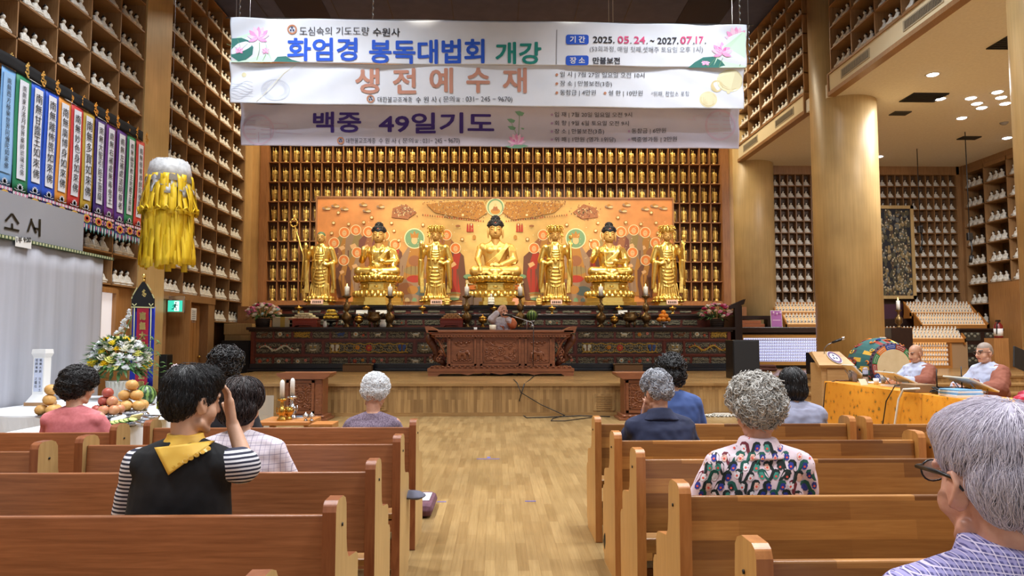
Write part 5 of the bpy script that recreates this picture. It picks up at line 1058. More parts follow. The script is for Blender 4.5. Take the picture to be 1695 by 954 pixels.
# bananas
r = put('banana_dish', 'dark pedestal dish under a heap of bananas', 'dish', 548, Y1, zt1); b = MB(); b.lathe([(.1, 0), (.08, .03), (.035, .07), (.04, .12), (.19, .16), (.2, .18), (.18, .18)], n=20); b.build('dish', 'blackgloss', r)
by = M('banana_yellow', (226, 190, 62), .5, col2=(206, 164, 44), scale=14)
for q in range(22):
 a = q * 2.4; lv = q // 8; rad = (.17 - .05 * lv); c = Vector((rad * math.cos(a), rad * math.sin(a) * .8, .24 + lv * .09))
 b = MB(); d = Vector((math.cos(a + 1.4), math.sin(a + 1.4), 0)); b.tube([c - d * .1, c - d * .05 + Vector((0, 0, .025)), c + d * .02 + Vector((0, 0, .03)), c + d * .09 + Vector((0, 0, .0))], [.012, .034, .034, .01], 7)
 o = b.build('banana', by); o.location = r.location; tag(o, 'yellow banana in the heap on the dark altar dish', 'banana', 'bananas on the altar')
# oranges
r = put('orange_dish', 'silver pedestal dish under a pyramid of oranges', 'dish', 1098.5, Y1, zt1); b = MB(); b.lathe([(.09, 0), (.07, .03), (.03, .07), (.04, .1), (.16, .13), (.17, .15), (.15, .15)], n=20); b.build('dish', 'silver', r)
org = M('orange_peel', (232, 140, 34), .5, bump=.1, scale=120)
for lv, n in ((0, 7), (1, 4), (2, 1)):
 for e in range(n):
  a = 2 * math.pi * e / max(n, 1) + lv; rad = (.125, .07, 0)[lv] if not (lv == 0 and e == 6) else 0
  b = MB(); b.ell((0, 0, 0), (.068, .068, .062), 12); b.ell((0, 0, .06), (.012, .012, .006), 6); o = b.build('orange', org); o.location = r.location + Vector((rad * math.cos(a), rad * math.sin(a), .21 + lv * .1)); tag(o, ('topmost orange of the pyramid on the altar' if lv == 2 else 'orange in the pyramid on the silver altar dish'), 'orange', 'oranges on the altar')
def stripes(name):
 m, t, bs = newmat(name); setp(bs, .35, 0); tc = nd(t, 'ShaderNodeTexCoord'); s = nd(t, 'ShaderNodeSeparateXYZ'); t.links.new(tc.outputs['Object'], s.inputs[0])
 a = nd(t, 'ShaderNodeMath', operation='ARCTAN2'); t.links.new(s.outputs[1], a.inputs[0]); t.links.new(s.outputs[0], a.inputs[1])
 n = nd(t, 'ShaderNodeTexNoise', i_Scale=18, i_Detail=3); t.links.new(coords(t, (1, 1, 1)), n.inputs['Vector'])
 k = nd(t, 'ShaderNodeMath', operation='MULTIPLY_ADD'); k.inputs[1].default_value = 11; t.links.new(a.outputs[0], k.inputs[0])
 k2 = nd(t, 'ShaderNodeMath', operation='MULTIPLY'); k2.inputs[1].default_value = 5; t.links.new(n.outputs[0], k2.inputs[0]); t.links.new(k2.outputs[0], k.inputs[2])
 sn = nd(t, 'ShaderNodeMath', operation='SINE'); t.links.new(k.outputs[0], sn.inputs[0])
 h = nd(t, 'ShaderNodeMath', operation='MULTIPLY_ADD'); h.inputs[1].default_value = .5; h.inputs[2].default_value = .5; t.links.new(sn.outputs[0], h.inputs[0])
 t.links.new(ramp(t, h.outputs[0], [(.3, (120, 156, 84)), (.6, (34, 70, 38))]), bs.inputs['Base Color']); return m
G['melon'] = stripes('watermelon_rind')
def melon(lab, loc, rad):
 r = thing('watermelon', lab, 'watermelon', loc); b = MB(); b.ell((0, 0, rad), (rad * .97, rad * .97, rad), 24); b.build('rind', 'melon', r); b = MB(); b.tube([(0, 0, 2 * rad - .01), (.01, 0, 2 * rad + .02), (.03, 0, 2 * rad + .03)], .008, 6); b.build('stem', 'leaf', r); return r
r = put('melon_stand', 'silver cup stand under the watermelon on the altar', 'dish', 880.5, Y1 - .1, zt1); b = MB(); b.lathe([(.08, 0), (.07, .02), (.045, .06), (.07, .14), (.11, .18), (.1, .18)], n=18); b.build('cup', 'silver', r)
melon('watermelon on a silver cup stand beside the monk with a microphone', r.location + Vector((0, 0, .165)), .15)
# cakes on red stands
for x, n, lab, cc, w in ((505, 0, 'pale cakes', (232, 226, 190), .36), (748, 1, 'brown cakes', (190, 150, 104), .3)):
 r = put('red_offering_stand', 'red lacquer offering stand under %s' % ('stacked pale rice cakes' if n == 0 else 'stacked brown sweets'), 'stand', x, Y1, zt1); b = MB(); b.bb((-w, -.2, .09), (w, .2, .2)); b.bb((-w * 1.05, -.22, .2), (w * 1.05, .22, .225)); b.build('box', flat('redstand', (150, 54, 30), .35), r, bevel=.01)
 b = MB(); b.prism([(-w, .09), (-w * .98, 0), (-w * .7, 0), (-w * .55, .05), (0, .06), (w * .55, .05), (w * .7, 0), (w * .98, 0), (w, .09)], -.2, .4); b.build('feet', flat('redstand', 0), r)
 k = 0
 for lv in range(3):
  m = 4 - lv if n == 0 else 5 - lv
  for e in range(m):
   for d in (-1, 1):
    b = MB(); ww = w * 1.8 / (4 if n == 0 else 5); b.box((0, 0, 0), (ww * .94, .17, .05 if n == 0 else .045)); o = b.build('rice_cake' if n == 0 else 'sweet', flat('cake%d' % n, cc, .7), bevel=.014); o.location = r.location + Vector(((e - (m - 1) / 2) * ww, d * .09, .252 + lv * (.051 if n == 0 else .046)))
    tag(o, 'stacked pale rice cake on the red stand left of the bananas' if n == 0 else 'small brown sweet stacked on the red stand left of the monk', 'cake', lab + ' on the altar')
r = put('wrapped_box', 'pale translucent wrapped box with gold band beside pink flowers', 'box', 471.5, Y1, zt1); b = MB(); b.bb((-.27, -.2, 0), (.27, .2, .27)); b.build('box', flat('waxpaper', (200, 190, 160), .3), r, bevel=.015); b = MB(); b.bb((-.06, -.203, 0), (.06, .203, .273)); b.build('band', flat('goldband', (190, 160, 70), .4), r)
for x, sx, h, lab in ((538, .05, .16, 'crumpled white plastic bag beside the bananas'), (634, .09, .2, 'white paper bag right of the left dark censer')):
 b = MB(); b.lathe([(sx * .8, 0), (sx, .03), (sx * .9, h * .6), (sx * .6, h * .85), (sx * .8, h)], n=9, sy=.7); o = b.build('white_bag', 'paper'); p = at(x, 530, AY + .15); o.location = (p.x, AY + .15, zt1); tag(o, lab, 'bag')
for x, w, Yq, z, lab in ((599, .2, AY + .9, zt2, 'white card on the upper altar step, left of the dark censer'), (631, .19, AY + .88, zt2, 'white card on the upper altar step, behind the dark censer'), (1031, .16, AY + .9, zt2, 'white card on the upper altar step at the right')):
 b = MB(); b.box((0, 0, .045), (w * 1.6, .012, .1), rot=(-.3, 0, 0)); o = b.build('place_card', 'paper'); p = at(x, 520, Yq); o.location = (p.x, Yq, z + .01); tag(o, lab, 'card')
for x, w, lab in ((524, .3, 'staff-holding statue'), (611, .33, 'left seated Buddha'), (722, .28, 'crowned statue left of centre'), (921, .28, 'lotus-holding statue'), (1021, .33, 'right seated Buddha'), (1113, .28, 'rightmost crowned statue')):
 r = put('name_plate', 'pale pink name plate at the feet of the ' + lab, 'name plate', x, 20.35, zT); b = MB(); b.box((0, 0, .09), (w * 1.15, .03, .14), rot=(-.25, 0, 0)); b.build('plate', flat('pinkplate', (236, 190, 170), .6), r)
 b = MB()
 for e in range(5): b.box((-.1 + e * .05, -.022, .09), (.03, .004, .06), rot=(-.25, 0, 0))
 b.build('writing', flat('brush_ink', 0), r)
b = MB(); b.box((0, 0, .1), (.75, .04, .2), rot=(-.2, 0, 0)); o = b.build('name_plate', flat('coral', (232, 158, 120), .6)); o.location = (at(836, 500, 20.3).x, 20.3, zT); tag(o, 'wide coral plate at the feet of the central Buddha', 'name plate')
b = MB(); b.bb((-.3, -.1, 0), (.0, .1, .27), 0); b.bb((.02, -.1, 0), (.3, .1, .21), 0)
for e in range(5): b.bb((-.29 + e * .06, -.11, .01), (-.26 + e * .06, -.1, .26), 1)
o = b.build('grey_box', [flat('taupe', (132, 108, 90)), flat('taupe2', (108, 86, 70))]); o.location = (at(783, 500, 20.3).x, 20.3, zT); tag(o, 'ribbed brown-grey box beside the central Buddha pedestal', 'box')
def tiny_buddha(name, lab, x, Yq, z, s, mat):
 r = thing(name, lab, 'figurine', (at(x, 500, Yq).x, Yq, z)); b = MB(); b.lathe([(.1 * s, 0), (.12 * s, .03 * s), (.1 * s, .07 * s)], n=14); b.ell((0, -.02 * s, .1 * s), (.12 * s, .09 * s, .04 * s), 12); b.ell((0, 0, .18 * s), (.07 * s, .055 * s, .1 * s), 12); b.ell((0, -.01 * s, .3 * s), (.042 * s, .045 * s, .052 * s), 12); b.ell((0, 0, .355 * s), (.02 * s, .02 * s, .02 * s), 8)
 for k in (-1, 1): b.cap((k * .07 * s, 0, .23 * s), (k * .085 * s, -.03 * s, .14 * s), .025 * s, .02 * s, 8); b.cap((k * .08 * s, -.03 * s, .13 * s), (0, -.09 * s, .12 * s), .02 * s, .015 * s, 8)
 b.build('body', mat, r)
tiny_buddha('small_white_buddha', 'small white seated Buddha figurine before the central gold statue', 813, 20.05, zT, .85, 'white'); tiny_buddha('small_gold_buddha', 'small gold seated Buddha figurine left of the lotus-holding statue', 892, 20.2, zT, .75, 'goldfig'); tiny_buddha('small_gold_buddha', 'small gold seated Buddha figurine right of the crowned statue', 740, 20.2, zT, .75, 'goldfig')
# flowers
def bloom(b, c, rad, mi, mi2, q, n=9):
 c = Vector(c); ax = Euler((q.uniform(-.6, .6), q.uniform(-.6, .6), q.uniform(0, 6))).to_matrix()
 for ring, (k, tl, rr_) in enumerate(((n, .5, .62), (n - 2, .95, .4), (4, 1.3, .18))):
  for e in range(k):
   a = 2 * math.pi * e / k + ring * .4; M3 = ax @ Euler((0, 0, a)).to_matrix() @ Euler((0, -tl, 0)).to_matrix()
   b.ell(c + ax @ Vector((rr_ * rad * math.cos(a), rr_ * rad * math.sin(a), rad * .2 * ring)), (rad * .45, rad * .32, rad * .09), 6, mi, rot=M3.to_euler())
 b.ell(c + ax @ Vector((0, 0, rad * .35)), rad * .2, 6, mi2)
def leaf(b, p, d, L, w, mi):
 p = Vector(p); d = Vector(d).normalized(); s = d.cross(Vector((0, 0, 1))); s = s.normalized() if s.length > .01 else Vector((1, 0, 0)); dn = Vector((0, 0, -L * .25))
 b.add([p, p + d * L * .4 + s * w, p + d * L + dn, p + d * L * .4 - s * w, p + d * L * .45 + Vector((0, 0, w * .3))], [(0, 1, 4), (1, 2, 4), (2, 3, 4), (3, 0, 4)], mi, True)
def bouquet(r, cz, rx, rz, n, cols, seed, size, nleaf=60, ry=None, weights=None):
 q = random.Random(seed); ry = ry or rx * .8; pts = []
 for e in range(n * 30):
  a, t = q.uniform(0, 2 * math.pi), q.uniform(-.3, 1.5); p = Vector((rx * math.cos(a) * math.cos(t), ry * math.sin(a) * math.cos(t), cz + rz * math.sin(t)))
  if p.y > ry * .5: continue
  sz = size * q.uniform(.7, 1.15)
  if all((p - o).length > (sz + s2) * .52 for o, s2 in pts): pts.append((p, sz))
  if len(pts) >= n: break
 for p, sz in pts:
  c = q.choices(range(len(cols)), weights)[0]; b = MB(); bloom(b, p, sz, 0, 1, q, q.choice((7, 9, 10))); b.tube([p, (p.x * .3, p.y * .3, cz - rz * .4)], .006, 5, 2); b.build('flower', [cols[c], flat('pollen', (220, 190, 70)), 'leaf'], r)
 b = MB()
 for e in range(nleaf):
  a, t = q.uniform(0, 2 * math.pi), q.uniform(-.6, 1.2); p = Vector((rx * math.cos(a) * math.cos(t), ry * math.sin(a) * math.cos(t), cz + rz * math.sin(t))) * 1.0; d = Vector((p.x, p.y, (p.z - cz))); leaf(b, p * .85 + Vector((0, 0, cz * .15)), d + Vector((q.uniform(-.1, .1), q.uniform(-.1, .1), .05)), size * q.uniform(1.6, 2.8), size * .35, 0)
 b.build('leaves', 'leaf', r)
pk = [flat('fl_pink', (226, 140, 178)), flat('fl_pale', (240, 214, 206)), flat('fl_magenta', (176, 44, 92)), flat('fl_white', (238, 232, 224))]
for x, w, lab, seed, vs in ((435, 30, 'pink and white flower basket at the left end of the altar', 5, .78), (1187, 30, 'pink, white and pale blue flower basket at the right end of the altar', 6, .78)):
 r = put('flower_basket', lab, 'flowers', x, Y1 - .05, zt1); b = MB(); b.lathe([(.17, 0), (.2, .24), (.18, .24)], n=16, sy=.8)
 for e in range(5): b.lathe([(.18 + .005 * e, .02 + e * .045), (.19 + .005 * e, .03 + e * .045), (.18 + .005 * e, .04 + e * .045)], n=16, sy=.8)
 b.build('basket', flat('darkbasket', (48, 36, 30)), r); bouquet(r, .36, .42, .25, 34, pk + [flat('fl_blue', (170, 200, 214))], seed, .075, 70, weights=(4, 3, 2, 3, 1))
b = MB()
for e in range(6): leaf(b, (0, 0, .02 + e * .012), (math.cos(e * .5 + 2.6), -.3 + .1 * e, .05), .4, .05, 0)
o = b.build('folded_leaves', flat('darkgreen', (52, 66, 52))); o.location = (at(1172, 520, AY + .9).x, AY + .95, zt2); tag(o, 'flat bundle of dark green leaves on the upper altar step', 'leaves')
# speakers and left end box
def speaker(lab, x0, x1, y0, y1, Y, dep, zb=None):
 p, q = at(x0, y1, Y), at(x1, y0, Y); zb = p.z if zb is None else zb; r = thing('loudspeaker', lab, 'speaker', ((p.x + q.x) / 2, Y, zb)); w = (q.x - p.x) / 2; h = q.z - zb
 b = MB(); b.bb((-w, 0, 0.001), (w, dep, h)); b.build('cabinet', 'blackgloss', r, bevel=.015); b = MB(); b.bb((-w * .93, -.015, h * .03), (w * .93, 0, h * .97)); b.build('grille', 'speaker', r, bevel=.006); b = MB(); b.bb((-w * .12, -.02, h * .08), (w * .12, -.014, h * .1)); b.build('badge', flat('badge', (70, 72, 78), .3), r); return r
speaker('large black loudspeaker on the stage at the right end of the altar', 1214, 1257, 563, 627, 15.3, .5, ST)
speaker('slim black loudspeaker on the stage beside the lit votive case', 1343, 1361, 584, 623, 17.2, .3, ST)
Yq = 20.1; p, q = at(357, 640, Yq), at(416, 536, Yq); b = MB(); b.bb((-7.44, Yq, 0), (q.x, 21.3, q.z), 0); b.bb((-7.46, Yq - .02, q.z - .3), (q.x + .03, 21.3, q.z - .0), 0); b.bb((-7.0, Yq - .022, .9), (q.x - .02, Yq - .01, 1.55), 0)
tag(b.build('wooden_bench_box', 'wallwood', bevel=.008), 'pale wooden boxed-in cabinet at the left end of the altar', 'cabinet')
speaker('black loudspeaker before the pale boxed-in cabinet left of the altar', 364, 414, 564, 640, 19.7, .35, .0)
b = MB(); b.bb((-.26, -.2, .0), (.26, .2, .42)); b.bb((-.29, -.23, .42), (.29, .23, .46)); o = b.build('small_brown_table', 'door', bevel=.006); o.location = (at(271, 600, 14.6).x, 14.6, 0); tag(o, 'small dark brown box stand under the slim speaker by the door', 'stand')
b = MB(); k = speaker('slim black loudspeaker on a brown stand by the left door', 262, 277, 587, 628, 14.5, .25, .461)
# exit sign, paper notice
def exitsign(lab, x0, x1, y0, y1, Y, simple=False):
 p, q = at(x0, y1, Y), at(x1, y0, Y); r = thing('exit_sign', lab, 'exit sign', ((p.x + q.x) / 2, Y, (p.z + q.z) / 2)); w, h = (q.x - p.x) / 2, (q.z - p.z) / 2
 b = MB(); b.bb((-w, 0, -h), (w, .07, h)); b.bb((-w, .02, h), (w, .06, h + .08)); b.bb((-.6 - w, .03, h + .04), (-w + .02, .05, h + .06)); b.build('case', 'silver', r, bevel=.008)
 b = MB(); b.bb((-w * .88, -.006, -h * .84), (w * .8, .0, h * .84)); b.build('lit_face', flat('exit_green', (58, 196, 168), emit=1.1), r)
 b = MB(); mp = lambda x, y: Vector((x * h, -.009, -y * h)); wf = flat('exit_white', (214, 250, 240), emit=1.6)
 b.add([mp(-.15, -.72), mp(.55, -.72), mp(.55, .72), mp(-.15, .72)], [(0, 1, 2, 3)], 0, False); b.build('lit_doorway', wf, r)
 b = MB(); mp = lambda x, y: Vector((x * h, -.012, -y * h)); disc(b, mp, .08, -.5, .12, .13, 0, 12)
 for P, wd in (([(.05, -.32), (-.08, .12)], .24), ([(.0, -.25), (.3, -.1), (.42, -.2)], .1), ([(.0, -.28), (-.3, -.1), (-.36, .08)], .1), ([(-.05, .1), (.18, .3), (.12, .66)], .13), ([(-.08, .1), (-.22, .4), (-.52, .46)], .13)): line(b, mp, P, wd, 0)
 b.build('running_figure', flat('exit_dark', (10, 92, 84), emit=.25), r)
exitsign('green exit sign with running figure above the left door recess', 276, 305, 496, 518, 16.6); exitsign('smaller exit sign further back above the brown door', 313.5, 322.5, 494, 506.5, 19.35)
b = MB(); p, q = atx(316, 530, XL + .03), atx(325.5, 511, XL + .03); b.bb((XL - .0, p.y, p.z), (XL + .03, q.y, q.z), 0)
for e in range(7): b.bb((XL + .028, p.y + .05, q.z - .06 - e * .045), (XL + .034, q.y - .06, q.z - .075 - e * .045), 1)
o = b.build('paper_notice', ['paper', flat('ink_grey', 0)]); tag(o, 'white paper notice pinned beside the brown door', 'notice')
# ---------------------------------------------------------------- white offering tables at the left
def clothbox(name, lab, x0, x1, y0, y1, z):
 t = thing('offering_table', lab.replace('white cloth draped over', 'plain wooden table under the white cloth,'), 'table', ((x0 + x1) / 2, (y0 + y1) / 2, 0)); w, d = (x1 - x0) / 2 - .03, (y1 - y0) / 2 - .03
 b = MB(); b.bb((-w, -d, z - .05), (w, d, z - .012)); b.build('table_top', 'door', t)
 for sx in (-1, 1):
  for sy in (-1, 1): b = MB(); b.bb((sx * w - sx * .06, sy * d - sy * .06, 0), (sx * w, sy * d, z - .05)); b.build('leg', 'door', t)
 b = MB(); n = 120; per = []
 L = 2 * ((x1 - x0) + (y1 - y0))
 for i in range(n):
  s = L * i / n; a, c = x1 - x0, y1 - y0
  if s < a: p = (x0 + s, y0, 0, -1)
  elif s < a + c: p = (x1, y0 + s - a, 1, 0)
  elif s < 2 * a + c: p = (x1 - (s - a - c), y1, 0, 1)
  else: p = (x0, y1 - (s - 2 * a - c), -1, 0)
  per.append((p, s))
 vs = [];
 for k, zz_ in enumerate((z, z - .02, z * .5, .01)):
  for (x, y, nx_, ny_), s in per: f = (0, .004, .016, .03)[k] * (1 + math.sin(s * 9)) ; vs.append((x + nx_ * f, y + ny_ * f, zz_))
 fs = [tuple(range(n))] + [(k * n + i, (k + 1) * n + i, (k + 1) * n + (i + 1) % n, k * n + (i + 1) % n) for k in range(3) for i in range(n)]
 b.add(vs, fs, 0, False); o = b.build(name, 'cloth'); tag(o, lab, 'tablecloth'); return o
clothbox('white_tablecloth', 'white cloth draped over the taller offering table against the white backdrop', -6.8, -5.42, 9.2, 12.35, .52)
clothbox('white_tablecloth', 'white cloth draped over the lower fruit table beside the pink-clad person', -5.36, -4.25, 7.7, 11.95, .45)
ZT = .455
def tl(x, y, z=ZT): return atz(x, y, z)
p = at(67, 670, 10.6); r = thing('memorial_tablet', 'tall white paper memorial tablet on a wooden base before the backdrop', 'tablet', (p.x, 10.6, .522)); k = 10.6 / F
b = MB(); b.bb((-.165, -.12, 0), (.165, .12, .05)); b.build('base', flat('tanwood', (182, 140, 98)), r, bevel=.006)
b = MB(); b.lathe([(.19, .05), (.11, .16), (.11, .68), (.14, .74), (.13, .8), (.001, .8)], n=4, ph=R(45), smooth=False); b.build('paper_body', 'paper', r)
b = MB(); b.bb((-.06, -.082, .2), (.06, -.079, .67)); b.build('inner_panel', flat('tabletblue', (200, 208, 228)), r)
b = MB()
for c0, s in ((-.028, '祖師禪師 之靈位'), (.028, '極樂大願 往生淨土')):
 for e, ch in enumerate(s):
  if ch != ' ': z = .645 - e * .053; text(b, ch, (c0 - .017, -z - .02, c0 + .017, -z + .02), lambda x, q: Vector((x, -.085, -q)), 0)
b.build('lettering', 'brush_ink', r)
def pedestal(lab, x, y, rad, h, z=ZT):
 p = tl(x, y, z); r = thing('silver_pedestal_dish', lab, 'dish', p); b = MB(); b.lathe([(rad * .5, 0), (rad * .45, h * .15), (rad * .2, h * .35), (rad * .25, h * .6), (rad, h * .85), (rad * 1.03, h), (rad * .97, h), (rad * .9, h * .9)], n=24); b.build('dish', 'silver', r); return p + Vector((0, 0, h))
def fruit(kind, lab, loc, rad, mat, grp, sz=1.0):
 b = MB(); b.lathe([(rad * .12, -rad * .78 * sz), (rad * .5, -rad * .86 * sz), (rad * .9, -rad * .45 * sz), (rad, 0.05 * rad), (rad * .85, rad * .5 * sz), (rad * .45, rad * .84 * sz), (rad * .12, rad * .74 * sz), (rad * .02, rad * .66 * sz)], n=16); b.tube([(0, 0, rad * .62 * sz), (.004, 0, rad * 1.02 * sz)], .004, 5, 1)
 o = b.build(kind, [mat, 'leaf' if kind == 'apple' else 'door']); o.location = loc; o.rotation_euler = (rnd.uniform(-.25, .25), rnd.uniform(-.25, .25), rnd.uniform(0, 6)); tag(o, lab, kind, grp)
ap1 = M('apple_red', (150, 62, 56), .35, col2=(182, 92, 76), scale=16); ap2 = M('apple_blush', (196, 122, 92), .35, col2=(206, 156, 112), scale=12); pe = M('pear_tan', (204, 154, 84), .5, col2=(218, 172, 104), scale=40)
c = pedestal('silver pedestal dish under the heap of apples', 178, 703, .15, .12); ra = .065
for i, (dx, dy, dz) in enumerate([(-.1, -.06, 0), (0, -.1, 0), (.1, -.06, 0), (-.1, .06, 0), (0, .09, 0), (.1, .06, 0), (-.055, 0, .1), (.055, -.02, .1), (0, .06, .1), (-.01, 0, .2)]):
 fruit('apple', ('dark red apple on top of the apple heap' if i == 9 else 'blushed apple in the heap behind the pink-clad person'), c + Vector((dx, dy, ra * .85 + dz)), ra, ap1 if i in (9, 0, 6, 3) else ap2, 'apples in the heap')
c = pedestal('silver pedestal dish under the tan pears', 215, 696, .19, .12); ra = .078
for i, (dx, dy, dz) in enumerate([(-.15, -.04, 0), (0, -.12, 0), (.13, -.06, 0), (-.1, .1, 0), (.1, .1, 0), (-.075, 0, .125), (.075, 0, .125), (0, .1, .125), (0, .02, .25)]):
 fruit('pear', ('tan pear on top of the pear heap' if i == 8 else 'round tan pear in the heap beside the watermelon'), c + Vector((dx, dy, ra * .85 + dz)), ra, pe, 'pears in the heap', .92)
c = pedestal('silver pedestal bowl under the large striped watermelon', 240, 688, .12, .15); melon('large striped watermelon beside the tan pears', c + Vector((0, 0, -.02)), .135)
c = pedestal('silver pedestal dish left of the pink-clad person', 80, 702, .14, .1)
for i, (dx, dy, dz) in enumerate([(-.09, 0, 0), (.07, -.05, 0), (.02, .09, 0), (0, 0, .12), (.01, .01, .24)]): fruit('pear', 'tan pear in the heap left of the pink-clad person', c + Vector((dx, dy, .066 + dz)), .075, pe, 'pears left of the pink person', .92)
for x, y, lab in ((250, 698, 'small silver bowl below the watermelon'), (238, 707, 'small silver bowl nearest the person in the black vest at the fruit table edge')):
 p = tl(x, y); b = MB(); b.lathe([(.05, 0), (.09, .03), (.11, .07), (.1, .07), (.07, .03)], n=20); o = b.build('silver_bowl', 'silver'); o.location = p; tag(o, lab, 'bowl')
p = tl(207, 705); b = MB(); b.lathe([(.1, 0), (.19, .02), (.2, .03), (.17, .025)], n=24); o = b.build('plate', 'silver'); o.location = p; tag(o, 'flat plate of zucchini slices on the fruit table', 'plate')
zg = [flat('zuc', (200, 206, 130)), flat('zucrim', (90, 126, 60)), flat('pancake', (222, 204, 150))]
for e in range(7): b = MB(); b.lathe([(.05, 0), (.054, .006), (.05, .012)], n=14, mi=1); b.lathe([(.045, .012), (.044, .014)], n=14, mi=0); o = b.build('zucchini_slice', zg); o.location = p + Vector((-.1 + .035 * e, -.05 + .03 * (e % 3), .035 + .006 * e)); o.rotation_euler = (.2, .25, 0); tag(o, 'round zucchini slice on the flat plate', 'food', 'zucchini slices')
for e in range(4): b = MB(); b.box((0, 0, 0), (.13, .06, .02)); o = b.build('pancake_strip', zg[2], bevel=.008); o.location = p + Vector((.06 + .012 * e, .08, .06 + .018 * e)); o.rotation_euler = (0, -.15, .4); tag(o, 'pale pancake strip beside the zucchini slices', 'food', 'pancake strips')
p = tl(233, 708); b = MB(); b.bb((-.3, -.12, 0), (.3, .12, .004)); o = b.build('white_paper_sheet', 'paper'); o.location = tl(222, 699) + Vector((0.1, .35, .002)); tag(o, 'white paper sheet lying under the silver dishes', 'paper')
p = at(260, 668, 10.6); r = thing('yellow_cloth', 'bright yellow-green folded cloth behind the watermelon', 'cloth', (p.x, 10.8, ZT)); b = MB(); b.lathe([(.1, 0), (.09, .1), (.05, .2), (.001, .22)], n=9, sy=.6); b.build('cloth_fold', flat('acid', (214, 220, 60)), r); b = MB(); b.bb((-.03, -.075, .02), (-.01, -.06, .12)); b.build('dark_stripe', 'black', r)
# big white and yellow arrangement
p = at(195, 660, 11.6); r = thing('flower_arrangement', 'big white and yellow flower arrangement in a white ribbed pot', 'flowers', (p.x, 11.6, ZT))
b = MB()
prof = [(.13, 0), (.17, .34), (.19, .36), (.17, .36)]
b.lathe(prof, n=24)
for e in range(18): a = 2 * math.pi * e / 18; b.tube([(.132 * math.cos(a), .132 * math.sin(a), .01), (.172 * math.cos(a), .172 * math.sin(a), .34)], .012, 5)
b.build('ribbed_pot', 'white', r)
fw = [flat('fw_white', (236, 238, 240)), flat('fw_cream', (230, 228, 208)), flat('fw_yellow', (238, 214, 60)), flat('fw_lemon', (228, 226, 130)), flat('fw_bright', (250, 206, 10))]
bouquet(r, .66, .41, .36, 104, fw, 21, .088, 300, weights=(8, 4, 2, 2, 1.4))
q = random.Random(4)
for e in range(12): b = MB(); t = e / 11; bloom(b, (.02 + .16 * t + q.uniform(-.04, .04), q.uniform(-.1, 0), 1.1 + .36 * t), .05 * (1.2 - .5 * t), 0, 1, q, 6); b.build('blossom', [fw[0], flat('pollen', 0)], r)
b = MB(); b.tube([(0, 0, .6), (.08, -.03, 1.1), (.2, -.05, 1.38)], .008, 5)
for e in range(5): b.tube([(-.1 - .03 * e, -.1, .4), (-.3 - .05 * e, -.2, .45 + .05 * e), (-.42 - .03 * e, -.25, .3)], .006, 4)
for e in range(30): t = e / 30; leaf(b, (-.12 - .3 * t, -.15 - .1 * t, .42 - .12 * t), ((-1) ** e * .1, -.3, .2), .14, .012, 0)
for e in range(20): leaf(b, (.4 + .1 * (e % 3), -.1, .5 + e * .03), (.5, -.1, .3 * (-1) ** e), .12, .025, 0)
b.build('sprays', 'leaf', r)
p = at(286, 640, 11.9); r = thing('white_rose_vase', 'single white rose with green leaves in a vase beside the slim speaker', 'flowers', (p.x, 11.9, ZT + 0.0)); b = MB(); b.lathe([(.06, 0), (.07, .15), (.04, .28), (.05, .3)], n=16); b.build('vase', 'white', r)
b = MB(); bloom(b, (.06, -.05, .53), .1, 0, 1, q, 9); b.build('rose', [flat('rosepale', (232, 214, 222)), flat('pollen', 0)], r); b = MB(); b.tube([(0, 0, .25), (.03, -.02, .4), (.06, -.05, .5)], .008, 5)
for e in range(14): leaf(b, (-.05 - .05 * (e % 4), -.05, .36 + .02 * e), ((-1) ** e, -.4, .5), .1, .03, 0)
b.build('leaves', flat('leaf2', (96, 132, 70)), r)
# low altar table with candles before the carved stand
Y = 8.0; z = .6; xa, xb = at(436, 690, Y).x, at(521, 690, Y).x; r = thing('low_wooden_table', 'low wooden table with candlesticks before the left carved stand', 'table', ((xa + xb) / 2, Y, 0)); w = (xb - xa) / 2
b = MB(); b.bb((-w, -.25, z - .04), (w, .3, z)); b.build('table_top', flat('honey', (186, 122, 66), .35), r, bevel=.008)
for sx in (-1, 1):
 for sy in (-.2, .25): b = MB(); b.bb((sx * w * .9 - .03, sy - .03, 0), (sx * w * .9 + .03, sy + .03, z - .04)); b.build('leg', 'door', r)
def candle2(lab, x, Y, mat, y_cup, y_top, s):
 p = at(x, 700, Y); r = thing('candlestick', lab, 'candlestick', (p.x, Y, z)); h = at(x, y_cup, Y).z - z; t = at(x, y_top, Y).z - z
 b = MB(); b.lathe([(.05, 0), (.05, .012), (.035, .03), (.03, .06), (.045, .08), (.045, h * .5), (.03, h * .58), (.015, h * .68), (.02, h * .8), (.015, h * .88), (.05, h - .02), (.052, h), (.04, h)], n=18); b.build('stick', mat, r)
 for sx in (-1, 1): b2 = MB(); b2.tube([(sx * .04, 0, .06), (sx * .06, 0, .1), (sx * .055, 0, .14), (sx * .04, 0, .12)], .006, 5); b2.build('handle', mat, r)
 b = MB(); b.lathe([(.0245, h), (.0245, t - .03), (.016, t - .008), (.003, t)], n=16); c = b.build('candle', 'candle', r); b = MB(); b.tube([(0, 0, t - .004), (.002, 0, t + .012)], .0018, 5); b.build('wick', 'black', c)
candle2('brass candlestick with white candle on the low wooden table', 466, 7.9, 'brass', 660, 629, 1); candle2('silver candlestick with white candle behind the brass one', 483, 8.1, 'silver', 656, 626, 1)
p = at(477, 690, 8.0); r = thing('brass_censer', 'round brass censer between the two low candlesticks', 'incense burner', (p.x, 8.0, z)); b = MB(); b.lathe([(.05, 0), (.04, .02), (.02, .035), (.05, .055), (.063, .09), (.05, .12), (.045, .125), (.055, .135), (.05, .135)], n=20); b.build('bowl', 'brass', r)
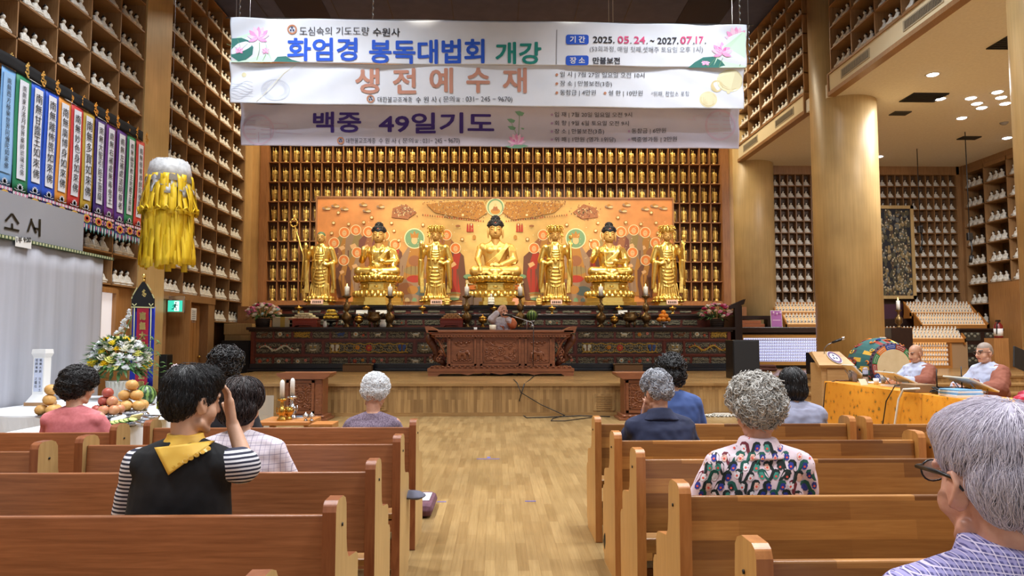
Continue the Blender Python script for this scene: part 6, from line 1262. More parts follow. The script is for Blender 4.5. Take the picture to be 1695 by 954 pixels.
b = MB(); b.bb((-.07, -.05, 0), (.07, .05, .018), 0); b.bb((-.065, -.052, .003), (.07, .048, .015), 1); o = b.build('blue_book', [flat('bookblue', (40, 86, 116)), 'paper']); o.location = (at(490, 690, 8.1).x + .05, 8.15, z); tag(o, 'small blue book on the low wooden table', 'book')
b = MB(); b.bb((-.1, -.15, 0), (.13, .15, .012)); o = b.build('wooden_board', flat('honey', 0)); o.location = (at(535, 697, 7.8).x, 7.8, .575); tag(o, 'thin wooden shelf board right of the low candle table', 'board')
r = thing('side_stool', 'plain wooden side stool right of the low candle table', 'stool', (at(535, 697, 7.8).x, 7.8, 0)); b = MB(); b.bb((-.12, -.15, .53), (.13, .15, .575)); b.build('top', 'door', r)
for sx in (-.1, .1):
 for sy in (-.12, .12): b = MB(); b.bb((sx - .02, sy - .02, 0), (sx + .02, sy + .02, .53)); b.build('leg', 'door', r)
for x, y, zz_, lab in ((506, 700, .6, 'small silver cup on the low wooden table, left one'), (515.5, 700, .6, 'small lidded silver cup on the low wooden table, right one')):
 p = at(x, y, 7.85); r = thing('silver_cup', lab, 'cup', (p.x, 7.85, .6)); b = MB(); b.lathe([(.025, 0), (.02, .01), (.008, .025), (.03, .04), (.034, .06), (.03, .06)], n=16); b.build('cup', 'silver', r); b = MB(); b.lathe([(.034, .06), (.02, .075), (.008, .08), (.01, .09), (.001, .093)], n=16); b.build('lid', 'silver', r)
G['acrylic'] = M('clear_acrylic', (214, 216, 210), .15, alpha=.35)
p, q = at(428, 700, 8.6), at(453, 655, 8.6); b = MB(); b.bb((p.x - .15, 8.6, .0), (q.x, 8.612, q.z)); o = b.build('acrylic_screen', 'acrylic'); tag(o, 'clear acrylic screen standing left of the low candle table', 'screen')
# floor things
pc = M('cushion_plum', (92, 58, 70), .85, col2=(108, 70, 84), scale=30)
r = thing('floor_cushion', 'plum floor cushion with white card on it beside the left pews', 'cushion', (-.8, 6.35, 0))
b = MB(); b.box((0, 0, .06), (.56, .56, .11)); o = b.build('pad', pc, r, bevel=.05); b = MB(); b.box((0.12, .02, .118), (.24, .3, .004)); b.build('card', 'paper', r)
b = MB()
for x, y, w, h in ((808, 760, .28, .014), (809, 757.5, .04, .05), (878, 830, .1, .012), (731, 831, .08, .012)):
 p = atz(x, y, .002); b.bb((p.x - w / 2, p.y - h / 2, .001), (p.x + w / 2, p.y + h / 2, .0025))
tag(b.build('blue_tape_marks', flat('tape', (70, 96, 216))), 'short blue tape marks stuck on the aisle floor', 'tape')
cable = M('cable_black', (22, 22, 22), .5)
b = MB();
pts = [at(883, 542, 16.57), at(883, 575, 16.55), at(882, 602, 16.53), atz(889, 618, ST + .01), atz(878, 628, ST + .01), at(868, 636, SY - .04), at(860, 662, SY - .03), atz(862, 685, .01), atz(872, 692, .01), atz(905, 691, .01), atz(960, 688.5, .01), atz(1010, 690, .01)]
b.tube(pts, .009, 6); b.tube([atz(850, 628, ST + .01), at(856, 634, SY - .04), at(862, 650, SY - .04), at(895, 670, SY - .04), at(935, 688, SY - .05), atz(915, 693, .01), atz(912, 697, .01), atz(935, 697, .01), atz(990, 690, .01)], .008, 6)
tag(b.build('black_cables', cable), 'black cables running from the lecture table over the stage edge', 'cable')
# ---------------------------------------------------------------- long table with orange cloth at the right
TX0, TX1, TZ, TYN, TYF = 5.2, 5.88, .8, 5.4, 11.45
t = thing('long_table', 'long folding table hidden under the orange brocade cloth', 'table', ((TX0 + TX1) / 2, (TYN + TYF) / 2, 0)); L = (TYF - TYN) / 2 - .04; w = (TX1 - TX0) / 2 - .03
b = MB(); b.bb((-w, -L, TZ - .04), (w, L, TZ - .008)); b.build('table_top', 'door', t)
for sx in (-1, 1):
 for sy in (-1, -.03, .03, 1): b = MB(); b.bb((sx * w * .9 - .02, sy * L * .96 - .02, 0), (sx * w * .9 + .02, sy * L * .96 + .02, TZ - .04)); b.build('leg', 'steel', t)
m, tt, bs = newmat('orange_brocade'); setp(bs, .5, 0)
v = nd(tt, 'ShaderNodeTexVoronoi', i_Scale=9); v.inputs['Randomness'].default_value = .7; tt.links.new(coords(tt, (1, 1, 1)), v.inputs['Vector'])
n = nd(tt, 'ShaderNodeTexNoise', i_Scale=42, i_Detail=3); tt.links.new(coords(tt, (1, 1, 1)), n.inputs['Vector'])
k = nd(tt, 'ShaderNodeMath', operation='MULTIPLY_ADD'); k.inputs[1].default_value = .75; tt.links.new(n.outputs[0], k.inputs[0]); tt.links.new(v.outputs['Distance'], k.inputs[2])
tt.links.new(ramp(tt, k.outputs[0], [(.5, (122, 104, 44)), (.56, (176, 116, 38)), (.66, (226, 144, 34)), (.9, (232, 156, 46))]), bs.inputs['Base Color']); G['brocade'] = m
def drape_cloth(name, lab, x0, x1, y0, y1, z, mat):
 b = MB(); n = 200; a, c = x1 - x0, y1 - y0; Lp = 2 * (a + c); vs = []
 for k, zz_ in enumerate((z, z - .015, z * .66, z * .33, .015)):
  for i in range(n):
   s = Lp * i / n
   if s < a: p = (x0 + s, y0, 0, -1)
   elif s < a + c: p = (x1, y0 + s - a, 1, 0)
   elif s < 2 * a + c: p = (x1 - (s - a - c), y1, 0, 1)
   else: p = (x0, y1 - (s - 2 * a - c), -1, 0)
   f = (0, .003, .012, .022, .03)[k] * (1 + math.sin(s * 5.3 + math.sin(s * 2))); vs.append((p[0] + p[2] * f, p[1] + p[3] * f, zz_))
 b.add(vs, [tuple(range(n))], 0, False); b.add(vs, [(k * n + i, (k + 1) * n + i, (k + 1) * n + (i + 1) % n, k * n + (i + 1) % n) for k in range(4) for i in range(n)], 0, True)
 return tag(b.build(name, mat), lab, 'tablecloth')
drape_cloth('orange_tablecloth', 'orange brocade cloth on the far half of the long table', TX0, TX1, 8.85, TYF, TZ, 'brocade'); drape_cloth('orange_tablecloth', 'orange brocade cloth on the near half of the long table', TX0, TX1, TYN, 8.83, TZ, 'brocade')
TZ += .002
def tt_(x, y): return atz(x, y, TZ)
def cup(name, lab, cat, x, y, prof, mat, parts=()):
 p = tt_(x, y); p.x = max(TX0 + .07, min(TX1 - .07, p.x)); p.y = min(p.y, TYF - .08); r = thing(name, lab, cat, p); b = MB(); b.lathe(prof, n=18); b.build('cup_body', mat, r)
 for nm, pf, mt in parts: b = MB(); b.lathe(pf, n=18); b.build(nm, mt, r)
 return r
G['clear'] = M('clear_plastic', (226, 228, 236), .1, alpha=.3); G['coffee'] = M('iced_coffee', (44, 28, 22), .2); G['lilacplastic'] = M('lilac_clear_plastic', (190, 190, 214), .12, alpha=.5)
cup('black_tumbler', 'matt black tumbler at the far end of the orange-draped table', 'tumbler', 1390, 629, [(.034, 0), (.038, .17), (.034, .17)], 'black', [('lid', [(.038, .17), (.036, .185), (.001, .186)], 'blackgloss')])
lid = [(.045, .12), (.047, .13), (.036, .165), (.012, .17), (.012, .172)]
for x, y, lab in ((1401, 630.5, 'iced coffee cup with domed lid beside the black tumbler'), (1480, 635, 'iced coffee cup with straw before the bald monk at the left')):
 r = cup('iced_coffee_cup', lab, 'cup', x, y, [(.032, 0), (.045, .12), (.044, .12)], 'clear', [('coffee', [(.03, .004), (.04, .085), (.001, .086)], 'coffee'), ('domed_lid', lid, 'clear')]); b = MB(); b.tube([(0, 0, .03), (.01, 0, .19), (.035, 0, .2)], .004, 6); b.build('straw', 'black', r)
for x, y, lab in ((1415, 632, 'clear lilac water tumbler beside the iced coffee'), (1433, 635, 'clear lilac water tumbler with black sleeve near the bookstand')):
 cup('water_tumbler', lab, 'tumbler', x, y, [(.036, 0), (.04, .2), (.038, .2)], 'lilacplastic', [('cap', [(.04, .2), (.036, .225), (.02, .24), (.001, .241)], 'lilacplastic')] + ([('sleeve', [(.041, .1), (.042, .14)], 'black')] if x > 1420 else []))
r = cup('paper_cup', 'white paper cup on the orange-draped table', 'cup', 1450.5, 637, [(.03, 0), (.042, .09), (.04, .09)], 'paper')
cup('wooden_cup', 'pale wooden tea bowl before the monk in glasses', 'cup', 1606, 648, [(.03, 0), (.045, .055), (.042, .055)], flat('honey', 0))
def slab(name, lab, cat, x, y, d, mat, rot=(0, 0, 0), dz=0, bevel=.002, X=None):
 b = MB(); b.box((0, 0, d[2] / 2), d); o = b.build(name, mat, bevel=bevel); p = tt_(x, y); p.x = max(TX0 + d[0] * .5, min(TX1 - d[0] * .5, p.x)) if X is None else X; o.location = p + Vector((0, 0, dz)); o.rotation_euler = rot; return tag(o, lab, cat)
slab('brown_tray', 'small brown tray under the black tumbler', 'tray', 1396, 631, (.2, .16, .012), 'carvedark')
slab('cream_card', 'cream card leaning on the table beside the paper cup', 'card', 1431, 638, (.13, .006, .1), 'cream', (-.5, 0, .3))
slab('paper_sheets', 'loose white sheets on the orange cloth before the left bald monk', 'paper', 1470, 634, (.3, .3, .01), 'paper', (0, 0, .2))
slab('paper_sheets', 'white booklet stack beside the brown box on the orange cloth', 'paper', 1487, 640, (.34, .3, .025), 'paper', (0, 0, .1))
slab('brown_wooden_box', 'brown wooden box with cables on the orange cloth', 'box', 1512, 649, (.28, .32, .1), flat('boxbrown', (142, 110, 76)), (0, 0, 0.05), 0, .006)
r = thing('router', 'black network router with two antennas on the orange cloth', 'router', tt_(1552, 653)); r.location.x = 5.5; b = MB(); b.bb((-.15, -.16, 0), (.15, .16, .045)); b.build('case', 'blackgloss', r, bevel=.01)
for x, h, y in ((-.1, .26, .1), (.08, .3, -.1)): b = MB(); b.tube([(x, y, .04), (x, y, .04 + h)], [.008, .006], 8); b.build('antenna', 'black', r)
b = MB(); q = random.Random(9)
for e in range(9): a = q.uniform(0, 6); b.tube([(.14 * math.cos(a + k * .6) * (1 + .1 * e % 2), .17 * math.sin(a + k * .6), .05 + .03 * math.sin(k + e)) for k in range(7)], .006, 5)
b.build('cable_tangle', cable, r)
def bookstand(lab, x, y, w, d, rot, X, h):
 p = tt_(x, y); r = thing('bookstand', lab, 'bookstand', (X, p.y, TZ)); b = MB(); b.box((0, 0, h), (d, w, .02), rot=(0, rot, 0)); b.build('board', flat('board_ivory', (206, 204, 190), .5), r, bevel=.004)
 for sy in (-1, 1): b = MB(); b.tube([(d * .3 * math.cos(rot), sy * w * .3, h - d * .3 * math.sin(rot)), (d * .25, sy * w * .3, 0)], .006, 6); b.tube([(-.1, sy * w * .3, h + .02), (.02, sy * w * .3, 0)], .006, 6); b.build('wire_leg', 'steel', r)
 b = MB(); b.box((-.02 * 1, 0, h + .016), (d * .8, w * .8, .01), rot=(0, rot, 0)); b.build('open_book', 'paper', r)
bookstand('ivory bookstand before the left bald monk', 1535, 640, .5, .36, .42, 5.62, .13); bookstand('ivory bookstand before the monk in glasses', 1632, 655, .5, .38, .42, 5.62, .14); bookstand('translucent bookstand near the drum at the table far end', 1440, 632, .34, .3, .75, 5.6, .16)
for e, (c, mt) in enumerate(((.03, 'paper'), (.02, flat('skyblue', (110, 160, 206))), (.02, 'paper'), (.015, flat('skyblue', 0)))): slab('sutra_book', 'thin %s book in the pile before the monk in glasses, %s' % (('white', 'blue', 'white', 'sky blue')[e], ('bottom', 'second from bottom', 'third from bottom', 'topmost')[e]), 'book', 1590, 657, (.3, .4 - .03 * e, c), mt, (0, 0, .08 * e - .1), (0, .031, .052, .073)[e])
cl = M('crimson_satin', (196, 24, 70), .4, col2=(150, 14, 50), scale=12)
b = MB(); b.ell((0, 0, .04), (.16, .22, .05), 14); b.ell((.05, .1, .08), (.1, .14, .05), 12); b.ell((-.05, -.15, .05), (.12, .12, .06), 12); me = organic(b, .012, 3, lambda c, n: n * .012 * noise.noise(c * 22)); o = mobj('crimson_cloth', me, cl); o.location = tt_(1690, 668); o.location.x = 5.6; tag(o, 'crumpled crimson cloth at the near end of the orange table', 'cloth')
b = MB(); b.tube([tt_(1522, 652) + Vector((0, 0, .06)), Vector((TX0 - .03, 9.15, TZ + .03)), Vector((TX0 - .07, 9.2, TZ - .1)), Vector((TX0 - .09, 9.3, .3)), Vector((TX0 - .12, 9.4, .02))], .014, 6); tag(b.build('white_power_cord', 'white'), 'white power cord hanging down the orange cloth', 'cable')
b = MB(); b.tube([Vector((5.45, 9.1, TZ + .1)), Vector((TX0 - .03, 9.35, TZ + .06)), Vector((TX0 - .07, 9.5, TZ - .15)), Vector((TX0 - .08, 9.6, .3)), Vector((TX0 - .1, 9.55, .02))], .008, 6); b.tube([Vector((5.3, 11.3, TZ + .01)), Vector((TX0 - .02, 11.36, TZ - .03)), Vector((TX0 - .08, 11.35, .3)), Vector((TX0 - .1, 11.3, .01))], .008, 6); tag(b.build('power_cord', cable), 'thin black cords hanging down the orange cloth', 'cable')
b = MB()
for e in range(4): b.tube([atz(1130 + 5 * k + 6 * e, 690 - (k % 3) * 1.5 - e * .5, .012 + .004 * e) for k in range(16)], .014, 6)
b.tube([atz(1150, 690, .02), atz(1190, 684, .05), atz(1218, 678, .1), atz(1228, 690, .01)], .01, 6); b.box(atz(1195, 687, .03)[:], (.3, .14, .06)); tag(b.build('white_cables', 'white'), 'coiled white cables and power strip on the floor before the stage', 'cable')
# podium
Y = 12.6; p = at(1386, 640, Y); r = thing('podium', 'pale wooden podium with round purple emblem beside the drum', 'podium', (p.x, Y, 0)); w = 30 * Y / F; zt = at(1386, 583, Y).z; zf = at(1386, 602, Y).z
pw = wood('podium_oak', (190, 146, 92), (210, 168, 114), (1, 18, 18), .45); b = MB(); b.bb((-w * .8, .05, 0), (w * .8, .5, zf)); b.bb((-w * .5, .03, .2), (w * .5, .06, zf - .1)); b.build('body', pw, r, bevel=.01)
b = MB(); b.add([(-w, -.02, zf - .03), (w, -.02, zf - .03), (w * .8, .42, zt), (-w * .8, .42, zt), (-w, .0, zf - .07), (w, .0, zf - .07), (w * .8, .55, zt - .02), (-w * .8, .55, zt - .02)], [(0, 1, 2, 3), (0, 4, 5, 1), (1, 5, 6, 2), (2, 6, 7, 3), (3, 7, 4, 0), (4, 7, 6, 5)], 0, False); b.build('sloped_top', pw, r)
b = MB(); mp = lambda x, y: Vector((.06 + x, -.02 + (zt - zf) * 0 + (.44 / (zt - zf + .03)) * ((-y) - (zf - .03)) - .012, -y + .012)); cy = -(zf + zt) / 2 + .01
disc(b, mp, 0, cy, .105, .1, 1); disc(b, lambda x, y: mp(x, y) + Vector((0, -.004, .004)), 0, cy, .098, .093, 0, inner=.72)
for a in (90, 210, 330): disc(b, lambda x, y: mp(x, y) + Vector((0, -.004, .004)), .03 * math.cos(R(a)), cy - .03 * math.sin(R(a)), .017, .016, 2, 12)
b.build('round_emblem', [flat('emblem_purple', (112, 84, 124)), 'paper', flat('ink_navy', 0)], r)
b = MB(); b.tube([(-.05, .35, zt - .05), (-.06, .33, zt + .06), (.0, .3, zt + .13), (.08, .27, zt + .17)], .008, 8, 0); b.tube([(.06, .28, zt + .16), (.2, .22, zt + .22)], [.02, .024], 10, 1); b.ell((.23, .21, zt + .235), (.034, .034, .034), 10, 2); b.build('microphone', ['steel', 'black', 'silver'], r)
# big painted drum
Y = 13.3; hc = at(1479, 607, Y); r = thing('temple_drum', 'big painted temple drum with pale skin behind the bald monk', 'drum', (hc.x, Y, 0))
dz = hc.z; ax = R(2); b = MB(); b.X = Matrix.Translation((0, 0, dz)) @ Matrix.Rotation(ax, 4, 'Z') @ Matrix.Rotation(R(-90), 4, 'X')
DC = [flat('dr_teal', (52, 104, 104)), flat('dr_red', (150, 56, 46)), flat('dr_blue', (40, 70, 160)), flat('dr_orange', (226, 128, 46)), flat('dr_green', (50, 130, 76)), flat('dr_yellow', (226, 180, 70)), flat('dr_white', (216, 210, 200)), flat('dr_plum', (84, 58, 76)), 'black', M('drum_skin', (206, 184, 144), .6, col2=(216, 196, 158), scale=6)]
prof = [(.40, 0), (.44, .06), (.5, .25), (.53, .45), (.5, .65), (.44, .84), (.4, .9)]
n = 40; vs = []; fs = []
for rr_, zz_ in prof:
 for i in range(n): a = 2 * math.pi * i / n; vs.append((rr_ * math.cos(a), rr_ * math.sin(a), zz_))
q = random.Random(2)
for k in range(len(prof) - 1):
 for i in range(n): j = (i + 1) % n; b.add([vs[k * n + i], vs[k * n + j], vs[(k + 1) * n + j], vs[(k + 1) * n + i]], [(0, 1, 2, 3)], 7 if k == 0 else (q.choice((0, 0, 7, 1, 5)) if i % 2 else 0), True)
for e in range(60):
 a = q.uniform(0, 6.28); t = q.uniform(.1, .85); rad = .42 + .115 * math.sin(math.pi * t); s0 = q.uniform(0, 6)
 b.tube([(rad * math.cos(a + .05 * math.cos(s0 + i * .7) * (1 + i * .15)), rad * math.sin(a + .05 * math.cos(s0 + i * .7) * (1 + i * .15)), t * .9 + .04 * math.sin(s0 + i * .7) * (1 + i * .1)) for i in range(8)], .012, 5, q.choice((6, 3, 5, 1, 2)))
b.build('shell', DC, r)
b = MB(); b.X = Matrix.Translation((0, 0, dz)) @ Matrix.Rotation(ax, 4, 'Z') @ Matrix.Rotation(R(-90), 4, 'X')
for i in range(36): a = 2 * math.pi * i / 36; b.ell((.425 * math.cos(a), .425 * math.sin(a), .03), .014, 6)
b.build('tacks', 'black', r)
b = MB(); b.X = Matrix.Translation((0, -.005, dz)) @ Matrix.Rotation(ax, 4, 'Z') @ Matrix.Rotation(R(90), 4, 'X'); order = (2, 1, 4, 3, 2, 1, 4, 3, 2, 1, 4, 3)
mp = lambda x, y, d=0: Vector((x, -y, d))
for i in range(12):
 a0, a1 = R(i * 30 + 8), R(i * 30 + 37)
 for rin, rout, mi, d, g in ((.315, .41, order[i], .004, 0), (.345, .385, 6, .008, .06), (.352, .378, order[i], .01, .075)):
  P = [mp(rout * math.cos(a0 + g + (a1 - a0 - 2 * g) * k / 6), rout * math.sin(a0 + g + (a1 - a0 - 2 * g) * k / 6), d) for k in range(7)] + [mp(rin * math.cos(a1 - g - (a1 - a0 - 2 * g) * k / 6), rin * math.sin(a1 - g - (a1 - a0 - 2 * g) * k / 6), d) for k in range(7)]
  b.add(P, [tuple(range(14))], mi, False)
disc(b, lambda x, y: mp(x, y, .0), 0, 0, .41, .41, 4); disc(b, lambda x, y: mp(x, y, .006), 0, 0, .318, .318, 9, 40); b.build('drum_head', DC, r)
b = MB()
for sx in (-.32, .32):
 for sy in (.1, .75): b.cap((sx, sy, 0.02), (sx * .75, sy, dz - .4), .045, .035, 8)
 b.box((sx * .95, .42, .1), (.06, .8, .08))
b.box((0, .12, .25), (.6, .05, .06)); b.build('stand', 'carvedark', r)
r = thing('music_stand', 'black music stand at the right edge near the monk in glasses', 'music stand', (at(1690, 600, 8.4).x + .08, 8.4, 0)); b = MB(); p0 = at(1690, 600, 8.4); b.box((0, 0, p0.z), (.42, .02, .26), rot=(-.25, .35, .2)); b.build('desk', 'black', r, bevel=.004); b = MB(); b.tube([(0, .03, .02), (0, .03, p0.z)], .012, 8); b.build('pole', 'black', r)
for e in range(3): b = MB(); a = e * 2.1; b.tube([(0, .03, .3), (.25 * math.cos(a), .03 + .25 * math.sin(a), .01)], .009, 6); b.build('leg', 'black', r)
# ---------------------------------------------------------------- votive trays and cases in the side aisle
G['votive'] = M('votive_white', (232, 226, 214), .4); G['votive_lit'] = M('votive_lit', (255, 190, 120), .5, emit=1.0)
def votive_mesh():
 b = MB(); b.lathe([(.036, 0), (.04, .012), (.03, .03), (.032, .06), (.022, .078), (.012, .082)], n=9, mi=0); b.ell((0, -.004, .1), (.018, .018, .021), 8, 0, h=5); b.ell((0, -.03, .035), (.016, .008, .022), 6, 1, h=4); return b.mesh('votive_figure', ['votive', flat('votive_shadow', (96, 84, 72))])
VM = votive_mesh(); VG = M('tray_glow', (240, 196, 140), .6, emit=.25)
def tray(lab, short, x0, x1, y0, y1, Y, n, rows, slant=.35, hide=None):
 p, q = at(x0, y1, Y), at(x1, y0, Y); r = thing('votive_tray', lab, 'tray', ((p.x + q.x) / 2, Y, p.z)); w = (q.x - p.x) / 2; h = q.z - p.z; d = h * .9
 b = MB(); b.add([(-w, 0, 0), (w, 0, 0), (w, d, h), (-w, d, h), (-w, 0, -.05), (w, 0, -.05), (w, d, -.05), (-w, d, -.05)], [(0, 1, 2, 3), (0, 4, 5, 1), (1, 5, 6, 2), (2, 6, 7, 3), (3, 7, 4, 0)], 0, False)
 b.build('stepped_base', VG, r)
 b = MB()
 for s in (-1, 1): b.prism([(-.05, -.15), (d + .05, -.15), (d + .05, h + .08), (-.05, .06)], s * (w + .02) - .02, .04, 'x')
 b.bb((-w - .04, d + .02, -.05), (w + .04, d + .05, h + .06)); b.bb((-w - .04, -.05, -.09), (w + .04, -.02, .02)); b.build('frame', flat('trayoak', (176, 116, 54), .4), r)
 for k in range(rows):
  for i in range(n):
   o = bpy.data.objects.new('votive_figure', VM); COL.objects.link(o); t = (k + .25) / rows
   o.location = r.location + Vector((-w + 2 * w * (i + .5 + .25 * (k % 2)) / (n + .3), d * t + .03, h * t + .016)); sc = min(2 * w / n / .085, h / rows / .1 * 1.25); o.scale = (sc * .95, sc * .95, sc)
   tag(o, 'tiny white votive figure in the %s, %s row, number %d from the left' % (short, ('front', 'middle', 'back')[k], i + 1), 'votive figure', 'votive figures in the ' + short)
tray('sloped votive tray, upper one right of the dark painting', 'upper right tray', 1507, 1612, 503, 519, 21.7, 20, 3)
tray('sloped votive tray, second one right of the dark painting', 'second right tray', 1525, 1631, 521, 539, 21.2, 23, 3)
tray('long sloped votive tray above the lit votive case', 'long lower tray', 1410, 1594, 545, 562, 20.6, 32, 3)
tray('sloped votive tray, upper one left of the middle column', 'upper left tray', 1284, 1400, 503, 518, 21.7, 21, 2); tray('sloped votive tray, lower one left of the middle column', 'lower left tray', 1302, 1420, 521, 538, 21.2, 20, 2)
def case(name, lab, x0, x1, y0, y1, Y, rows, n, mat, em, fr, head=None):
 p, q = at(x0, y1, Y), at(x1, y0, Y); r = thing(name, lab, 'cabinet', ((p.x + q.x) / 2, Y, p.z)); w = (q.x - p.x) / 2; h = q.z - p.z
 b = MB(); b.bb((-w, .12, 0), (w, .3, h)); b.build('lit_back', mat, r)
 b = MB(); b.bb((-w - .06, -.02, -.1), (w + .06, .3, 0)); b.bb((-w - .06, -.02, h), (w + .06, .3, h + .1)); b.bb((-w - .06, -.02, 0), (-w, .3, h)); b.bb((w, -.02, 0), (w + .06, .3, h)); b.build('frame', fr, r)
 b = MB()
 for k in range(rows): b.bb((-w, .0, h * k / rows - .006), (w, .13, h * k / rows + .008))
 b.build('shelves', em, r)
 b = MB(); s = min(2 * w / n / .08, h / rows / .13)
 for k in range(rows):
  for i in range(n):
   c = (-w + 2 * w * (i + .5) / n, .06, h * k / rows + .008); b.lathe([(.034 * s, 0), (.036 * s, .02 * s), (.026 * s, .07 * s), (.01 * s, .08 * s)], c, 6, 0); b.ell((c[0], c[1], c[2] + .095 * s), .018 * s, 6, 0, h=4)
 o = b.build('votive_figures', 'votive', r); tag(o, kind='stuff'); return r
case('votive_case', 'warm lit case of tiny votive figures behind the left bald monk', 1482, 1571, 567, 606, 20.6, 5, 20, M('case_warm', (255, 200, 130), .6, emit=.7), flat('trayoak', 0), flat('trayoak', 0))
case('votive_case', 'cool white lit case of tiny votive figures beside the large loudspeaker', 1231, 1362, 560, 599, 20.4, 8, 46, M('case_cool', (206, 212, 255), .6, emit=1.5), flat('steelshelf', (176, 182, 225), emit=.25), flat('goldframe', (176, 128, 60), .4))
b = MB(); p, q = at(1222, 551, 20.3), at(1420, 542, 20.3); b.bb((p.x, 20.3, p.z), (q.x, 21.55, q.z)); b.bb((p.x, 20.75, ST), (q.x, 21.55, p.z)); tag(b.build('lacquer_counter', 'lacquer', bevel=.01), 'dark lacquer counter above the cool white votive case', 'counter'); zc = q.z
b = MB(); p2, q2 = at(1222, 529, 21.0), at(1276, 523, 21.0); b.bb((p2.x, 21.0, p2.z), (q2.x, 21.3, q2.z)); b.bb((q2.x - .1, 21.0, zc), (q2.x, 21.3, p2.z)); tag(b.build('lacquer_shelf', 'lacquer'), 'narrow dark lacquer shelf before the far round column', 'shelf')
for e, (x0, x1, y0, y1) in enumerate(((1224, 1266, 535.5, 541), (1226, 1260, 530, 535.5))): p, q = at(x0, y1, 20.7), at(x1, y0, 20.7); b = MB(); b.bb((p.x, 20.7, zc + .001 + e * .1), (q.x, 21.0, zc + .1 + e * .1)); tag(b.build('brown_book_box', flat('rust', (170, 96, 54), .45), bevel=.008), ('lower' if e == 0 else 'upper') + ' flat rust-brown box stacked on the lacquer counter', 'box')
p, q = at(1276, 541, 20.5), at(1294, 514, 20.5); r = thing('poster', 'pink and violet poster standing on the lacquer counter', 'poster', ((p.x + q.x) / 2, 20.5, zc)); w = (q.x - p.x) / 2; h = q.z - zc
b = MB(); b.box((0, 0, h / 2), (2 * w, .02, h), rot=(-.08, 0, 0)); b.build('board', 'paper', r); b = MB(); b.box((0, -.012, h / 2), (1.85 * w, .012, h * .94), rot=(-.08, 0, 0), mi=0)
for e in range(4): b.box((0, -.02 + .003 * e, h * (.42 - .07 * e)), (1.4 * w, .006, h * .035), rot=(-.08, 0, 0), mi=1)
for e in range(3): b.ell((-.1 + .1 * e, -.06, h * .86 - .03 * (e % 2)), (.025, .006, .03), 8, 1)
b.box((0, -.022, h * .22), (1.5 * w, .006, h * .1), rot=(-.08, 0, 0), mi=2); b.build('print', [flat('violetpink', (178, 110, 176)), flat('pinkpale', (236, 206, 228)), flat('mauve', (206, 150, 190))], r)
b = MB(); b.box((0, 0, .07), (.5, .3, .09), rot=(0, 0, .1)); b.box((0.02, 0, .15), (.42, .28, .07), rot=(0, 0, -.1)); o = b.build('folded_blanket', flat('blanketbrown', (96, 60, 52), .9), bevel=.03); o.location = (at(1270, 605, 18.8).x, 18.9, ST - .02); tag(o, 'folded brown blanket on the stage before the cool white votive case', 'blanket')
# dark cabinets, painting, candle and extinguisher
p, q = at(1592, 607, 20.7), at(1662, 544, 20.7); r = thing('lacquer_cabinet', 'dark lacquer carved cabinet beside the fire extinguisher', 'cabinet', ((p.x + q.x) / 2, 20.7, ST)); w = (q.x - p.x) / 2; h = q.z - ST; b = MB(); b.bb((-w, 0, 0), (w, .6, h - .06)); b.bb((-w - .05, -.05, h - .06), (w + .05, .65, h)); b.build('body', 'lacquer', r, bevel=.01)
for sx in (-1, 1):
 for k in range(3): b = MB(); b.bb((sx * w * .5 - w * .4, -.014, .08 + k * h * .31), (sx * w * .5 + w * .4, .0, .02 + (k + .85) * h * .31), 0); [b.ell((sx * w * .5 + (e - 2) * w * .14, -.018, .1 + (k + .4) * h * .31 + .03 * (-1) ** e), (.05, .012, .04), 6, 1) for e in range(5)]; b.build('carved_panel', ['panel', flat('mo_scroll', 0)], r)
p, q = at(1573, 607, 20.65), at(1600, 566, 20.65); b = MB(); b.bb((p.x, 20.62, ST), (q.x, 20.66, q.z)); tag(b.build('tan_board', flat('tanboard', (168, 134, 96), .6)), 'plain tan board standing beside the warm votive case', 'board')
p, q = at(1466, 545, 21.9), at(1524, 500, 21.9); b = MB(); b.bb((p.x - 1.2, 21.9, ST), (q.x, 22.3, at(1490, 528, 21.9).z)); tag(b.build('lacquer_counter', 'lacquer', bevel=.01), 'dark lacquer counter below the dark painting', 'counter')
b = MB(); b.bb((p.x - 1.2, 22.2, at(1490, 528, 21.9).z), (q.x + .1, 22.3, at(1490, 503, 21.9).z)); tag(b.build('plum_cloth', flat('plumcloth', (70, 36, 52), .8)), 'dark plum cloth hung below the dark painting', 'cloth')
Yc = 20.2; p = at(1488, 543, Yc); zb = p.z; r = thing('candlestick', 'dark candlestick with a lit white candle in the side aisle', 'candlestick', (p.x, Yc, zb)); hh = at(1488, 513, Yc).z - zb; b = MB(); b.lathe([(.07, 0), (.06, .03), (.03, .08), (.1, .14), (.1, .28), (.05, .33), (.03, hh - .08), (.09, hh - .02), (.09, hh)], n=16); b.build('stick', 'oldbrass', r); ct = at(1488, 498, Yc).z - zb
b = MB(); b.lathe([(.05, hh), (.05, ct), (.01, ct + .005)], n=14); c = b.build('candle', 'candle', r); b = MB(); b.lathe([(.004, ct), (.018, ct + .03), (.001, ct + .1)], n=8); b.build('flame', 'flame', c)
b = MB(); b.bb((p.x - .3, Yc - .15, ST), (p.x + .3, Yc + .3, zb)); tag(b.build('lacquer_plinth', 'lacquer', bevel=.01), 'dark lacquer plinth under the lit candle in the side aisle', 'plinth')
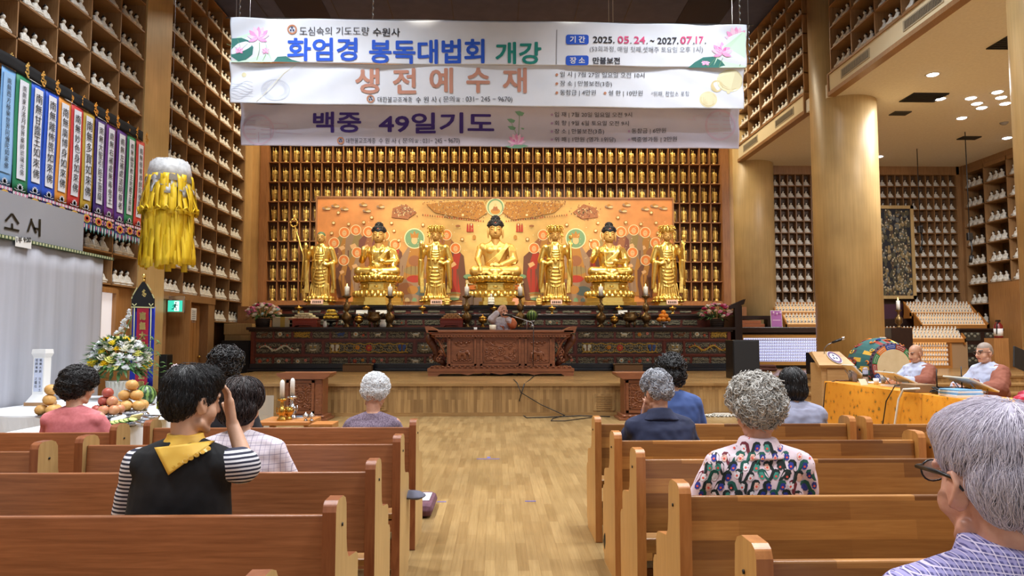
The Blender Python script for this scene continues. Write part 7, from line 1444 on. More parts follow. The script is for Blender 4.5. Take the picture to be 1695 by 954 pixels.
p = at(1653, 560, 19.6); r = thing('fire_extinguisher', 'red and black fire extinguisher with white label on the right side', 'fire extinguisher', (p.x, 19.6, p.z)); b = MB(); b.lathe([(.1, 0), (.11, .03), (.11, .34), (.06, .42), (.04, .44)], n=16); b.build('cylinder', flat('exred', (120, 30, 26), .3), r); b = MB(); b.lathe([(.112, .06), (.112, .26)], n=16); b.build('label', 'paper', r); b = MB(); b.box((0, 0, .47), (.05, .14, .05)); b.tube([(0, -.04, .46), (-.1, -.1, .4), (-.12, -.1, .1)], .014, 6); b.build('valve_hose', 'black', r)
b = MB(); b.bb((p.x - .2, 19.5, ST), (p.x + .2, 19.9, p.z)); tag(b.build('extinguisher_box', 'door'), 'wooden box under the fire extinguisher', 'stand')
p, q = at(1458, 495, 22.3), at(1510, 341, 22.3); xl = at(1384, 400, 22.3).x; r = thing('dark_painting', 'tall dark painting of a crowd in a wooden frame in the side aisle', 'painting', ((xl + q.x) / 2, 22.3, p.z)); w = (q.x - xl) / 2; h = q.z - p.z
b = MB()
for a, c in (((-w, -.06, 0), (-w + .1, .04, h)), ((w - .1, -.06, 0), (w, .04, h)), ((-w, -.06, 0), (w, .04, .1)), ((-w, -.06, h - .1), (w, .04, h))): b.bb(a, c)
b.build('frame', 'column', r); b = MB(); b.bb((-w + .09, -.02, .09), (w - .09, .03, h - .09)); b.build('canvas', flat('nightblue', (26, 28, 38), .6), r)
b = MB(); q = random.Random(8); cs = [flat('dp_ochre', (150, 130, 90)), flat('dp_olive', (84, 80, 62)), flat('dp_pale', (196, 184, 156)), flat('dp_brown', (84, 66, 50)), flat('dp_grey', (110, 112, 108))]
for e in range(900):
 z = q.uniform(.12, h - .16); x = q.uniform(-w + .14, w - .14); mp = lambda a, c: Vector((a, -.022 - .00001 * e, -c)); disc(b, mp, x, -z, q.uniform(.03, .06), q.uniform(.04, .1), q.choice((1, 3, 1, 4, 0)), 8)
 if e % 2: disc(b, lambda a, c: Vector((a, -.034 - .00001 * e, -c)), x, -z - .05, .022, .028, q.choice((2, 0, 2)), 8)
b.build('painted_crowd', cs, r)
# ---------------------------------------------------------------- people
from mathutils.bvhtree import BVHTree
G['trousers'] = M('dark_trousers', (40, 42, 50), .85); G['shoe'] = M('shoe_black', (22, 22, 24), .5)
def V(*a): return Vector(a)
def hand(b, w, d, side, curl=.5, s=1.0, spread=.0):
 """w wrist, d direction of the hand, side direction towards the thumb; fingers curl towards d x side"""
 d = Vector(d).normalized(); t = Vector(side); t = (t - d * t.dot(d)).normalized(); n = d.cross(t); w = Vector(w)
 for k in (-1, 0, 1): b.cap(w + t * k * .018 * s, w + d * .08 * s + t * k * .026 * s, .016 * s, .0145 * s, 10)
 for f in range(4):
  off = (1.5 - f); base = w + d * .082 * s + t * off * .019 * s; L = (.068, .077, .072, .056)[f] * s; fd = (d + t * off * spread).normalized()
  p1 = base + fd * L * .5; fd2 = (fd * math.cos(curl) + n * math.sin(curl)).normalized(); p2 = p1 + fd2 * L * .32; fd3 = (fd * math.cos(curl * 1.9) + n * math.sin(curl * 1.9)).normalized(); p3 = p2 + fd3 * L * .26
  b.cap(base, p1, .0095 * s, .0085 * s, 8); b.cap(p1, p2, .0085 * s, .0078 * s, 8); b.cap(p2, p3, .0078 * s, .0068 * s, 8)
 q = w + d * .028 * s + t * .028 * s; q1 = q + (d * .6 + t * .75).normalized() * .04 * s; b.cap(q, q1, .0135 * s, .0105 * s, 8); b.cap(q1, q1 + (d * .9 + t * .25 + n * .2).normalized() * .032 * s, .0105 * s, .008 * s, 8)
def head_parts(b, fine=True, thin=0):
 b.ell((0, -.012, .03), (.075, .094, .086), 18); b.ell((0, -.05, .0), (.07, .055, .075), 14); b.ell((0, .032, -.035), (.061 - thin, .066, .085), 16); b.ell((0, .062, -.098), (.028, .024, .022), 10)
 for k in (-1, 1):
  b.ell((k * .042, .05, -.045), (.024, .03, .03), 10); b.cap((k * .05, .01, -.085), (k * .02, .06, -.105), .02, .018, 8); b.tube([(k * .01, .09, .018), (k * .03, .09, .026), (k * .055, .07, .016)], .008, 6); b.ell((k * .031, .082, .001), (.015, .009, .008), 8)
  b.ell((k * .077, -.008, -.022), (.009, .022, .034), 10, rot=(0, 0, k * -.35)); b.tube([(k * .083, .006, -.048), (k * .086, -.012, -.03), (k * .087, -.022, -.01), (k * .085, -.012, .01), (k * .081, .006, .006)], .0055, 6)
 b.cap((0, .091, .012), (0, .112, -.034), .009, .0135, 8)
 for k in (-1, 1): b.ell((k * .013, .1, -.04), (.01, .011, .008), 8)
 b.ell((0, .09, -.064), (.024, .012, .0065), 10); b.ell((0, .088, -.075), (.021, .012, .007), 10)
def headmat(hc, yaw, pitch, roll, s): return Matrix.Translation(hc) @ Matrix.Rotation(yaw, 4, 'Z') @ Matrix.Rotation(pitch, 4, 'X') @ Matrix.Rotation(roll, 4, 'Y') @ Matrix.Scale(s, 4)
def bvh(me): return BVHTree.FromPolygons([v.co for v in me.vertices], [tuple(p.vertices) for p in me.polygons])
def curls(me, n, rc, r, seed, lift=.004, keep=None, turns=1.3, nm=2):
 q = random.Random(seed); b = MB(); V_ = me.vertices; N = len(V_); c = 0; tries = 0
 while c < n and tries < n * 6:
  tries += 1; v = V_[q.randrange(N)]; p, nn = v.co, v.normal
  if keep and not keep(p): continue
  t1 = nn.orthogonal().normalized(); a0 = q.uniform(0, 6.28); t1 = (Matrix.Rotation(a0, 3, nn) @ t1); t2 = nn.cross(t1); R_ = rc * q.uniform(.7, 1.25)
  P = [p + nn * (lift + R_ * .6 * i / 8) + t1 * R_ * math.cos(turns * 6.28 * i / 8) * (1 - .04 * i) + t2 * R_ * math.sin(turns * 6.28 * i / 8) + t1 * R_ * .12 * i for i in range(9)]
  b.tube(P, [r * (1 - .06 * i) for i in range(9)], 4, q.randrange(nm)); c += 1
 return b
def strands(me, n, flow, L, r, seed, keep=None, nm=2, step=8, lift=.003, jit=.25):
 q = random.Random(seed); T = bvh(me); b = MB(); V_ = me.vertices; N = len(V_); c = 0; tries = 0
 while c < n and tries < n * 8:
  tries += 1; v = V_[q.randrange(N)]; p = v.co.copy()
  if keep and not keep(p): continue
  P = []; jx = Vector((q.uniform(-1, 1), q.uniform(-1, 1), q.uniform(-1, 1))) * jit; l = L * q.uniform(.6, 1.2) / step; h = q.uniform(.3, 1.4) * lift; mi = q.randrange(nm)
  for i in range(step):
   loc, nn, _, _ = T.find_nearest(p)
   P.append(loc + nn * (h * (.3 + .7 * math.sin(math.pi * min(1, (i + 1) / step * .75)))))
   d = flow(loc) + jx; d = d - nn * d.dot(nn); d = d.normalized() if d.length > 1e-5 else nn.orthogonal(); p = loc + d * l
  b.tube(P, [r * (1 - .8 * (i / (step - 1)) ** 2) for i in range(step)], 4, mi); c += 1
 return b
def person(lab, xy, hp, Y, head, yaw=0, sw=.42, skin='skin', vox=.0075, hy=0, hpitch=0, hroll=0, hs=1.0, seat=.455, arms=None, hands=True, shirt=None, sleeves='long', lean=None, face=None, legs=True, waist=1.0, fold=.006, thin=0, neck_r=.052, zsh=None, seed=1, gap=.012, trousers='trousers'):
 """xy is the pixel column of the hips, hp the depth; head is the world point of the skull centre"""
 X = at(xy, 700, Y).x; r0 = Vector((X, Y, 0)); Q = Matrix.Rotation(-yaw, 4, 'Z'); hc = Q @ (head - r0)
 nb = Vector((hc.x * .75, hc.y * .8 - .035, hc.z - (.142 if zsh is None else zsh) * hs)); zs = nb.z - .075; z0 = seat + .02
 def sp(t): return Vector((nb.x * t * t, nb.y * (t ** 1.3), z0 + (nb.z - z0) * t))
 arms = arms or {}; S = {}
 for k in (-1, 1):
  a = arms.get(k, {}); sh = Vector((nb.x + k * (sw / 2 - .05), nb.y - .0, zs)); el = Vector(a.get('el', (nb.x * .5 + k * (sw / 2 + .03), nb.y * .6 + .07, z0 + .2))); wr = Vector(a.get('wr', (k * .1, .3, z0 + .14))); S[k] = (sh, el, wr, Vector(a.get('hd', (-k * .5, .8, -.25))), Vector(a.get('th', (-k * .3, .2, 1))), a.get('curl', .5))
 def torso(b, g, hi=True):
  rings = []
  for t, rx, ry in ((0, .165, .125), (.12, .178 * waist, .13 * waist), (.3, .172 * waist, .122 * waist), (.5, .178 * (1 + waist) / 2, .118), (.68, sw * .43, .112), (.82, sw * .44, .1)): c = sp(t); rings.append(((c.x, c.y, c.z), rx + g, ry + g))
  c = sp(.9); rings += [((nb.x, nb.y, zs + .03), sw * .4 + g * .6, .075 + g), ((nb.x, nb.y, nb.z - .022), .105 + g * .5, .066 + g), ((nb.x, nb.y, nb.z + .004), neck_r + .012 + g * .4, neck_r + .01 + g * .4)]
  b.loft(rings, 24)
  for k in (-1, 1): b.ell(S[k][0] + V(-k * .012, 0, -.022), (.058 + g, .064 + g, .058 + g), 12); b.cap(nb + V(k * .035, -.005, -.035), S[k][0] + V(-k * .015, -.005, -.012), .045 + g * .8, .055 + g * .8, 12)
 b = MB(); torso(b, -.014)
 for k in (-1, 1):
  sh, el, wr, hd, th, cu = S[k]; b.cap(sh, el, .046, .037, 12); b.cap(el, wr, .037, .025, 12)
  if hands: hand(b, wr, hd, th, cu * (1), hs)
 hm = headmat(hc, hy, hpitch, hroll, hs); b.X = hm; head_parts(b, True, thin); b.X = Matrix.Identity(4)
 b.cap(nb + V(0, 0, -.03), hm @ V(0, -.022, -.045), neck_r, neck_r * .96, 14)
 hip = [Vector((k * .095, 0.02, z0 + .06)) for k in (-1, 1)]; kn = [Vector((k * .12, .42, z0 + .03)) for k in (-1, 1)]; an = [Vector((k * .12, .4, .09)) for k in (-1, 1)]
 if legs:
  for i in (0, 1): b.cap(hip[i], kn[i], .075, .05, 12); b.cap(kn[i], an[i], .05, .035, 12); b.cap(an[i] + V(0, 0, -.03), an[i] + V(0, .14, -.055), .032, .026, 10)
 inv = hm.inverted()
 def mf(c):
  p = inv @ c
  return face(p) if (face and p.length < .2) else 0
 me = organic(b, vox, 3, None, mf if face else None)
 body = mobj('person', me, [skin, 'lip', 'black', flat('shaved_scalp', (150, 134, 122), .5), flat('brow_grey', (92, 74, 66)), flat('tan_scalp', (198, 152, 124), .45)]); body.location = r0; body.rotation_euler.z = yaw; tag(body, lab, 'person')
 out = {'body': body, 'hm': hm, 'S': S, 'nb': nb, 'sp': sp, 'torso': torso, 'zs': zs, 'z0': z0}
 if shirt:
  b = MB(); torso(b, gap)
  for k in (-1, 1):
   sh, el, wr = S[k][:3]; sh = sh + V(-k * .01, 0, -.02)
   if sleeves == 'long': b.cap(sh, el, .066, .058, 12); b.cap(el, el.lerp(wr, .88), .056, .046, 12)
   elif sleeves == 'short': b.cap(sh, sh.lerp(el, .78), .07, .068, 12)
   elif sleeves == 'wide': b.cap(sh, el, .075, .085, 12); b.cap(el, el.lerp(wr, .8), .08, .075, 12)
  if sleeves == 'wide' and not legs: b.loft([((0, 0, .02), .3, .24), ((0, 0, z0), .24, .2), ((0, 0, z0 + .12), .19, .14)], 20)
  sd = Vector((seed * 3.1, 0, 0))
  dp = lambda c, n: n * (fold * (noise.noise(c * 9 + sd) + .6 * noise.noise(c * 21 + sd)) if c.z < nb.z - .04 else 0)
  me = organic(b, max(vox, .009), 4, dp); out['shirt'] = mobj('shirt', me, shirt, body); out['shirt_me'] = me
 if legs:
  b = MB()
  b.ell((0, .0, z0 + .05), (.175, .14, .09), 14)
  for i in (0, 1): b.cap(hip[i], kn[i], .095, .072, 12); b.cap(kn[i], an[i] + V(0, 0, .02), .07, .058, 12)
  me = organic(b, .012, 3); mobj('trousers', me, trousers, body)
  for i in (0, 1): b = MB(); b.ell(an[i] + V(0, .07, -.045), (.045, .125, .045), 12); b.box(an[i] + V(0, .07, -.08), (.08, .22, .02)); b.build('shoe', 'shoe', body)
 return out
def shell(P, parts, vox=.006, noise_amp=0, nscale=60, sm=3):
 b = MB(); b.X = P['hm']
 for c, r in parts: b.ell(c, r, 16)
 return organic(b, vox, sm, (lambda c, n: n * noise_amp * noise.noise(c * nscale)) if noise_amp else None)
BACK = [((0, -.014, .045), (.087, .105, .089)), ((0, -.055, -.005), (.081, .064, .085))]
def hair(P, me, mats, name='hair'): return mobj(name, me, mats, P['body'])
def addhair(P, b, mats, name='hair_strands'): o = b.build(name, mats, P['body']); return o
HB = [flat('hair_black', (20, 18, 19), .45), flat('hair_black2', (34, 30, 31), .4)]
def inv(P): return P['hm'].inverted()
def not_face(P, fy=.05, fz=.02):
 I = P['hm'].inverted()
 def k(p): q = I @ p; return not (q.y > fy and q.z < fz)
 return k
def flow_down(P, crown=(0, -.05, .12), down=.6, fwd=0):
 I = P['hm'].inverted(); B = P['hm'].to_3x3()
 def f(p): q = I @ p; d = q - Vector(crown); d = d.normalized() + Vector((0, fwd, -down)); return (B @ d).normalized()
 return f
def plaid(name, base, c1, c2, sc, w=.12):
 m, t, bs = newmat(name); setp(bs, .85, 0); s = nd(t, 'ShaderNodeSeparateXYZ'); t.links.new(coords(t, (sc, sc, sc)), s.inputs[0]); col = lin(base); cur = None
 def bandf(out, off, wd):
  a = nd(t, 'ShaderNodeMath', operation='ADD'); a.inputs[1].default_value = off + 50; t.links.new(out, a.inputs[0]); f = nd(t, 'ShaderNodeMath', operation='FRACT'); t.links.new(a.outputs[0], f.inputs[0]); l = nd(t, 'ShaderNodeMath', operation='LESS_THAN'); l.inputs[1].default_value = wd; t.links.new(f.outputs[0], l.inputs[0]); return l.outputs[0]
 cur = col
 for ax_, off, wd, c, op in ((0, 0, w, c1, .8), (2, .1, w, c1, .8), (0, .5, w * .45, c2, .9), (2, .55, w * .45, c2, .9)):
  mm = nd(t, 'ShaderNodeMath', operation='MULTIPLY'); mm.inputs[1].default_value = op; t.links.new(bandf(s.outputs[ax_], off, wd), mm.inputs[0]); cur = mix(t, cur, lin(c), mm.outputs[0])
 t.links.new(cur, bs.inputs['Base Color']); return m
def hstripe(name, c1, c2, sc, ax_=2, wd=.5):
 m, t, bs = newmat(name); setp(bs, .85, 0); s = nd(t, 'ShaderNodeSeparateXYZ'); t.links.new(coords(t, (sc, sc, sc)), s.inputs[0]); f = nd(t, 'ShaderNodeMath', operation='FRACT'); a = nd(t, 'ShaderNodeMath', operation='ADD'); a.inputs[1].default_value = 90; t.links.new(s.outputs[ax_], a.inputs[0]); t.links.new(a.outputs[0], f.inputs[0]); l = nd(t, 'ShaderNodeMath', operation='LESS_THAN'); l.inputs[1].default_value = wd; t.links.new(f.outputs[0], l.inputs[0]); t.links.new(mix(t, lin(c1), lin(c2), l.outputs[0]), bs.inputs['Base Color']); return m
# 1 person in pink
P = person('person with short permed black hair in a pink knit top', 128, 0, 5.2, at(129, 640, 5.24), sw=.43, hy=-.55, hpitch=-.1, shirt=M('pink_knit', (206, 116, 120), .9, col2=(216, 128, 132), scale=60), seed=2, waist=1.12)
me = shell(P, BACK + [((0, 0, .05), (.115, .12, .095)), ((0, -.045, .0), (.105, .09, .09))], .008, .01, 40); hair(P, me, HB); addhair(P, curls(me, 900, .014, .003, 3, keep=not_face(P, .07)), HB)
# 2 person with black vest
yd = 2.9; hw = at(318, 662, yd + .0)
wb = at(379, 683, yd + .08); X0 = at(300, 700, yd).x; o3 = Vector((X0, yd, 0))
el = at(409, 772, yd + .02) - o3; wr = at(384, 700, yd + .1) - o3
vest = M('black_vest', (13, 13, 16), .85, col2=(20, 20, 24), scale=30)
P = person('person with short black hair, black vest and yellow neckerchief, hand at his forehead', 300, 0, yd, hw, sw=.41, hy=-.6, hpitch=-.12, vox=.0055, hs=1.06, shirt=vest, sleeves='none', seed=5, arms={1: dict(el=el, wr=wr, hd=(-.22, .1, 1), th=(-.5, .75, 0), curl=.35), -1: dict(el=(-.25, .1, .66), wr=(-.12, .28, .62))}, fold=.004, waist=1.14)
nav = hstripe('navy_stripe', (226, 226, 232), (40, 42, 62), 62); S = P['S']; b = MB()
for k in (-1, 1): sh, e2 = S[k][0] + V(0, 0, -.02), S[k][1]; b.cap(sh + V(k * .012, 0, -.0), sh.lerp(e2, .74), .066, .074, 14)
me = organic(b, .008, 3, lambda c, n: n * .006 * noise.noise(c * 14)); mobj('striped_sleeves', me, nav, P['body'])
me = shell(P, [((0, -.014, .045), (.085, .102, .085)), ((0, -.052, -.0), (.076, .06, .078)), ((0, .03, .075), (.078, .075, .052)), ((.07, -.0, .02), (.014, .03, .04)), ((-.07, -.0, .02), (.014, .03, .04))], .006); hair(P, me, HB)
addhair(P, strands(me, 3200, flow_down(P, (0, -.04, .14), .3), .04, .001, 7, keep=not_face(P, .06, .04), lift=.009, jit=.35), HB)
G['scarf'] = M('yellow_scarf', (222, 168, 56), .6, col2=(236, 196, 84), scale=9, detail=2)
def on_shirt(P, pts, off, mats, name, sub=6):
 """lays a polygon given in photo pixels on the back of the garment"""
 T = bvh(P['shirt_me']); Mi = P['body'].matrix_basis.copy(); loc = P['body'].location; Rz = Matrix.Rotation(-P['body'].rotation_euler.z, 3, 'Z'); res = []
 for x, y in pts:
  d = Rz @ ray(x, y).normalized(); o = Rz @ (CO - loc); h = T.ray_cast(o, d); res.append(h[0] - d * off if h[0] else None)
 return res
bl = P['body'].location
def scarf_grid():
 b = MB(); T = bvh(P['shirt_me']); A, B_, C_ = (256, 742), (357, 730), (279, 787); rows = 14; vs = []; ok = True; idx = {}
 hcen = at(310, 715, yd + .0) - bl
 for i in range(rows + 1):
  for j in range(rows + 1 - i):
   u, v = j / rows, i / rows; x = A[0] + (B_[0] - A[0]) * u + (C_[0] - A[0]) * v; y = A[1] + (B_[1] - A[1]) * u + (C_[1] - A[1]) * v
   d = ray(x, y).normalized(); h = T.ray_cast(CO - bl, d); p = (h[0] if h[0] else (at(x, y, yd - .1) - bl)) - d * .012; idx[(i, j)] = len(vs); vs.append(p)
 fs = []
 for i in range(rows):
  for j in range(rows - i):
   fs.append((idx[i, j], idx[i, j + 1], idx[i + 1, j]))
   if j < rows - i - 1: fs.append((idx[i, j + 1], idx[i + 1, j + 1], idx[i + 1, j]))
 b.add(vs, fs, 0, True); return b
o = scarf_grid().build('neckerchief', ['scarf', flat('scarf_spot', (202, 150, 40)), flat('scarf_line', (238, 214, 150))], P['body']); s = o.modifiers.new('t', 'SOLIDIFY'); s.thickness = .003
nb = P['nb']; b = MB(); b.loft([((nb.x, nb.y - .005, nb.z - .045), .115, .09), ((nb.x, nb.y, nb.z - .01), .085, .075), ((nb.x, nb.y + .005, nb.z + .016), .068, .066), ((nb.x, nb.y + .006, nb.z + .024), .07, .068)], 24); me = organic(b, .006, 3, lambda c, n: n * .005 * noise.noise(c * 26)); mobj('neckerchief_roll', me, 'scarf', P['body'])
b = MB(); T = bvh(P['shirt_me'])
def pdisc(x, y, rx, ry, mi, off, rot=0):
 vs = []
 for i in range(12):
  a = i * math.pi / 6; dx, dy = rx * math.cos(a), ry * math.sin(a); d = ray(x + dx * math.cos(rot) - dy * math.sin(rot), y + dx * math.sin(rot) + dy * math.cos(rot)).normalized(); h = T.ray_cast(CO - bl, d)
  if not h[0]: return
  vs.append(h[0] - d * off)
 b.add(vs, [tuple(range(12))], mi, False)
for e in range(7): pdisc(287 + e * 9.5, 774 - e * 5.2, 5.2, 4.2, 1, .0148); pdisc(287 + e * 9.5, 774 - e * 5.2, 4.2, 3.2, 2, .0151); pdisc(287.5 + e * 9.5, 774 - e * 5.2, 3.6, 2.7, 1, .0154)
for e in range(6): pdisc(300 + e * 8, 752 - e * 2 + 4 * (e % 2), 4, 3, 2, .0148)
pdisc(273, 763, 3.2, 11, 1, .0148, -.5); pdisc(274, 757, 2, 3.5, 2, .0152, -.5); pdisc(277, 764, 2, 3.5, 2, .0152, -.5)
b.build('neckerchief_print', ['scarf', flat('scarf_spot', 0), flat('scarf_line', 0)], P['body'])
# 3 person in white plaid
P = person('person with dark hair in a white blouse with thin grey check lines', 409, 0, 3.72, at(401, 668, 3.76), sw=.45, hy=-.2, hpitch=-.15, vox=.0065, shirt=plaid('white_check', (226, 214, 222), (150, 140, 164), (160, 140, 168), 22, .07), seed=7, waist=1.1)
hb2 = [flat('hair_darkbrown', (36, 26, 26), .45), flat('hair_darkbrown2', (54, 38, 36), .45)]
me = shell(P, BACK + [((0, -.01, .04), (.103, .113, .098)), ((0, -.05, -.03), (.098, .075, .085))], .007); hair(P, me, hb2); addhair(P, strands(me, 1100, flow_down(P, (0, -.03, .15), .3), .1, .0022, 9, keep=not_face(P, .07, .03), lift=.009, jit=.45), hb2)
# 4 curly black hair farther back
P = person('person with curly black hair seated near the stage, left', 374, 0, 5.45, at(374, 608, 5.5), sw=.42, hpitch=-.1, shirt=M('dark_top', (46, 46, 52), .9), seed=9)
me = shell(P, BACK + [((0, -.01, .05), (.118, .122, .105)), ((0, -.04, -.01), (.108, .09, .09))], .008, .012, 40); hair(P, me, HB); addhair(P, curls(me, 420, .018, .005, 5, keep=not_face(P, .08)), HB)
# 5 person with white hair
P = person('person with short white hair in a speckled purple top', 613, 0, 5.44, at(621, 650, 5.52), sw=.42, hy=-.12, hpitch=-.35, hroll=.06, skin='skinold', shirt=M('speckled_purple', (80, 62, 82), .9, col2=(142, 126, 142), scale=130, detail=2), seed=11, vox=.0065, zsh=.15)
hw_ = [flat('hair_white', (226, 228, 231), .5), flat('hair_white2', (240, 242, 244), .5)]
me = shell(P, [((0, -.012, .05), (.098, .11, .093)), ((0, -.04, .005), (.094, .075, .075))], .007, .006, 50); hair(P, me, hw_[0]); addhair(P, curls(me, 900, .017, .0026, 6, turns=.55, keep=not_face(P, .07, .03)), hw_)
# 6 navy jacket
P = person('grey-haired person in a navy jacket with head bowed, hand at the face', 1098, 0, 4.75, at(1087, 648, 4.85), sw=.45, hy=.45, hpitch=-.35, skin='skinold', shirt=M('navy_linen', (30, 36, 62), .85, col2=(42, 48, 78), scale=7, stretch=(1, 1, 3)), seed=13, vox=.0065, gap=.02, arms={-1: dict(el=(-.25, .2, .72), wr=(-.08, .2, .93), hd=(.2, .05, 1), th=(.5, .3, 0), curl=.5)}, fold=.01)
nb = P['nb']; b = MB(); b.loft([((nb.x, nb.y - .01, nb.z - .05), .15, .1, -.2), ((nb.x, nb.y - .01, nb.z - .01), .1, .085, -.2), ((nb.x, nb.y, nb.z + .03), .075, .072, -.25)], 22); mobj('jacket_collar', organic(b, .008, 2), P['shirt'].data.materials[0], P['body'])
hg = [flat('hair_grey', (158, 160, 168), .5), flat('hair_grey2', (198, 200, 208), .5), flat('hair_grey3', (126, 126, 134), .5)]
me = shell(P, [((0, -.014, .048), (.092, .107, .09)), ((0, -.05, -.0), (.085, .066, .075))], .007, .006, 50); hair(P, me, hg[0]); addhair(P, curls(me, 650, .017, .003, 8, turns=.6, keep=not_face(P, .06, .03), nm=3), hg)
# 7 blue shirt
P = person('person with dark wavy hair in a blue shirt in the front row', 1118, 0, 5.62, at(1110, 617, 5.68), sw=.44, hpitch=-.1, hy=.1, shirt=M('blue_shirt', (62, 84, 140), .85, col2=(74, 98, 156), scale=8), seed=15)
me = shell(P, BACK + [((0, -.01, .045), (.108, .115, .1)), ((0, -.05, -.03), (.1, .075, .08))], .008, .012, 36); hair(P, me, HB); addhair(P, curls(me, 420, .02, .004, 11, turns=.7, keep=not_face(P, .08)), HB)
# 8 patterned shirt
white_rose = M('pale_pink_cotton', (228, 204, 214), .85, col2=(234, 214, 222), scale=6)
P = person('person with curly grey hair in a shirt printed with colourful profile faces', 1240, 0, 3.16, at(1252, 676, 3.2), sw=.47, hpitch=-.25, hy=.12, vox=.006, skin='skinold', shirt=white_rose, seed=17, waist=1.18, hs=1.05, fold=.007)
hq = [flat('hair_ash', (166, 162, 155), .5), flat('hair_ash2', (204, 200, 193), .5), flat('hair_ash3', (150, 144, 136), .5)]
me = shell(P, BACK + [((0, -.005, .048), (.11, .118, .098)), ((0, -.05, -.0), (.105, .08, .08))], .007, .012, 38); hair(P, me, hq[1]); addhair(P, curls(me, 1500, .02, .0034, 12, lift=-.002, turns=.7, keep=not_face(P, .08), nm=3), hq)
nb = P['nb']; b = MB(); b.loft([((nb.x, nb.y - .01, nb.z - .055), .125, .1), ((nb.x, nb.y - .005, nb.z - .02), .1, .088), ((nb.x, nb.y, nb.z + .025), .08, .078), ((nb.x, nb.y, nb.z + .03), .07, .068)], 22); P['collar_me'] = organic(b, .007, 2); mobj('shirt_collar', P['collar_me'], white_rose, P['body'])
cm = P['collar_me']; sm_ = P['shirt_me']; n0 = len(sm_.vertices); T = BVHTree.FromPolygons([v.co for v in sm_.vertices] + [v.co for v in cm.vertices], [tuple(p.vertices) for p in sm_.polygons] + [tuple(i + n0 for i in p.vertices) for p in cm.polygons]); bl = P['body'].location; b = MB(); q = random.Random(5)
pr = [flat('pf_dark', (26, 40, 40)), flat('pf_green', (30, 92, 80)), flat('pf_blue', (44, 58, 150)), flat('pf_maroon', (112, 34, 48)), flat('pf_coral', (236, 92, 76)), flat('pf_peach', (236, 190, 172)), flat('pf_white', (238, 232, 236)), flat('pf_teal', (70, 150, 134))]
def pj(P_, x, y, off):
 d = ray(x, y).normalized(); h = T.ray_cast(CO - bl, d); return h[0] - d * off if h[0] else None
def blob(P_, poly_, mi, off):
 vs = [pj(P_, x, y, off) for x, y in poly_]
 if all(v is not None for v in vs): b.add(vs, [tuple(range(len(vs)))], mi, False)
k = 0
for j in range(8):
 for i in range(12):
  x = 1132 + i * 20 + (10 if j % 2 else 0) + q.uniform(-2, 2); y = 708 + j * 16 + q.uniform(-2, 2); f = q.choice((-1, 1)); a = q.uniform(-.4, .4); hm_ = q.choice((0, 0, 1, 1, 3, 0)); fm = q.choice((2, 2, 0, 5, 6, 7)); s = q.uniform(.95, 1.15)
  rot = lambda u, v: (x + s * (u * math.cos(a) - v * math.sin(a)) * f, y + s * (u * math.sin(a) + v * math.cos(a)))
  blob(P, [rot(*p) for p in ((-6, -5), (-2, -9), (4, -9), (7, -5), (6, -3), (1, -4), (-1, 1), (-2, 7), (-4, 11), (-8, 12), (-7, 5))], hm_, .002)
  blob(P, [rot(*p) for p in ((-1, -4), (4, -5), (6, -2), (7, 1), (5.5, 2), (5.5, 5), (2, 7), (-1, 6), (-2, 2))], fm, .0026)
  blob(P, [rot(2.2 + 1.9 * math.cos(t * .9), 2 + 1.9 * math.sin(t * .9)) for t in range(7)], 4, .0032); blob(P, [rot(*p) for p in ((3, -2), (5.4, -2.4), (5, -1.6))], 0, .0032)
b.build('printed_faces', pr, P['body'])
# 9 grey robe with bob
P = person('person with a dark bob haircut in a pale grey robe near the stage, right', 1316, 0, 5.62, at(1311, 636, 5.68), sw=.46, hpitch=-.05, hy=.15, shirt=M('grey_robe', (148, 150, 172), .9, col2=(160, 162, 184), scale=5), seed=19, gap=.025, fold=.01)
me = shell(P, BACK + [((0, -.012, .03), (.1, .11, .105)), ((0, -.04, -.05), (.1, .085, .085))], .008); hair(P, me, HB); addhair(P, strands(me, 800, flow_down(P, (0, -.0, .15), .8), .14, .0026, 13, keep=not_face(P, .07, .05), lift=.006, jit=.12), HB)
# 10 near man with glasses
Yn = 1.3; hN = at(1645, 790, Yn + .02); SK = 'skinold'
G['skinnear'] = M('near_skin', (198, 138, 116), .45, col2=(214, 162, 138), scale=30, bump=.08, dist=.004)
pl = plaid('violet_plaid', (86, 82, 136), (164, 156, 204), (216, 204, 228), 84, .33)
P = person('grey-haired person with dark-framed glasses in a violet plaid shirt at the right', 1668, 0, Yn, hN, sw=.46, hy=.1, hpitch=-.1, hroll=0, vox=.0042, hs=1.06, skin='skinnear', shirt=pl, seed=21, gap=.014, zsh=.112, neck_r=.06, thin=.0)
hn = [flat('hair_lilac', (206, 198, 212), .4), flat('hair_lilac2', (232, 224, 236), .4), flat('hair_slate', (110, 106, 116), .4)]
me = shell(P, [((0, -.018, .05), (.082, .1, .08)), ((0, -.055, .0), (.077, .06, .078)), ((0, .02, .075), (.074, .07, .045))], .0045, .003, 60); hair(P, me, flat('hair_lilac_base', (182, 174, 190), .5))
I = P['hm'].inverted()
def kp(p): v = I @ p; return not (v.y > .055 and v.z < .075) and not (abs(v.x) > .06 and v.y > -.0 and v.z < .02) and v.z > -.07
addhair(P, strands(me, 6500, flow_down(P, (.0, -.055, .13), .3, .12), .1, .00055, 15, keep=kp, nm=2, lift=.009, jit=.22), hn)
I2 = I
addhair(P, strands(me, 900, flow_down(P, (0, -.03, .15), 1.4), .04, .0007, 16, keep=lambda p: (I @ p).z < .0 and kp(p), nm=1, lift=.003, jit=.2), [hn[2]])
b = MB(); b.X = P['hm']; fz = .004
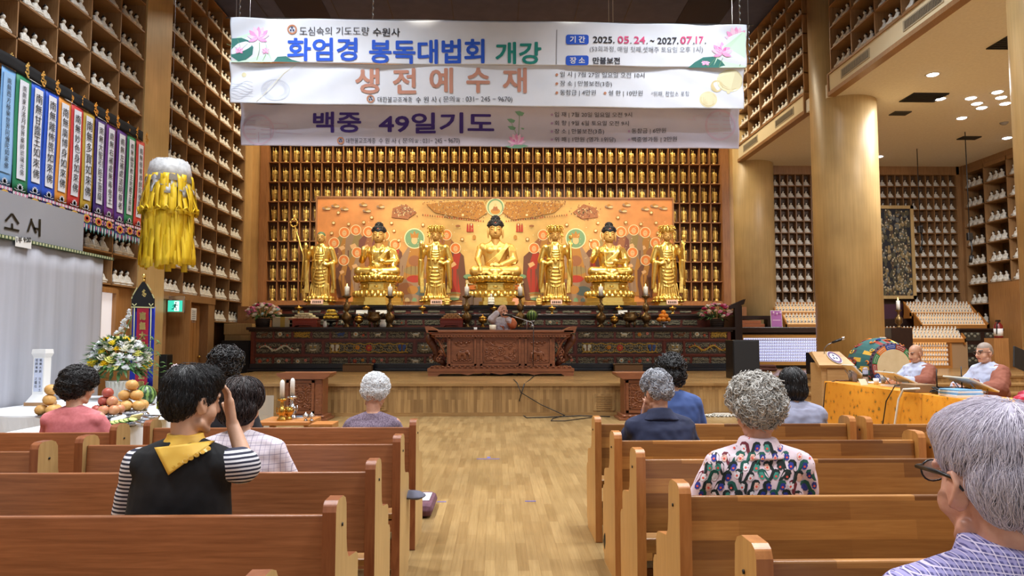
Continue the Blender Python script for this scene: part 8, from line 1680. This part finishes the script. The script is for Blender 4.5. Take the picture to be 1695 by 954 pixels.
for k in (-1, 1):
 b.tube([(k * (.034 + .026 * math.cos(2 * math.pi * i / 16)), .108 - .006 * (abs(math.cos(2 * math.pi * i / 16))), fz + .019 * math.sin(2 * math.pi * i / 16)) for i in range(17)], .0018, 6); b.tube([(k * .06, .1, fz + .01), (k * .08, .085, fz + .01), (k * .086, .02, fz + .004), (k * .087, -.012, fz - .002), (k * .083, -.03, fz - .022)], [.0035, .004, .004, .003, .002], 8)
b.tube([(-.009, .109, fz + .006), (0, .112, fz + .008), (.009, .109, fz + .006)], .0018, 6); g = b.build('glasses_frame', 'blackgloss', P['body'])
b = MB(); b.X = P['hm']
for k in (-1, 1): b.add([(k * (.034 + .025 * math.cos(2 * math.pi * i / 16)), .107 - .006 * abs(math.cos(2 * math.pi * i / 16)), fz + .018 * math.sin(2 * math.pi * i / 16)) for i in range(16)], [tuple(range(16))], 0, False)
b.build('lenses', 'clear', P['body'])
nb = P['nb']; b = MB(); b.loft([((nb.x, nb.y - .005, nb.z - .06), .14, .1, .1), ((nb.x, nb.y - .0, nb.z - .025), .1, .09, .15), ((nb.x, nb.y + .005, nb.z + .02), .078, .08, .2), ((nb.x, nb.y + .005, nb.z + .024), .066, .068, .2)], 26); mobj('shirt_collar', organic(b, .006, 2), pl, P['body'])
# monks
robe = M('monk_grey', (182, 190, 216), .9, col2=(194, 202, 226), scale=6); kas = M('kasaya_brown', (138, 78, 60), .8, col2=(152, 90, 70), scale=9)
def face_cols(scalp=3, brow=4):
 def f(p):
  if p.z > .052 or (p.y < .02 and p.z > -.035 and abs(p.x) < .08 and p.y < -.01): return scalp
  for k in (-1, 1):
   if (p - Vector((k * .031, .088, .002))).length < .0125 and abs(p.z - .002) < .0055: return 2
   if abs(p.z - .024) < .0065 and .012 < abs(p.x) < .055 and p.y > .06: return brow
  if p.y > .085 and abs(p.x) < .024 and -.078 < p.z < -.06: return 1
  return 0
 return f
def monk_clothes(P, mat_k, side=-1, sash=True):
 nb, S, sp, z0 = P['nb'], P['S'], P['sp'], P['z0']; b = MB(); sh, el, wr = S[side][:3]
 b.cap(sh + V(0, -.02, -.02), el, .098, .112, 12); b.cap(el, el.lerp(wr, .3), .112, .1, 12)
 for t in (.1, .35, .6, .8): c = sp(t); b.ell((c.x + side * .06, c.y - .055, c.z), (.185, .16, .12), 16)
 b.cap(sh + V(-side * .03, .02, .03), sp(.25) + V(-side * .13, .13, 0), .045, .055, 10); b.cap(sp(.25) + V(-side * .13, .13, 0), sp(.05) + V(-side * .14, .1, 0), .055, .06, 10); b.cap(sp(.2) + V(-side * .16, 0, 0), sp(.2) + V(-side * .05, -.12, 0), .05, .06)
 me = organic(b, .01, 3, lambda c, n: n * (.008 * noise.noise(c * 12) + .005 * noise.noise(c * 26))); mobj('brown_mantle', me, mat_k, P['body'])
 b = MB()
 for k in (-1, 1): b.tube([(nb.x, nb.y - .085, nb.z + .01), (nb.x + k * .075, nb.y - .03, nb.z + .015), (nb.x + k * .07, nb.y + .06, nb.z - .04), (nb.x + k * .015, nb.y + .125, nb.z - .13), (nb.x - k * .05, nb.y + .155, nb.z - .24)], [.02, .022, .022, .022, .018], 10, flat=.6)
 me = organic(b, .006, 2); mobj('robe_collar', me, robe, P['body'])
 b = MB(); b.ell(Vector(sp(.62)) + V(side * .02, .16, 0), (.03, .02, .02), 8); b.tube([Vector(sp(.62)) + V(side * .02, .16, 0), Vector(sp(.5)) + V(side * .05, .17, 0)], .012, 6); b.tube([Vector(sp(.62)) + V(side * .02, .16, 0), Vector(sp(.66)) + V(-side * .05, .155, .0)], .012, 6); b.build('mantle_knot', mat_k, P['body'])
YA = 10.6; P = person('bald monk in grey robe and brown mantle seated beside the drum, looking down', 1521, 0, YA, at(1515, 585, YA), yaw=R(104), sw=.46, hpitch=-.22, hs=1.06, skin=flat('monk_tan', (208, 156, 124), .5), face=face_cols(5, 4), shirt=robe, sleeves='wide', legs=False, seat=.56, vox=.0055, seed=23, gap=.03, fold=.012, arms={-1: dict(el=(-.27, .1, .85), wr=(-.1, .38, .86)), 1: dict(el=(.27, .1, .85), wr=(.1, .38, .86))}); monk_clothes(P, kas)
YB_ = 9.14; P = person('young monk in glasses, grey robe and brown mantle at the long table', 1636, 0, YB_, at(1629, 583, YB_), yaw=R(100), sw=.46, hpitch=-.1, hs=1.06, skin=flat('monk_fair', (214, 166, 140), .5), face=face_cols(3, 2), shirt=robe, sleeves='wide', legs=False, seat=.56, vox=.0055, seed=25, gap=.03, fold=.012, arms={-1: dict(el=(-.27, .1, .85), wr=(-.1, .38, .86)), 1: dict(el=(.27, .1, .85), wr=(.1, .38, .86))}); monk_clothes(P, kas)
b = MB(); b.X = P['hm']
for k in (-1, 1):
 b.tube([(k * (.034 + .024 * math.cos(2 * math.pi * i / 14)), .106 - .006 * abs(math.cos(2 * math.pi * i / 14)), .0 + .019 * math.sin(2 * math.pi * i / 14)) for i in range(15)], .0025, 6); b.tube([(k * .058, .1, .008), (k * .08, .08, .008), (k * .086, -.01, .0)], .0025, 6)
b.tube([(-.01, .108, .004), (.01, .108, .004)], .0025, 6); b.build('glasses_frame', 'blackgloss', P['body'])
# central monk
YM_ = 17.35; hm0 = at(833, 514, YM_); xm = at(830, 540, YM_).x; zc0 = hm0.z - .78
r = thing('dharma_seat', 'carved wooden seat hidden behind the lecture table under the monk', 'seat', (xm, YM_ + .1, ST)); b = MB(); b.bb((-.45, -.35, zc0 - ST - .12), (.45, .35, zc0 - ST - .02)); b.build('seat_board', 'carve', r)
for sx in (-1, 1):
 for sy in (-1, 1): b = MB(); b.bb((sx * .42 - .04, sy * .32 - .04, 0.001), (sx * .42 + .04, sy * .32 + .04, zc0 - ST - .12)); b.build('leg', 'carve', r)
o3 = Vector((xm, YM_, 0)); L = lambda x, y, Yq: Matrix.Rotation(-math.pi, 3, 'Z') @ (at(x, y, Yq) - o3)
P = person('monk at the lecture table holding a microphone, hand on his head', 830, 0, YM_, hm0, yaw=math.pi, sw=.52, hpitch=-.35, hy=-.15, hs=1.15, skin=flat('monk_rose', (224, 176, 154), .5), face=face_cols(5, 4), shirt=M('monk_warmgrey', (186, 180, 188), .9, col2=(198, 192, 200), scale=6), sleeves='wide', legs=False, seat=zc0, vox=.007, seed=27, gap=.03, fold=.014, zsh=.15, arms={1: dict(el=L(813, 528, 17.15), wr=L(824, 517, 17.12), hd=(-.45, .1, .8), th=(-.5, .4, -.4), curl=.3), -1: dict(el=L(848, 537, 17.15), wr=L(839, 527, 17.05), hd=(.2, .4, .6), th=(.6, .2, .2), curl=1.0)})
monk_clothes(P, M('kasaya_orange', (176, 96, 58), .8, col2=(192, 110, 68), scale=9))
b = MB(); p = at(834, 521, 16.98); b.tube([p, at(847, 523, 17.0)], [.026, .02], 10, 0); b.tube([at(847, 523, 17.0), at(880, 534, 16.95), at(884, 541, 16.9)], .012, 6, 1); b.ell(p, .035, 10, 0); b.tube([at(872, 531, 16.95), at(872, 545.5, 16.95)], .012, 6, 1); tag(b.build('microphone_boom', ['black', 'steel']), 'black microphone on a slim boom at the monk behind the lecture table', 'microphone')
for x, s, lab, mt in ((815.5, .1, 'pale tea cup on the lecture table before the monk', 'cream'), (787, .05, 'tiny white cup on the lecture table, left', 'paper')):
 p = at(x, 545, TY + .35); b = MB(); b.lathe([(s * .6, 0), (s * .75, s * .2), (s * .8, s * 1.2), (s * .7, s * 1.2)], n=14); o = b.build('tea_cup', mt); o.location = (p.x, TY + .35, ST + ztop + .002); tag(o, lab, 'cup')
# things left on the pews
for x, y, w, h, lab, c, Yq, z in ((480, 835, .2, .1, 'black cap lying on the pew seat behind the front-left backrest', 'black', 2.95, .445), (578, 880, .3, .22, 'black bag under the reddish pew, second row from the camera', 'black', 3.75, .0), (680, 768, .22, .05, 'grey folded cloth on the pew seat near the aisle', flat('greycloth', (86, 86, 100), .9), 4.75, .445), (1034, 800, .3, .25, 'black bag under the right pew, fourth row from the camera', 'black', 4.9, 0.0), (1198, 920, .26, .2, 'black bag under the right pew, second row from the camera', 'black', 3.5, .0)):
 b = MB(); b.ell((0, 0, h * .5), (w * .5, w * .4, h * .5), 14); b.ell((w * .1, 0, h * .4), (w * .42, w * .42, h * .4), 12); me = organic(b, .012, 2, lambda c_, n: n * .012 * noise.noise(c_ * 14) if True else n * 0); o = mobj(lab.split()[1] if lab.split()[0] != 'grey' else 'folded_cloth', me, c); o.location = (at(x, y, Yq).x, Yq, z + .004); tag(o, lab, {'black cap': 'cap', 'black bag': 'bag'}.get(' '.join(lab.split()[:2]), 'cloth'))
b = MB(); b.box((0, 0, .0032), (.3, .2, .012)); b.box((.05, .02, .014), (.2, .15, .006), mi=1); o = b.build('printed_booklet', ['paper', flat('ink_grey', 0)]); o.location = (at(1355, 905, 2.5).x, 2.38, .46); tag(o, 'printed booklet lying on the nearest right pew seat', 'booklet')
# ---------------------------------------------------------------- figurines in the niches
def fig_white():
 b = MB(); b.lathe([(.085, 0), (.095, .012), (.085, .024)], (0, -.01, 0), 10, 0, sx=1.1, sy=.85)
 b.ell((0, -.02, .045), (.1, .075, .034), 10, 0, h=5)
 for k in (-1, 1): b.cap((k * .03, .0, .05), (k * .085, -.035, .045), .035, .03, 7, 0); b.cap((k * .05, .0, .135), (k * .066, -.02, .08), .024, .02, 6, 0); b.cap((k * .066, -.02, .08), (k * .01, -.06, .075), .018, .014, 6, 0)
 b.loft([((0, .005, .04), .05, .045), ((0, .005, .1), .046, .036), ((0, .003, .145), .056, .033), ((0, .002, .165), .03, .024), ((0, 0, .18), .018, .018)], 10, 0)
 b.ell((0, -.004, .207), (.028, .031, .035), 10, 0, h=6); b.ell((0, .004, .222), (.03, .031, .026), 10, 1, h=6); b.ell((0, .006, .25), (.013, .013, .012), 7, 1, h=5)
 return b.mesh('seated_figurine', ['white', 'hairblack'])
def fig_gold():
 b = MB(); b.lathe([(.07, 0), (.075, .02), (.055, .03), (.06, .05), (.045, .06)], n=8)
 b.loft([((0, 0, .055), .06, .045), ((0, 0, .12), .05, .04), ((0, 0, .22), .055, .042), ((0, 0, .29), .046, .036), ((0, 0, .345), .06, .036), ((0, 0, .375), .03, .024), ((0, 0, .395), .018, .018)], 10)
 for k in (-1, 1): b.cap((k * .055, 0, .35), (k * .074, -.01, .27), .021, .018, 6); b.cap((k * .066, .0, .28), (k * .072, .01, .1), .016, .012, 5)
 b.cap((-.074, -.01, .27), (-.062, -.04, .33), .015, .012, 6); b.cap((.074, -.01, .27), (.02, -.05, .26), .015, .012, 6)
 for i in range(4): b.tube([(.04 * math.cos(math.pi * j / 6), -.028 - .018 * math.sin(math.pi * j / 6), .25 - i * .036 - .02 * math.sin(math.pi * j / 6)) for j in range(7)], .006, 4)
 b.ell((0, -.004, .42), (.024, .026, .032), 8, h=6); b.ell((0, .002, .448), (.027, .025, .02), 8, h=5); b.ell((0, 0, .472), (.011, .011, .014), 6, h=5)
 b.tube([(-.075, -.045, .2), (-.066, -.045, .44)], .005, 5); b.ell((-.066, -.045, .45), (.012, .01, .016), 6, h=4)
 return b.mesh('standing_figurine', ['goldfig'])
FW, FG = fig_white(), fig_gold()
bpy.context.view_layer.update(); dg = bpy.context.evaluated_depsgraph_get()
def seen(p, h, ax_):
 for dz, dx in ((.9, 0), (.5, 0), (.75, .25), (.75, -.25), (.2, .3), (.25, -.3)):
  q = p + Vector((0, 0, h * dz)) + ax_ * (h * dx); x, y, k = px(q)
  if not (-3 < x < W + 3 and -3 < y < H + 3): continue
  d = q - CO; n = d.length; hit = scn.ray_cast(dg, CO + d / n * .05, d / n, distance=n - .1)
  if not hit[0]: return True
 return False
PH = {'behind the hanging': 'near left-wall shelving', 'between the pier': 'far left-wall shelving', 'beyond the middle': 'far gallery shelving', 'near fascia': 'near gallery shelving', 'end wall': 'side-aisle end-wall niches', 'right wall of the': 'right-wall shelving', 'gold standing': 'altar niche wall'}
todo = []
for kind, p, rz, i, k, q, lab in CELLS:
 ax_ = Vector((math.cos(rz), math.sin(rz), 0)); h = .48 if kind == 'gold' else .27
 if seen(p, h, ax_): todo.append(((p - CO).length, kind, p, rz, i, k, q, lab))
todo.sort(key=lambda t: t[0])
whites = [t for t in todo if t[1] != 'gold']; golds = [t for t in todo if t[1] == 'gold']
fr = random.Random(12)
for t in whites[:300] + golds:
 _, kind, p, rz, i, k, q, lab = t; ph = next(v for s, v in PH.items() if s in lab)
 o = bpy.data.objects.new('standing_figurine' if kind == 'gold' else 'seated_figurine', FG if kind == 'gold' else FW); COL.objects.link(o); o.location = p; o.rotation_euler.z = rz + fr.uniform(-.12, .12); s = {'gold': 1, 'white': 1.25, 'small': .88}[kind] * (.85 if 'gallery' in lab else 1) * fr.uniform(.97, 1.04); o.scale = (s, s, s)
 if kind == 'gold': tag(o, 'gold standing figurine in niche column %d, row %d of the altar niche wall' % (i + 1, k + 1), 'figurine', 'gold figurines behind the altar')
 elif kind == 'small': tag(o, 'white seated figurine in niche column %d, row %d of the %s' % (i + 1, k + 1, ph), 'figurine', 'white figurines in the niches')
 else: tag(o, '%s white seated figurine in niche column %d, row %d of the %s' % (('left', 'middle', 'right')[q], i + 1, k + 1, ph), 'figurine', 'white figurines in the niches')
rest = whites[300:]
if rest:
 b = MB(); vs = [v.co.copy() for v in FW.vertices]; fs = [tuple(pp.vertices) for pp in FW.polygons]; ms = [pp.material_index for pp in FW.polygons]
 for t in rest:
  _, kind, p, rz, i, k, q, lab = t; s = (1.06 if 'gallery' in lab else 1.25) if kind == 'white' else .88
  b.X = Matrix.Translation(p) @ Matrix.Rotation(rz + fr.uniform(-.12, .12), 4, 'Z') @ Matrix.Scale(s, 4); base = len(b.v)
  b.v.extend((b.X @ v)[:] for v in vs); b.f.extend(tuple(a + base for a in f) for f in fs); b.m.extend(ms); b.sm.extend([True] * len(fs))
 tag(b.build('seated_figurines', ['white', 'hairblack']), 'small distant white seated figurines in the farther niches', 'figurines', kind='stuff')
print('figurines', len(whites), len(golds))
